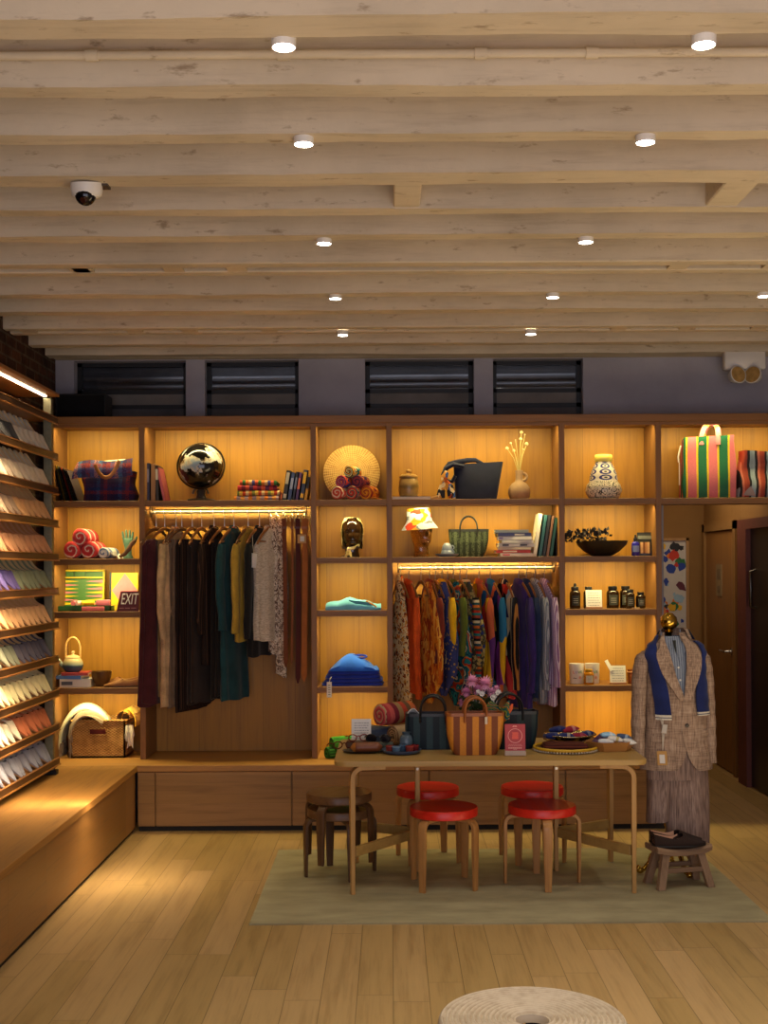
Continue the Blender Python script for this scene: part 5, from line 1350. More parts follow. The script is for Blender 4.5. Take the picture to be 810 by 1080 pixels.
for k, (x, z, r, y) in enumerate(((-.025, .33, .004, 0), (.020, .385, .012, .01), (.012, .335, .011, -.01), (.055, .30, .014, 0), (.045, .37, .006, .02), (-.06, .305, .008, -.01), (-.085, .27, .012, 0), (-.035, .255, .011, .02), (.03, .26, .006, -.02))):
    p = MB().tube([(0, 0, 0), (x * .12, y * .2, .11), (x * .45, y * .6, .11 + (z - .11) * .55), (x, y, z)], .0025, 6).build('stem', paint(C(186, 166, 100), .8), st)
    MB().ball((x, y, z), r, 10, 8).build('seed_head', paint(C(206, 186, 130), .9, .15, 60), p)
h2 = thing('glass_bust', 'amber glass display head wearing the bucket hat', 'display head', (ox(444.5), 8.80, S2), R(26))
head(h2, M_amber, 1.0)
ht = thing('bucket_hat', 'white, yellow and red abstract print bucket hat on the amber glass head', 'hat', (ox(443), 8.80, S2 + .200), R(10), rot=(R(3), R(-4), 0))
HT = printed((C(146, 152, 166), C(160, 116, 20), C(140, 146, 160), C(146, 42, 22), C(90, 88, 92), C(150, 158, 172)), 15, stretch=1.8)
MB().lathe([(.001, .152), (.075, .150), (.084, .142), (.092, .06), (.096, .05), (.132, .0), (.128, -.001), (.090, .052), (.082, .14), (.001, .146)], 44).build('hat_cloth', HT, ht, smooth=40)
sc2 = thing('saucer', 'blue grey plate under the two stacked cups', 'plate', (ox(471.5, 8.74), 8.74, S2))
M_bl = glaze(((0, C(96, 106, 126)), (1, C(130, 138, 156))), 'z', 0, .05, .3)
MB().lathe([(.001, .0), (.05, .0), (.078, .012), (.084, .022), (.080, .022), (.05, .006), (.001, .005)], 32).build('plate', M_bl, sc2)
for k, (z, l) in enumerate(((.006, 'blue grey cup turned upside down on the plate, lower of two'), (.038, 'blue grey cup turned upside down on the plate, upper of two'))):
    cu = thing('stoneware_cup', l, 'cup', (ox(471), 8.74, S2 + z), group='stacked cups')
    MB().lathe([(.044 - .008 * k, 0), (.046 - .008 * k, .012), (.038 - .006 * k, .04), (.024, .052), (.018, .06), (.001, .061)], 28).build('cup_body', glaze(((0, C(112, 120, 140)), (1, C(150, 156, 172))), 'z', 0, .06, .3), cu)
    MB().tube([(.03 + .018 * math.cos(a), -.022, .028 + .015 * math.sin(a)) for a in [-1.4 + 2.8 * q / 8 for q in range(9)]], .004, 6).build('cup_handle', M_bl, cu)
M_chk = plaid((C(38, 44, 34), C(84, 92, 68), C(40, 46, 36), C(96, 104, 78)), (C(44, 50, 38), C(74, 82, 60)), 12, 5)
tote('checked_bag', 'small dark green checked woven handbag between the cups and the book pile', (ox(494.5), 8.82, S2), R(-4), .20, .285, .10, .12, .195, M_chk, paint(C(26, 26, 24), .4), .095, .008, .062, trim=paint(C(34, 36, 30), .5))
bks = [(.23, .024, C(216, 206, 200), 'white paperback at the bottom of the book pile', (C(206, 90, 110), [(.08, .3)])), (.245, .022, C(196, 60, 46), 'red spined paperback, second from the bottom', (C(222, 200, 180), [(.2, .6)])), (.235, .020, C(206, 186, 160), 'beige book, third from the bottom', None), (.25, .026, C(196, 184, 180), 'pinkish white book, fourth from the bottom', (C(60, 50, 60), [(.1, .28), (.6, .8)])), (.225, .022, C(222, 214, 204), 'cream book, fifth from the bottom', None), (.24, .026, C(228, 220, 212), 'white book, third from the top', (C(150, 130, 180), [(.04, .16)])), (.235, .024, C(54, 58, 110), 'navy spined book, second from the top', (C(206, 196, 190), [(.5, .8)])), (.235, .022, C(120, 124, 132), 'grey book on top of the book pile', None)]
z = S2
for k, (w_, t_, c_, l, b_) in enumerate(bks):
    flat_book(l, (ox(541.5 + [1, -2, 0, 1, 2, 0, -1, -3][k]), 8.78, z), w_, .17, t_, c_, random.uniform(-.06, .06), 'pile of books', b_); z += t_ + .0005
for k, (x, t_, h_, c_, l) in enumerate(((564, .030, .305, C(220, 208, 188), 'cream tall book, first of the five leaning books'), (569.5, .026, .295, C(36, 84, 90), 'dark teal book, second of the five leaning books'), (573.6, .024, .295, C(34, 34, 36), 'black book in the middle of the five leaning books'), (577.3, .022, .29, C(120, 84, 62), 'brown book, fourth of the five leaning books'), (581, .024, .275, C(20, 74, 66), 'dark green book, last of the five leaning books'))):
    book(l, (ox(x) - .012, 8.72, S2 + .001), t_, .2, h_, c_, (0, R(8.5), 0), 'leaning books in the wide bay')
o = book('black upright book against the divider behind the leaning books', (ox(585.5, 8.9), 8.76, S2), .030, .19, .262, C(18, 17, 18), (0, 0, 0), None)

# ---- right column -----------------------------------------------------
gv = thing('painted_vase', 'gourd shaped white vase with blue eyes, black squiggles and a yellow neck', 'vase', (ox(636.5), 8.80, S1))
def vasem():
    t = NT('painted_glaze')
    z = t.ax('z'); th = t.math('ARCTAN2', t.ax('y'), t.ax('x'))
    nz = t.noise(t.coord(), 24, 1, .4); sq = t.math('LESS_THAN', t.math('ABSOLUTE', t.math('SUBTRACT', t.math('FRACT', t.math('MULTIPLY', nz, 7)), .5)), .11)
    low = t.mix(sq, C(222, 208, 186), C(24, 22, 26))
    u = t.math('SUBTRACT', t.math('FRACT', t.math('MULTIPLY', t.math('ADD', th, PI / 2 + PI / 5.0), 5 / (2 * PI))), .5)
    v = t.math('SUBTRACT', t.math('FRACT', t.math('DIVIDE', t.math('SUBTRACT', z, .13), .042)), .5)
    d1 = t.math('ADD', t.math('POWER', t.math('MULTIPLY', u, 2.6), 2.0), t.math('POWER', t.math('MULTIPLY', v, 2.2), 2.0))
    ringf = t.math('MULTIPLY', t.math('GREATER_THAN', d1, .35), t.math('LESS_THAN', d1, 1.05))
    dot = t.math('LESS_THAN', d1, .07)
    up = t.mix(ringf, C(226, 214, 200), C(34, 40, 120)); up = t.mix(dot, up, C(20, 18, 24))
    col = t.mix(t.math('GREATER_THAN', z, .128), low, up)
    col = t.mix(t.math('GREATER_THAN', z, .266), col, C(226, 206, 100))
    return t.done(col, .3, 0, .5)
MB().lathe([(.001, 0), (.085, 0), (.112, .02), (.130, .062), (.118, .105), (.100, .128), (.099, .15), (.090, .19), (.070, .235), (.055, .262), (.057, .268), (.064, .285), (.064, .305), (.058, .318), (.05, .318), (.05, .29)], 48, caps=False).build('vase_body', vasem(), gv, smooth=70)
bb = thing('carved_bowl', 'wide dark carved wooden bowl on the narrow shelf', 'bowl', (ox(634), 8.79, S2))
MB().lathe([(.001, 0), (.06, 0), (.075, .006), (.12, .035), (.165, .08), (.176, .108), (.170, .108), (.155, .08), (.10, .04), (.001, .02)], 48, wob=lambda a, z: 1 + .06 * math.cos(2 * a) + .012 * math.sin(14 * a)).build('bowl', wood(C(52, 38, 22), C(28, 20, 12), 'x', rough=.4), bb)
lv = thing('dried_branch', 'dark dried leafy branch lying across the carved bowl', 'branch', (ox(622), 8.74, S2 + .118))
rq = random.Random(11)
MB().tube([(.11, .03, .0), (.03, .0, .012), (-.06, -.03, .022), (-.17, -.05, .01), (-.22, -.05, .0)], [.004, .005, .004, .003, .002], 6).build('stem', paint(C(52, 38, 28), .8), lv)
m = MB()
for k in range(230):
    s = rq.uniform(0, 1); p = Vector((.11 - .32 * s, .03 - .08 * s, .012 + rq.uniform(-.008, .012)))
    q = Vector((rq.uniform(-.03, .03), rq.uniform(-.04, .03), rq.uniform(-.03, .058) * (1.2 - .6 * s)))
    d = q.normalized(); sd = d.cross(Vector((rq.uniform(-1, 1), rq.uniform(-1, 1), 1))).normalized() * .012; c = p + q
    m.add([c - d * .016, c + sd, c + d * .020, c - sd], [(0, 1, 2, 3)])
m.build('leaves', paint(C(44, 34, 32), .8, .3, 40), lv, smooth=0)
bs = thing('spray_bottle', 'small cobalt blue bottle with a black pump cap', 'bottle', (ox(668), 8.74, S2))
MB().lathe([(.001, 0), (.026, 0), (.028, .004), (.028, .085), (.022, .097), (.012, .102)], 28).build('bottle_body', paint(C(44, 40, 150), .12, .1), bs)
MB().lathe([(.013, .10), (.014, .124), (.009, .128), (.007, .15), (.001, .152)], 20).build('pump_cap', paint(C(24, 24, 34), .35), bs)
MB().tube([(.0285 * math.sin(a), -.0285 * math.cos(a), .05) for a in [-.9 + 1.8 * q / 10 for q in range(11)]], .022, 4, flat=.02, up=(0, 0, 1)).build('paper_label', paint(C(120, 130, 180), .6), bs)
pch = thing('coffee_pouch', 'black stand-up pouch with a brown picture label beside the blue bottle', 'pouch', (ox(679.5), 8.80, S2), R(-6))
MB().loft([[Vector((x * (1 + .03 * math.sin(z * 40)), y * f, z)) for x, y in ((-.055, -.03), (0, -.038), (.055, -.03), (.055, .03), (0, .038), (-.055, .03))] for z, f in ((0, 1), (.02, 1.05), (.09, .7), (.14, .2), (.168, .08))]).build('pouch_body', paint(C(30, 28, 28), .35, .2), pch, smooth=30)
MB().add([(-.034, -.040, .018), (.034, -.040, .018), (.034, -.030, .098), (-.034, -.030, .098)], [(0, 1, 2, 3)]).build('picture_label', striped((C(176, 120, 80), C(206, 160, 110), C(120, 70, 40)), 'x', 22), pch, smooth=0)
MB().add([(-.05, -.018, .120), (.05, -.018, .120), (.05, -.010, .145), (-.05, -.010, .145)], [(0, 1, 2, 3)]).build('top_strip', paint(C(90, 88, 84), .4), pch, smooth=0)
M_jar = NT('brown_bottle_glass'); M_jar.b.inputs['Transmission Weight'].default_value = .25
M_jar = M_jar.done(C(40, 24, 12), .08)
M_lid = paint(C(22, 20, 20), .4)
def apoth(lab, x, y, r, h, grp=None, dropper=False, z=S3, glassm=None, lid=M_lid, lab_c=C(60, 60, 50)):
    o = thing('apothecary_jar', lab, 'jar', (ox(x, y), y, z), group=grp)
    MB().lathe([(.001, 0), (r * .94, 0), (r, .006), (r, h * .70), (r * .86, h * .79), (r * .62, h * .83), (r * .62, h * .86)], 28).build('jar_glass', glassm or M_jar, o)
    MB().lathe([(r * .70, h * .85), (r * .72, h * .86), (r * .72, h * .985), (r * .66, h), (.001, h)], 24).build('lid', lid, o)
    if dropper: MB().lathe([(r * .3, h), (r * .26, h * 1.06), (r * .22, h * 1.14), (.001, h * 1.17)], 14).build('dropper', lid, o)
    m = MB(); n = 10
    rs = [[Vector((r * 1.012 * math.sin(a), -r * 1.012 * math.cos(a), zz)) for a in [-.75 + 1.5 * q / n for q in range(n + 1)]] for zz in (h * .15, h * .60)]
    m.loft(rs, False, False).build('paper_label', paint(lab_c, .6, .15, 60), o)
    if lab_c[0] < .3:
        m = MB()
        for q in range(3):
            rs = [[Vector((r * 1.02 * math.sin(a), -r * 1.02 * math.cos(a), zz)) for a in [-.45 + .9 * k / n for k in range(n + 1)]] for zz in (h * (.26 + .09 * q), h * (.29 + .09 * q))]
            m.loft(rs, False, False)
        m.build('label_print', paint(C(150, 146, 130), .6), o)
    return o
apoth('brown dropper bottle with a gold band at the divider end of the jar shelf', 606.3, 8.74, .038, .155, None, True, lab_c=C(30, 28, 26))
apoth('brown jar partly hidden behind the white price card', 620.5, 8.80, .036, .155)
apoth('large brown glass jar standing alone beside the white price card', 646, 8.78, .044, .158)
apoth('brown glass jar at the back of the touching pair', 659.5, 8.82, .042, .158)
apoth('brown glass jar at the front of the touching pair', 664.5, 8.73, .032, .135)
apoth('smallest brown glass jar at the far end of the jar shelf', 675.5, 8.76, .034, .115)
def card(name, lab, loc, w, h, rx, rz=0, base=True, cat='card', lines=6, stick=False):
    o = thing(name, lab, cat, loc, rot=(rx, 0, rz))
    MB().box2((-w / 2, 0, 0), (w / 2, .0025, h)).build('paper', paint(C(236, 232, 224), .7, .02), o, smooth=0)
    m = MB(); rq = random.Random(int(w * 1e5) + lines)
    for k in range(lines):
        z = h * (.84 - .68 * k / max(1, lines - 1)); x = -w * .36
        while x < w * .33:
            L = rq.uniform(.04, .12) * w * 1.2; m.box2((x, -.0006, z - .002), (min(x + L, w * .38), 0, z + .002)); x += L + .03 * w
    m.build('printed_text', paint(C(150, 146, 150), .7), o, smooth=0)
    if base: MB().box2((-w * .52, -.012, -.004), (w * .52, .022, .008), bev=.001).build('card_holder', paint(C(170, 120, 90), .5), o, smooth=0)
    if stick: MB().box((-w * .55, -.004, h * 1.0), (.024, .004, .085), (0, R(-28), 0)).build('paper_strip', paint(C(240, 236, 228), .7), o, smooth=0)
    return o
card('price_card', 'white printed card in a small wooden holder among the brown jars', (ox(627, 8.68), 8.70, S3 + .004), .113, .13, R(-10))
card('price_card', 'white printed card with a paper strip at its corner beside the white cups', (ox(651.5, 8.70), 8.71, S4 + .004), .112, .128, R(-8), stick=True)
tag(MB().box((ox(666), 8.665, S3 + .004), (.05, .025, .008), bev=.001).build('card_holder', paint(C(190, 160, 120), .5)), 'small empty wooden card holder in front of the paired brown jars', 'card holder')
M_cup = paint(C(232, 224, 214), .3, .03)
for x, l in ((607.5, 'white printed cup nearest the divider, with coloured lettering'), (624, 'white printed cup behind the amber bottle, with coloured lettering')):
    o = thing('printed_cup', l, 'cup', (ox(x, 8.78), 8.78, S4), group='white printed cups')
    MB().lathe([(.001, 0), (.046, 0), (.048, .004), (.053, .143), (.050, .143), (.046, .01), (.001, .008)], 32).build('cup_body', M_cup, o)
    for s_, c_, (dx_, z_), sz in (('L', C(196, 60, 60), (-.026, .083), .03), ('O', C(120, 90, 150), (-.007, .083), .024), ('V', C(60, 120, 50), (.011, .083), .03), ('E', C(70, 110, 60), (.028, .084), .026), ('~', C(60, 50, 60), (-.018, .043), .05), ('*', C(206, 100, 40), (.018, .036), .05)):
        a = dx_ / .05
        text_mesh('lettering', s_, sz, paint(c_, .5), o, (.0515 * math.sin(a), -.0515 * math.cos(a), z_), (R(90), 0, a))
M_hon = NT('amber_liquid_glass'); M_hon.b.inputs['Transmission Weight'].default_value = .4
M_hon = M_hon.done(C(216, 140, 20), .1)
apoth('amber bottle with a yellow cap in front of the second white cup', 620.5, 8.70, .036, .108, None, False, S4, M_hon, paint(C(222, 170, 30), .4), C(206, 196, 176))
o = thing('candle_glass', 'orange brown glass tumbler with a knot of twine beside the mannequin shoulder', 'glass', (ox(667.5, 8.76), 8.76, S4))
MB().lathe([(.001, 0), (.040, 0), (.042, .005), (.044, .075), (.040, .09), (.044, .10), (.040, .10), (.037, .085), (.038, .01), (.001, .008)], 28).build('glass_body', M_hon2 if False else paint(C(150, 80, 40), .15, .2, 30), o)
MB().tube([(.046 * math.cos(a), .046 * math.sin(a), .085 + .002 * math.sin(3 * a)) for a in [2 * PI * k / 24 for k in range(24)]], .004, 6, closed=True).build('twine', paint(C(206, 150, 100), .8), o)
# ---- over the passage ---------------------------------------------------
STR = striped((C(226, 190, 40),) + (C(214, 112, 122),) * 5 + (C(226, 190, 40),) + (C(36, 104, 72),) * 5, 'x', 6.9, .55, 0, .12)
mb = thing('striped_shopper', 'tall green, pink and yellow striped plastic shopper with striped handles', 'bag', (ox(748.5, 8.78), 8.80, S1), R(-9))
rs = []
for i in range(11):
    s = i / 10; rs.append([v + Vector((.004 * math.sin(s * 9 + v.x * 14), .010 * math.sin(s * 7 + v.x * 16) * (1 if v.y < 0 else -1), .012 * s * max(0, v.x) / .18)) for v in rrect(.36 + .012 * math.sin(s * 5), .17 - .03 * s, .435 * s, .012, 3)])
inn = [[Vector((v.x * .97, v.y * .9, max(v.z, .004))) for v in r] for r in rs[::-1]]
MB().loft(rs + inn).build('bag_body', STR, mb, smooth=30)
MB().add([(-.182, -.06, 0), (-.205, 0, 0), (-.183, .06, 0), (-.178, .055, .42), (-.188, 0, .42), (-.178, -.055, .42)], [(0, 1, 4, 5), (1, 2, 3, 4)]).build('side_gusset', striped((C(206, 90, 100), C(40, 90, 60), C(206, 90, 100)), 'y', 18, .5), mb, smooth=0)
HS = striped((C(206, 176, 60), C(216, 120, 124), C(220, 126, 128), C(216, 120, 124)), 'y', 50, .6)
for y_, s_ in ((-.066, 0), (.05, .02)):
    pts = [(-.055 + s_, y_ - .006, .38), (-.055 + s_, y_ - .006, .44), (-.035 + s_, y_, .50), (.0 + s_, y_ + .02, .535), (.035 + s_, y_ + .025, .535), (.058 + s_, y_ + .005, .50), (.06 + s_, y_ - .006, .44), (.06 + s_, y_ - .006, .38)]
    MB().tube(pts, .017, 8, flat=.16, up=(1, 0, 0)).build('handle', HS, mb, smooth=30)
MB().tube([(-.195, -.04, .38), (-.215, -.045, .30), (-.21, -.04, .26)], .006, 6).tube([(-.205, -.03, .26), (-.205, -.03, .10)], .004, 6).build('side_strap', paint(C(220, 210, 196), .6), mb)
sb2 = thing('striped_bag', 'rust, grey and pink striped plastic bag cut off by the picture edge', 'bag', (ox(802, 8.76), 8.78, S1), R(4))
ST2 = striped((C(160, 66, 48), C(150, 60, 46), C(40, 36, 40), C(140, 156, 170), C(146, 160, 172), C(40, 36, 40), C(196, 110, 90)), 'x', 8.5, .55, .04)
rs = []
for i in range(10):
    s = i / 9; rs.append([v + Vector((.03 * s * (1 if v.x < 0 else -.3) + .006 * math.sin(s * 9), .014 * math.sin(s * 8 + v.x * 22) * (1 if v.y < 0 else -1), .008 * math.sin(v.x * 30))) for v in rrect(.36 - .03 * s, .16 - .05 * s, .33 * s, .02, 4)])
MB().loft(rs).build('bag_body', ST2, sb2, smooth=40)
MB().add([(-.155, -.075, .02), (-.06, -.10, .01), (-.095, -.10, .085)], [(0, 1, 2)]).build('folded_corner', paint(C(140, 120, 116), .5), sb2, smooth=0)
# black speaker box on top of the shelving
bx_ = thing('black_box', 'plain black speaker box on top of the shelving in front of the first window', 'speaker', (px(91, 8.95), 8.92, TOPT))
MB().box2((-.18, -.1, 0), (.18, .1, .19), bev=.006).build('cabinet', paint(C(12, 12, 14), .6), bx_, smooth=30)
MB().box2((-.17, -.106, .01), (.17, -.099, .18), bev=.003).build('grille_cloth', fabric(C(16, 16, 18)), bx_, smooth=30)
# ================================================================== THINGS ON THE TABLE
def tx(p, Y): return px(p, Y)
LEATH = lambda c: paint(c, .4, .14, 14)
ORG = striped((C(214, 138, 48), C(128, 68, 36)), 'x', 14.2, .4, 0, .25)
tote('striped_handbag', 'orange and brown vertically striped leather handbag with a round tan handle', (tx(500, 6.86), 6.88, TZ), R(2), .235, .325, .10, .12, .232, ORG, LEATH(C(150, 84, 36)), .085, .011, .060, rr_=.035, trim=LEATH(C(150, 84, 36)))
tgs = MB().box((tx(512, 6.80), 6.805, TZ + .195), (.014, .004, .04)).build('bag_tag', paint(C(214, 196, 170), .5), smooth=0)
tag(tgs, 'small pale leather tag on the front of the striped orange handbag', 'tag')
TEALS = striped((C(22, 36, 44), C(48, 70, 74)), 'x', 13.5, .35)
tote('striped_handbag', 'dark teal and grey striped handbag behind the blue grey vase', (tx(456, 7.09), 7.10, TZ), R(-3), .29, .315, .10, .12, .205, TEALS, LEATH(C(20, 22, 26)), .10, .010, .072, trim=LEATH(C(24, 28, 34)))
TEAL2 = striped((C(16, 26, 38), C(26, 46, 52)), 'x', 12, .35)
tote('striped_handbag', 'dark navy handbag behind the small red card', (tx(536, 7.06), 7.10, TZ), R(3), .27, .335, .10, .12, .215, TEAL2, LEATH(C(18, 20, 26)), .10, .010, .075, trim=LEATH(C(24, 28, 36)))
tag(MB().grid(lambda u, v: (-.045 + .09 * u, -.03 + .06 * v, .045 * math.sin(u * PI) * (.7 + .3 * math.sin(v * 4 + u * 3))), 10, 8, thick=.003).build('tissue_paper', paint(C(226, 222, 216), .9), loc=(tx(435, 7.08), 7.10, TZ + .19)), 'white tissue paper poking out of the dark teal handbag', 'paper')
cs = thing('patterned_scarf', 'folded teal, green and orange patterned scarf tucked into the striped orange handbag', 'scarf', (tx(524, 6.95), 6.955, TZ + .19))
MB().grid(lambda u, v: (-.055 + .12 * u, .03 * math.sin(u * 5), .015 + .105 * v * (.55 + .45 * u) - .04 * u + .02 * math.sin(u * 8)), 16, 10, thick=.008).build('cloth', striped((C(40, 120, 110), C(16, 40, 50), C(150, 150, 50), C(30, 90, 90), C(96, 110, 40), C(206, 110, 40)), 'z', 22, .8, .5), cs)
MB().tube([(.06, -.0, .03), (.075, 0, .055), (.085, 0, .08)], [.010, .012, .004], 8, flat=.3).build('orange_edge', paint(C(214, 84, 24), .6), cs)
# flowers in a vase
fv = thing('flower_vase', 'dark green glass vase holding the flowers behind the handbags', 'vase', (tx(501, 7.25), 7.25, TZ))
MB().lathe([(.001, 0), (.045, 0), (.05, .01), (.05, .16), (.04, .2), (.046, .21)], 24, caps=False).build('vase_body', paint(C(40, 60, 44), .15), fv)
fl_ = thing('flower_bouquet', 'bouquet of mauve pink chrysanthemums and small white blooms above the handbags', 'flowers', (tx(501, 7.25), 7.25, TZ + .15))
rq = random.Random(21)
Yf = 7.2
def fpos(x, y): return Vector((tx(x, Yf) - tx(501, 7.25), Yf - 7.25, pz(y, Yf) - TZ - .15))
stm = paint(C(56, 84, 36), .6); lfm = paint(C(40, 66, 34), .5, .25, 20)
MAUVE, MAUVE2 = paint(C(255, 196, 226), .7, .12, 60), paint(C(240, 164, 208), .7, .12, 60)
for k, (x, y, r, c) in enumerate(((497, 719, .040, 0), (491, 731, .034, 1), (511, 722, .045, 0), (518, 731, .032, 0), (487, 741, .026, 1), (503, 728, .034, 1), (523, 727, .022, 0))):
    p = fpos(x, y)
    MB().tube([(p.x * .15, 0, 0), (p.x * .4, p.y * .4, p.z * .5), p], .004, 6).build('stem', stm, fl_)
    m = MB()
    for q in range(110):
        th = math.acos(1 - 1.5 * (q + .5) / 90); ph = q * 2.39996
        d = Vector((math.sin(th) * math.cos(ph), math.sin(th) * math.sin(ph) - .35, math.cos(th))).normalized()
        L = 1.25 * r * rq.uniform(.8, 1.1); sd = d.cross(Vector((0, .3, 1))).normalized() * r * .13
        m.add([p + d * r * .15 + sd * .5, p + d * L * .6 + sd, p + d * L + Vector((0, 0, -.004)), p + d * L * .6 - sd, p + d * r * .15 - sd * .5], [(0, 1, 2, 3, 4)])
    b = m.build('bloom', (MAUVE, MAUVE2)[c], fl_, smooth=0)
for x, y, r in ((507, 731, .020), (503, 728.5, .014), (519, 735, .024), (524, 730, .022), (521, 739, .016), (499, 735, .010)):
    p = fpos(x, y) + Vector((0, -.05, 0)); m = MB()
    for q in range(8):
        a = 2 * PI * q / 8; d = Vector((math.cos(a), -.5, math.sin(a))).normalized(); sd = d.cross(Vector((0, 1, 0))).normalized() * r * .42
        m.add([p, p + d * r * .6 + sd, p + d * r, p + d * r * .6 - sd], [(0, 1, 2, 3)])
    m.ball(p, r * .45, 8, 6); m.tube([p + Vector((0, .005, 0)), p + Vector((-.01, .03, -.04)), Vector((p.x * .3, -.01, p.z * .3))], .0025, 5)
    m.build('white_bloom', paint(C(230, 224, 220), .7), fl_, smooth=0)
m = MB()
for q in range(70):
    x, y = rq.uniform(486, 524), rq.uniform(733, 752); p = fpos(x, y) + Vector((0, rq.uniform(-.05, .02), 0))
    d = Vector((rq.uniform(-1, 1), rq.uniform(-1, .2), rq.uniform(-.2, 1))).normalized(); sd = d.cross(Vector((0, 1, .2))).normalized() * .010
    m.add([p, p + d * .02 + sd, p + d * .045, p + d * .02 - sd], [(0, 1, 2, 3)])
m.build('leaves', lfm, fl_, smooth=0)
# red card
rc = thing('red_card', 'small red printed card with a round emblem standing on a pale holder', 'card', (tx(542.5, 6.80), 6.80, TZ + .002), rot=(R(-7), 0, R(-2)))
MB().box2((-.056, 0, .018), (.056, .003, .172)).build('paper', paint(C(176, 52, 56), .5, .04), rc, smooth=0)
MB().box2((-.058, -.008, -.001), (.058, .02, .026), bev=.001).build('card_holder', paint(C(176, 150, 124), .4), rc, smooth=0)
PK_ = paint(C(226, 150, 140), .6)
m = MB(); rs = [[Vector((r_ * math.cos(a), -.0008, .108 + r_ * math.sin(a))) for r_ in (.0365, .040)] for a in [2 * PI * k / 48 for k in range(49)]]
m.loft(rs, False, False).build('round_emblem', PK_, rc, smooth=0)
m = MB()
for k in range(3):
    ol = [(-.018 + .002 * k, .090 + .012 * k), (.016, .089 + .012 * k), (.019, .099 + .012 * k), (.014, .104 + .012 * k), (-.017, .103 + .012 * k)]
    m.add([(x, -.0010 - .0002 * k, z) for x, z in ol], [tuple(range(5))])
m.build('emblem_figure', paint(C(226, 90, 74), .6), rc, smooth=0)
m = MB()
for z, w_, h_ in ((.162, .010, .002), (.158, .014, .002), (.060, .036, .0012), (.052, .040, .0012), (.041, .038, .004), (.034, .010, .002)):
    n = max(1, int(w_ / .005)); 
    for q in range(n): m.box2((-w_ + 2 * w_ * q / n, -.0008, z - h_), (-w_ + 2 * w_ * (q + .8) / n, 0, z + h_))
m.build('printed_text', PK_, rc, smooth=0)
# near end: tray, cups, vase, glasses case, sunglasses
gtb = thing('round_tray', 'round blue grey ceramic tray holding small glass cups', 'tray', (tx(422.5, 6.93), 6.93, TZ))
MB().lathe([(.001, 0), (.085, 0), (.104, .008), (.112, .022), (.108, .022), (.10, .012), (.085, .006), (.001, .005)], 40).build('tray_body', glaze(((0, C(50, 66, 96)), (1, C(84, 98, 120))), 'z', 0, .03, .3), gtb)
gl_c = [(C(140, 50, 44), 'dark red'), (C(96, 120, 140), 'grey blue'), (C(150, 60, 50), 'rust red'), (C(70, 96, 120), 'slate blue'), (C(120, 36, 36), 'wine red')]
for k, (x, y) in enumerate(((-.065, .0), (-.03, -.03), (.045, -.015), (.01, .035), (.075, .02))):
    o = thing('small_cup', '%s small glass cup on the round blue grey tray' % gl_c[k][1], 'cup', (tx(422.5, 6.93) + x, 6.93 + y, TZ + .006), group='cups on the tray')
    MB().lathe([(.001, 0), (.018, 0), (.022, .006), (.024, .036), (.021, .036), (.019, .008), (.001, .006)], 22).build('cup_body', paint(gl_c[k][0], .12, .15, 40), o)
    MB().lathe([(.0245, .030), (.025, .036), (.0215, .037)], 22, caps=False).build('rim', paint(sc(gl_c[k][0], 1.5), .15), o)
o = thing('stoneware_vase', 'small speckled blue grey vase at the corner of the dark teal handbag', 'vase', (tx(427.5, 7.03), 7.03, TZ))
MB().lathe([(.001, 0), (.032, 0), (.036, .008), (.037, .065), (.030, .082), (.022, .088), (.022, .098), (.026, .104), (.023, .104), (.019, .09)], 30, caps=False).build('vase_body', glaze(((0, C(60, 76, 90)), (.5, C(90, 108, 122)), (1, C(70, 88, 100))), 'z', 0, .1, .3, 60, .5), o)
pt_ = thing('oval_tray', 'dark oval tray under the brown leather glasses case', 'tray', (tx(382, 6.96), 6.97, TZ))
MB().lathe([(.001, 0), (.09, 0), (.115, .008), (.118, .012), (.09, .006), (.001, .005)], 40, wob=lambda a, z: 1 - .28 * abs(math.sin(a)) ** 2).build('tray_body', paint(C(40, 34, 28), .35), pt_)
gc = thing('glasses_case', 'rounded brown leather glasses case with a tan end on the dark oval tray', 'case', (tx(386, 6.93), 6.93, TZ + .034), R(6))
rs = []
for i in range(15):
    s = i / 14; r_ = .028 * min(1, (math.sin(min(1, s * 6 + .05) * PI / 2)), math.sin(min(1, (1 - s) * 5 + .12) * PI / 2))
    rs.append([Vector((-.088 + .176 * s, .035 * r_ / .028 * math.cos(a), r_ * math.sin(a))) for a in [2 * PI * q / 18 for q in range(18)]])
MB().loft(rs).build('case_body', LEATH(C(116, 62, 34)), gc, smooth=70)
MB().loft([[v * 1.04 + Vector((-.002, 0, 0)) for v in r] for r in rs[:3]]).build('end_cap', LEATH(C(176, 110, 44)), gc, smooth=70)
def glasses(lab, loc, rz, mat, lens=None, sc_=1.0, cat='glasses', rot=None, name='eyeglasses'):
    o = thing(name, lab, cat, loc, rz)
    for sx in (-1, 1):
        ring = [(sx * .033 + .023 * math.cos(a), 0, .020 + .018 * math.sin(a)) for a in [2 * PI * q / 22 for q in range(22)]]
        MB().tube([Vector(p) * sc_ for p in ring], .0032 * sc_, 8, closed=True).build('rim', mat, o)
        if lens: MB().add([Vector(p) * sc_ for p in ring], [tuple(range(22))]).build('lens', lens, o, smooth=0)
        MB().tube([Vector(p) * sc_ for p in ((sx * .056, 0, .027), (sx * .062, .006, .028), (sx * .060, .07, .022), (sx * .056, .12, .004))], .0028 * sc_, 8).build('temple', mat, o)
    MB().tube([Vector(p) * sc_ for p in ((-.011, 0, .025), (0, -.002, .030), (.011, 0, .025))], .003 * sc_, 8).build('bridge', mat, o)
    return o
TORT = spotted(C(110, 46, 30), C(40, 20, 14), 90, .45)
glasses('mottled red-brown eyeglasses at the corner of the table', (tx(362, 7.0), 7.0, TZ + .016), R(20), TORT, sc_=1.1)
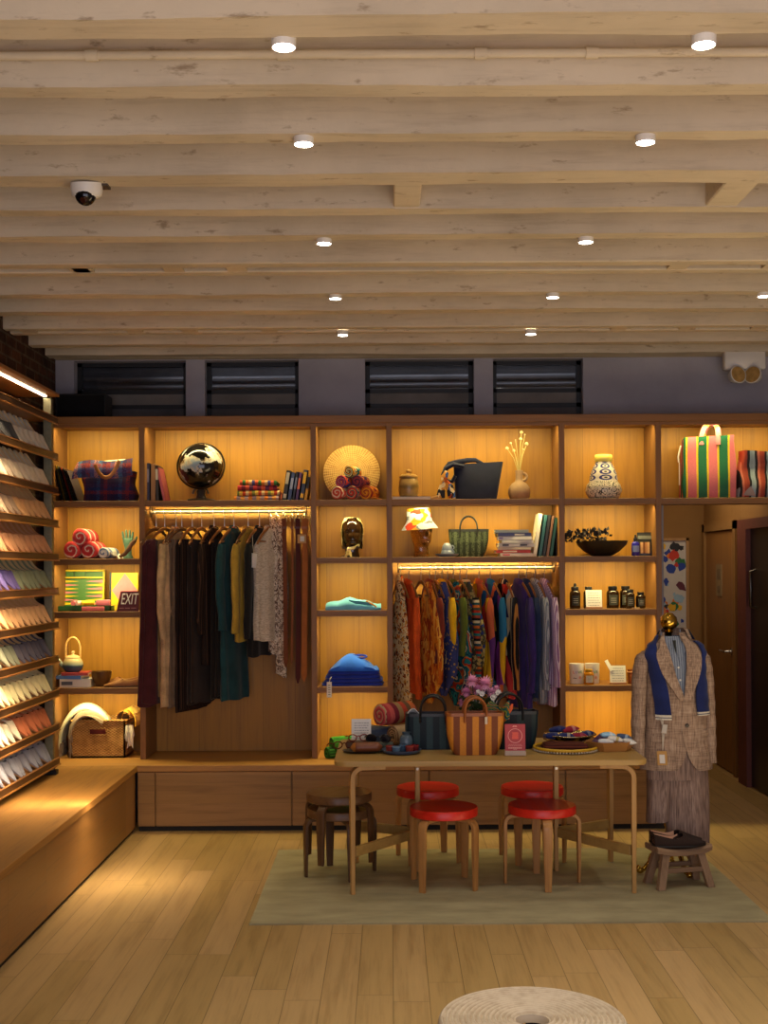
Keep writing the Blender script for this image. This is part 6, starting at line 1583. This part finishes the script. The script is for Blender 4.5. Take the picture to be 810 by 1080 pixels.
glasses('dark red eyeglasses resting in front of the white price card', (tx(377, 7.10), 7.10, TZ + .044), R(10), paint(C(130, 34, 34), .25))
glasses('black sunglasses behind the brown leather glasses case', (tx(398, 7.05), 7.05, TZ + .040), R(-8), paint(C(18, 18, 22), .25), paint(C(14, 16, 22), .1), 1.25, name='sunglasses')
tag(MB().box((tx(377, 7.11), 7.14, TZ + .021), (.14, .08, .041), bev=.006).build('wooden_block', wood(C(96, 66, 40), C(70, 46, 28), 'x')), 'low dark wooden block holding up the dark red eyeglasses', 'block')
tag(MB().box((tx(399, 7.06), 7.09, TZ + .018), (.16, .10, .036), bev=.006).build('folded_pouch', fabric(C(66, 74, 66))), 'grey green folded pouch under the black sunglasses', 'pouch')
card('price_card', 'white printed card standing between the green rolls and the striped blanket roll', (tx(380, 7.22), 7.24, TZ + .004), .115, .15, R(-10), lines=8)
# blanket rolls
RB = striped((C(176, 60, 64), C(196, 88, 80), C(120, 40, 50), C(160, 128, 84), C(186, 70, 50), C(110, 84, 60), C(200, 110, 60), C(150, 50, 60), C(120, 120, 70)), 'y', 3.4, .9)
RBs = spiral((C(186, 70, 74), C(200, 96, 84), C(176, 150, 110), C(150, 56, 60)), 34)
YA = 7.27
cloth_roll('rolled_blanket', 'red and pink striped rolled blanket on top of the tan blanket roll', (tx(399, YA), YA, pz(754.5, YA)), .068, .24, R(-52), (RB, RBs), None, 'blanket', .93, tilt=R(2))
TBs = spiral((C(176, 140, 96), C(120, 88, 60), C(186, 150, 104), C(96, 70, 48)), 34)
cloth_roll('rolled_blanket', 'tan rolled blanket beneath the striped red blanket roll', (tx(412, 7.24), 7.24, TZ + .056), .055, .22, R(-54), (fabric(C(176, 146, 104)), TBs), None, 'blanket')
folded('folded_cloth', 'dark blue folded cloth beneath the near end of the striped blanket roll', (tx(398, 7.36), 7.37, TZ + .001), .16, .16, .085, fabric(C(58, 68, 88)), None, 5, 'cloth')
# far end: woven tray, silver trays, bowl of socks
wt = thing('woven_tray', 'round woven tray with a yellow rim and beaded edge', 'tray', (tx(595.5, 6.99), 7.0, TZ))
MB().lathe([(.001, 0), (.14, 0), (.172, .012), (.168, .014), (.14, .005), (.001, .004)], 48).build('tray_body', rings((C(110, 76, 40), C(60, 40, 24)), 70), wt)
MB().tube([(.176 * math.cos(a), .176 * math.sin(a), .020) for a in [2 * PI * k / 56 for k in range(56)]], .0085, 8, closed=True).build('yellow_rim', paint(C(206, 160, 30), .6, .15, 40), wt)
m = MB()
for k in range(64): a = 2 * PI * k / 64; m.ball((.178 * math.cos(a), .178 * math.sin(a), .008), .0065, 6, 4)
m.build('bead_edge', paint(C(206, 190, 160), .5, .5, 70), wt)
folded('folded_cloth', 'dark red brown folded cloth lying in the woven tray', (tx(595, 6.99), 7.0, TZ + .006), .25, .17, .036, striped((C(86, 36, 26), C(110, 52, 36), C(70, 30, 24)), 'z', 60), None, 9, 'cloth')
SIL = metal(C(176, 160, 128), .18)
for k in range(2):
    o = thing('silver_tray', ['lower silver tray of the stacked pair', 'upper silver tray of the stacked pair, holding socks'][k], 'tray', (tx(600, 7.26), 7.26, TZ + .028 * k), group='stacked silver trays')
    MB().lathe([(.001, 0), (.11, 0), (.125, .010), (.14, .024), (.152, .028), (.150, .030), (.138, .028), (.12, .012), (.001, .005)], 48).build('tray_body', SIL, o)
    MB().tube([(.152 * math.cos(a), .152 * math.sin(a), .029) for a in [2 * PI * q / 48 for q in range(48)]], .004, 8, closed=True).build('rolled_rim', SIL, o)
def sock(lab, loc, rz, c1, c2, w=.10, d=.055, h=.036, grp='folded socks', tilt=0.0):
    o = thing('folded_socks', lab, 'socks', loc, group=grp, rot=(0, tilt, rz))
    rs = []
    for i in range(11):
        s = i / 10; q = max(.12, math.sin(PI * min(1, max(0, s * .9 + .08))) ** .5)
        rs.append([Vector((-w / 2 + w * s, d / 2 * math.cos(a) * (.8 + .2 * q), h / 2 + h / 2 * math.sin(a) * q)) for a in [2 * PI * k / 14 for k in range(14)]])
    MB().loft(rs).build('sock_roll', fabric(c1), o, smooth=70)
    m = MB().loft([[v * 1.03 for v in [Vector((x_, v.y, v.z)) for v in rs[6]]] for x_ in (w * .05, w * .22)], True, False)
    m.build('paper_band', paint(c2, .7), o, smooth=60)
    return o
NVY, CRI = C(28, 36, 90), C(136, 28, 48)
zt = TZ + .028 + .008
for x, y, rz, c, b, l, tl in ((582, 7.19, 12, NVY, C(46, 56, 110), 'navy folded socks at the near edge of the silver tray', 0), (596, 7.17, -4, NVY, C(150, 140, 130), 'navy folded socks with a pale band in the middle of the silver tray', 0), (601, 7.28, 15, CRI, C(190, 120, 110), 'crimson folded socks with a pink band at the back of the silver tray', -.15), (609, 7.18, 8, CRI, C(150, 50, 70), 'crimson folded socks at the front of the silver tray', 0), (588, 7.29, -12, NVY, C(40, 50, 100), 'navy folded socks at the back of the silver tray', -.15), (617, 7.25, 20, NVY, C(120, 120, 140), 'navy folded socks at the far edge of the silver tray', -.2)):
    sock(l, (tx(x, y), y, zt + (.025 if y > 7.26 else 0)), R(rz), c, b, .10, .06, .04, 'socks on the silver tray', tl)
hb = thing('wooden_tray', 'hexagonal wooden bowl of pale and purple socks at the table end', 'tray', (tx(643, 7.0), 7.02, TZ), R(8))
hex_ = lambda r, z: [Vector((r * 1.18 * math.cos(PI / 3 * k), r * math.sin(PI / 3 * k), z)) for k in range(6)]
MB().loft([hex_(.105, 0), hex_(.125, .052), hex_(.118, .052), hex_(.099, .008)]).build('tray_body', wood(C(176, 122, 62), C(140, 92, 42), 'x'), hb, smooth=0)
for x, y, z, rz, c, b, l, tl in ((627, 7.02, .02, 35, C(66, 36, 70), C(90, 60, 96), 'purple folded socks at the near end of the hexagonal bowl', -.4), (634, 7.06, .05, 40, C(70, 40, 74), C(90, 66, 100), 'purple folded socks at the back of the hexagonal bowl', -.3), (638, 6.97, .035, -6, C(206, 206, 206), C(226, 222, 216), 'white folded socks at the front of the hexagonal bowl', .05), (648, 7.0, .045, -20, C(220, 214, 204), C(200, 180, 120), 'cream printed folded socks in the middle of the hexagonal bowl', .2), (640, 7.05, .062, 10, C(150, 190, 214), C(220, 224, 226), 'pale blue folded socks at the back of the hexagonal bowl', 0), (657, 7.05, .050, -16, C(60, 76, 110), C(150, 170, 190), 'blue patterned folded socks at the far end of the hexagonal bowl', .2), (662, 7.0, .03, -60, C(216, 214, 210), C(226, 226, 226), 'white folded socks at the far end of the hexagonal bowl', .1)):
    sock(l, (tx(x, y), y, TZ + z), R(rz), c, b, .085, .055, .034, 'socks in the wooden bowl', tl)

# ================================================================== DRESSED MANNEQUIN
MX, MY = tx(712, 7.15), 7.17
GOLD = metal(C(196, 156, 62), .14)
mq = thing('mannequin_stand', 'gold mannequin stand with a ball head and scrolled feet wearing the suit', 'mannequin', (tx(705, MY), MY, RUGZ))
hzb = pz(659, MY) - RUGZ
MB().lathe([(.001, hzb + .066), (.022, hzb + .060), (.046, hzb + .035), (.050, hzb + .008), (.044, hzb - .018), (.026, hzb - .034), (.020, hzb - .040), (.028, hzb - .048), (.018, hzb - .058), (.016, hzb - .09), (.016, hzb - .16)], 32).build('ball_head', GOLD, mq)
MB().lathe([(.016, hzb - .15), (.016, .34), (.024, .30), (.034, .27), (.024, .24), (.034, .20), (.040, .16), (.028, .12), (.02, .08), (.03, .05), (.001, .03)], 24).build('pole', GOLD, mq)
for k in range(4):
    a = R(20 + 90 * k); d = Vector((math.cos(a), math.sin(a), 0))
    pts = [d * u + Vector((0, 0, z)) for u, z in ((.02, .16), (.06, .175), (.10, .13), (.13, .07), (.165, .03), (.20, .022), (.215, .034), (.205, .05))]
    MB().tube(pts, [.014, .016, .015, .014, .015, .014, .012, .010], 10).ball(pts[5], (.022, .022, .018), 12, 8).build('scrolled_foot', GOLD, mq)
def tweed():
    t = NT('linen_tweed')
    v = lambda a, b, c: t.comb(t.math('MULTIPLY', t.ax('x'), a), t.math('MULTIPLY', t.ax('y'), b), t.math('MULTIPLY', t.ax('z'), c))
    n1 = t.noise(v(160, 160, 14), 1.0, 3); n2 = t.noise(v(14, 14, 160), 1.0, 3); n3 = t.noise(t.coord(), 7, 3)
    f = t.math('ADD', t.math('MULTIPLY', n1, .5), t.math('ADD', t.math('MULTIPLY', n2, .3), t.math('MULTIPLY', n3, .25)))
    gx = t.math('LESS_THAN', t.math('FRACT', t.math('MULTIPLY', t.ax('x'), 17)), .07); gz = t.math('LESS_THAN', t.math('FRACT', t.math('MULTIPLY', t.ax('z'), 13)), .06)
    col = t.ramp(f, [(.38, C(108, 90, 80)), (.53, C(160, 134, 114)), (.68, C(192, 168, 148))])
    col = t.mix(t.math('MULTIPLY', t.math('MAXIMUM', gx, gz), .22), col, C(90, 64, 56))
    t.bump(f, .3, .004)
    return t.done(col, .95, 0, .1)
TWEED = tweed()
def tweed2():
    t = NT('linen_trouser_cloth')
    v = lambda a, b, c: t.comb(t.math('MULTIPLY', t.ax('x'), a), t.math('MULTIPLY', t.ax('y'), b), t.math('MULTIPLY', t.ax('z'), c))
    n1 = t.noise(v(150, 150, 9), 1.0, 3); n3 = t.noise(t.coord(), 7, 3)
    f = t.math('ADD', t.math('MULTIPLY', n1, .75), t.math('MULTIPLY', n3, .25))
    t.bump(f, .3, .004)
    return t.done(t.ramp(f, [(.35, C(104, 86, 80)), (.52, C(150, 126, 114)), (.68, C(178, 154, 140))]), .95, 0, .1)
TWEED2 = tweed2()
YW = R(6)
sj = thing('suit_jacket', 'brown checked linen suit jacket with notched lapels on the gold mannequin', 'jacket', (MX, MY, 0), YW)
zs_ = lambda y: pz(y, MY)
# body levels: z, half width, half depth, front gap half-angle (deg), centre shift
JL = [(zs_(668), .066, .060, 36, -.045), (zs_(675), .095, .066, 25, -.035), (zs_(682), .155, .078, 16, -.02), (zs_(690), .188, .092, 12, -.012), (zs_(705), .184, .110, 9, -.006), (zs_(735), .176, .120, 1, .01), (zs_(752), .176, .118, -3, .015), (zs_(764), .176, .116, -5, .018), (zs_(780), .186, .118, -3, .022), (zs_(795), .198, .122, 1, .026), (zs_(804), .206, .124, 5, .028), (zs_(811), .210, .125, 13, .03)]
def jl(z):
    for a, b in zip(JL, JL[1:]):
        if a[0] >= z >= b[0]:
            f = (a[0] - z) / (a[0] - b[0]); f = f * f * (3 - 2 * f) * .5 + f * .5
            return [a[k] + (b[k] - a[k]) * f for k in range(1, 5)]
    return list((JL[0] if z > JL[0][0] else JL[-1])[1:])
def jsurf(z, a, off=0.0):
    """point on the jacket at height z and angle a from straight ahead"""
    w, d, g, cxs = jl(z)
    s, c = math.sin(a), math.cos(a)
    return Vector(((w + off) * (abs(s) ** .85) * (1 if s > 0 else -1) + cxs * max(0, c), -(d + off) * c - .004 * math.sin(a * 5 + z * 9), z))
rs = []; NS = 36
for i in range(NS + 1):
    z = JL[0][0] + (JL[-1][0] - JL[0][0]) * i / NS; g = R(jl(z)[2]); ring = []
    for k in range(49):
        a = g + (2 * PI - 2 * g) * k / 48
        p = jsurf(z, a, .002 * math.sin(a * 7 + z * 20) + (.004 if k < 6 and z < zs_(745) else 0))
        if i == NS: p.z -= .018 * (1 - abs(math.cos(a / 2))) + (.014 if k in (0, 1) else 0) * 0
        if k < 3 or k > 45: p.z += 0
        ring.append(p)
    rs.append(ring)
MB().loft(rs, False, False).build('jacket_body', TWEED, sj, smooth=75)
for sg in (-1, 1):
    o_ = 0 if sg < 0 else -.026
    pth = [(sg * (.160 + o_ * .4), .0, zs_(692)), (sg * (.194 + o_), .0, zs_(698)), (sg * (.212 + o_), .0, zs_(715)), (sg * (.220 + o_), -.005, zs_(745)), (sg * (.226 + o_), -.01, zs_(775)), (sg * (.226 + o_), -.02, zs_(806))]
    f = [];
    for i in range(25):
        k = i / 24 * (len(pth) - 1); j = min(int(k), len(pth) - 2); q = k - j
        f.append(Vector(pth[j]).lerp(Vector(pth[j + 1]), q))
    MB().tube(f, [.050 + .016 * math.sin(min(1, i / 6) * PI / 2) - .016 * (i / 24) + .003 * math.sin(i * 1.9) for i in range(25)], 20, flat=.72, up=(0, 1, 0)).build('sleeve', TWEED, sj, smooth=75)
# lapels and collar
for sg in (-1, 1):
    m = MB(); rs = []
    for i in range(13):
        s = i / 12; z = zs_(672) + (zs_(738) - zs_(672)) * s
        g = R(jl(z)[2]); wd = math.radians(6 + 25 * math.sin(PI * min(1, s * .78 + .10)) * (1 - s) ** .55)
        if s < .22: wd *= .72
        rs.append([jsurf(z, sg * (g - R(1)), .010), jsurf(z, sg * (g + wd * .5), .022), jsurf(z, sg * (g + wd * .97), .027), jsurf(z, sg * (g + wd), .024), jsurf(z, sg * (g + wd * .96), .006)])
    m.loft(rs, False, False)
    m.build('lapel', TWEED, sj, smooth=60)
rs = []
for k in range(25):
    a = R(62) + (2 * PI - 2 * R(62)) * k / 24
    rs.append([jsurf(zs_(668), a, .004) + Vector((0, 0, .022)), jsurf(zs_(668), a, .016) + Vector((0, 0, .012)), jsurf(zs_(674), a, .012) + Vector((0, 0, -.008))])
MB().loft(rs, False, False).build('collar', TWEED, sj, smooth=60)
for zb2 in (764,): MB().lathe([(.001, .006), (.010, .005), (.012, 0), (.001, -.001)], 18, c=jsurf(zs_(zb2), R(2), .004), M=Matrix.Rotation(R(90), 4, 'X')).build('button', paint(C(50, 36, 30), .3), sj)
for sg, zz in ((-1, 778), (1, 772)):
    m = MB(); rs = [[jsurf(zs_(zz) + dz_, sg * R(q), .006) for dz_ in (.012, -.022)] for q in range(26, 66, 4)]
    m.loft(rs, False, False).build('pocket_flap', TWEED, sj, smooth=60)
m = MB(); rs = [[jsurf(zs_(703) - .004 * q / 10, R(30 + q), .005 + .001), jsurf(zs_(708), R(30 + q), .006)] for q in range(0, 18, 3)]
ms = MB()
ds = thing('dress_shirt', 'grey blue striped shirt with an open collar inside the suit jacket', 'shirt', (MX, MY, 0), YW)
rs = []
for i in range(18):
    z = zs_(672) + (zs_(790) - zs_(672)) * i / 17; w, d, g, cxs = jl(z)
    rs.append([Vector(((w - .014) * math.sin(a) * .96 + cxs * max(0, math.cos(a)), -(d - .012) * math.cos(a) * .97, z)) for a in [2 * PI * k / 32 for k in range(32)]])
SHM = striped((C(150, 158, 172), C(108, 118, 138)), 'x', 75, .85)
MB().loft(rs, True, False).build('shirt_body', SHM, ds, smooth=70)
for sg in (-1, 1):
    q = lambda z, a, o_: jsurf(zs_(z), sg * R(a), o_)
    c0 = -.030
    MB().add([(c0 + sg * .052, -.02, zs_(668)), (c0 + sg * .012, -.078, zs_(684)), (c0 + sg * .030, -.094, zs_(702)), (c0 + sg * .072, -.075, zs_(684)), (c0 + sg * .06, .0, zs_(664))], [(0, 1, 2, 3), (0, 3, 4)]).build('shirt_collar', SHM, ds, smooth=0)
MB().add([(c0 - .010, -.075, zs_(676)), (c0 + .012, -.075, zs_(676)), (c0 + .006, -.090, zs_(690))], [(0, 1, 2)]).build('neck_opening', paint(C(30, 32, 28), .8), ds, smooth=0)
for k in range(3): MB().lathe([(.001, .003), (.006, .002), (.006, 0)], 12, c=(-.016 + .008 * k, -.108 - .006 * k, zs_(704 + 13 * k)), M=Matrix.Rotation(R(90), 4, 'X')).build('button', paint(C(214, 210, 204), .4), ds)
# trousers
tr_ = thing('suit_trousers', 'greyish brown linen trousers hanging below the suit jacket', 'trousers', (MX, MY, 0), YW)
for sg, zb3, cx_ in ((-1, 866, -.085), (1, 900, .055)):
    rs = []
    for i in range(24):
        s = i / 23; z = zs_(800) + (zs_(zb3) - zs_(800)) * s
        w = (.075 if sg < 0 else .135) * (1 - .06 * s); d = .075 + .02 * s
        xx = cx_ + (-.012 if sg < 0 else .012) * s; yy = (.02 if sg < 0 else -.01)
        rs.append([Vector((xx + w * math.cos(a) * (1 + .04 * math.sin(3 * a + 4 * s)), yy + d * math.sin(a) * (1 + .10 * math.sin(5 * a + s * 3)), z + (.012 * math.cos(a) if i == 23 else 0))) for a in [2 * PI * k / 30 for k in range(30)]])
    MB().loft(rs, True, False).build('trouser_leg', TWEED2, tr_, smooth=70)
rs = []
for i in range(6):
    z = zs_(786) + (zs_(822) - zs_(786)) * i / 5
    rs.append([Vector((.172 * math.cos(a) + .0, .10 * math.sin(a), z)) for a in [2 * PI * k / 32 for k in range(32)]])
MB().loft(rs, True, False).build('trouser_seat', TWEED2, tr_, smooth=70)
# scarf
sf = thing('knitted_scarf', 'navy knitted scarf with a cream striped hem draped over the jacket shoulders', 'scarf', (MX, MY, 0), YW)
KN = fabric(C(26, 36, 84), .25, weave=180)
def strip_on(pts, n=26):
    rs = []
    for i in range(n + 1):
        k = i / n * (len(pts) - 1); j = min(int(k), len(pts) - 2); q = k - j
        (z0, a0, b0), (z1, a1, b1) = pts[j], pts[j + 1]
        z, a, b = z0 + (z1 - z0) * q, a0 + (a1 - a0) * q, b0 + (b1 - b0) * q
        ring = [jsurf(zs_(z), R(a + (b - a) * u / 6), .022 + .006 * math.sin(u * PI / 6) + .002 * math.sin(i * 1.3)) for u in range(7)]
        rs.append(ring + [jsurf(zs_(z), R(a + (b - a) * u / 6), .012) for u in range(6, -1, -1)])
    return rs
L1 = strip_on([(671, -74, -118), (682, -40, -70), (700, -28, -58), (725, -24, -54), (757, -20, -49)])
MB().loft(L1[:-1]).build('scarf_end', KN, sf, smooth=60)
L2 = strip_on([(677, 60, 85), (692, 40, 50), (712, 25, 47), (735, 18, 51), (753, 20, 56)])
MB().loft(L2[:-1]).build('scarf_end', KN, sf, smooth=60)
for Lr in (L1, L2): MB().loft([[v + Vector((0, -.001, 0)) for v in Lr[-2]], Lr[-1], [v + Vector((0, 0, -.006)) for v in Lr[-1]]]).build('cream_hem', striped((C(220, 212, 196), C(40, 48, 90), C(224, 216, 200), C(224, 216, 200)), 'z', 55), sf, smooth=60)
rs = []
for i in range(15):
    a = R(-118) - R(360 - 118 - 85) * i / 14
    rs.append([jsurf(zs_(668), a, .020) + Vector((0, 0, .014)), jsurf(zs_(670), a, .030), jsurf(zs_(676), a, .022), jsurf(zs_(676), a, .012)])
MB().loft(rs, False, False).build('neck_loop', KN, sf, smooth=60)
# loose threads and tag on the jacket
tt = thing('swing_tag', 'brown paper swing tag on a string hanging from the navy scarf', 'tag', (MX, MY, 0), YW)
p0 = jsurf(zs_(757), R(-36), .03); p1 = jsurf(zs_(790), R(-34), .03)
m = MB()
for k in range(3): m.tube([p0 + Vector((.01 * k - .01, 0, .005)), p0.lerp(p1, .4) + Vector((.012 - .006 * k, -.006, 0)), p1 + Vector((.0, 0, .005))], .0022, 5)
m.build('string', paint(C(190, 180, 166), .8), tt)
MB().box(p0 + Vector((.012, -.01, -.055)), (.030, .006, .050), (0, .15, .1)).build('plastic_tag', paint(C(176, 170, 164), .4), tt, smooth=0)
c = p1 + Vector((-.004, -.004, -.04))
MB().box(c, (.056, .003, .080), (0, -.06, R(-30))).build('paper_tag', paint(C(196, 150, 84), .7), tt, smooth=0)
MB().box(c + Vector((-.001, -.003, -.004)), (.030, .002, .050), (0, -.06, R(-30))).build('tag_label', paint(C(226, 222, 216), .7), tt, smooth=0)
# small wooden stool with loafers
s2 = thing('milking_stool', 'small rough wooden stool with a dished seat and four splayed legs', 'stool', (tx(714, 6.86), 6.86, RUGZ), R(14))
M_rw = wood(C(150, 120, 92), C(110, 84, 62), 'z', rough=.8)
SHH = .215
rs = []
for i in range(17):
    s = i / 16; x = -.165 + .33 * s; sag = .022 * (2 * s - 1) ** 2
    rs.append([Vector((x, y, SHH - .022 + sag + zz)) for y, zz in ((-.078, -.016), (-.082, .006), (-.07, .018), (0, .012), (.07, .018), (.082, .006), (.078, -.016), (0, -.018))])
MB().loft(rs).build('seat', wood(C(150, 120, 92), C(110, 84, 62), 'x', rough=.8), s2, smooth=40)
for sx in (-1, 1):
    for sy in (-1, 1):
        a, b = Vector((sx * .105, sy * .048, SHH - .03)), Vector((sx * .150, sy * .085, 0))
        rs = [[p + Vector((u * w, v * w * .8, 0)) for u, v in ((-1, -1), (1, -1), (1, 1), (-1, 1))] for p, w in ((a, .022), (b, .020))]
        MB().loft(rs).build('leg', M_rw, s2, smooth=0)
for sy in (-1, 1): MB().box((0, sy * .066, .098), (.24, .022, .026), bev=.002).build('stretcher', wood(C(140, 110, 84), C(104, 80, 58), 'x', rough=.8), s2, smooth=0)
DB = C(46, 30, 24)
for dy_, l in ((-.042, 'dark brown suede loafer nearest the camera on the small wooden stool'), (.044, 'dark brown suede loafer behind its pair on the small wooden stool')):
    x0, y0 = tx(714, 6.86), 6.86 + dy_
    o = shoe('suede_loafer', l, DB, C(206, 160, 130), C(30, 22, 18), (x0 - .150, y0 - .015, RUGZ + SHH + .012), (0, 0, R(-84)), 'suede loafers on the wooden stool', .95); o.scale = (1.12, 1.12, 1.12)
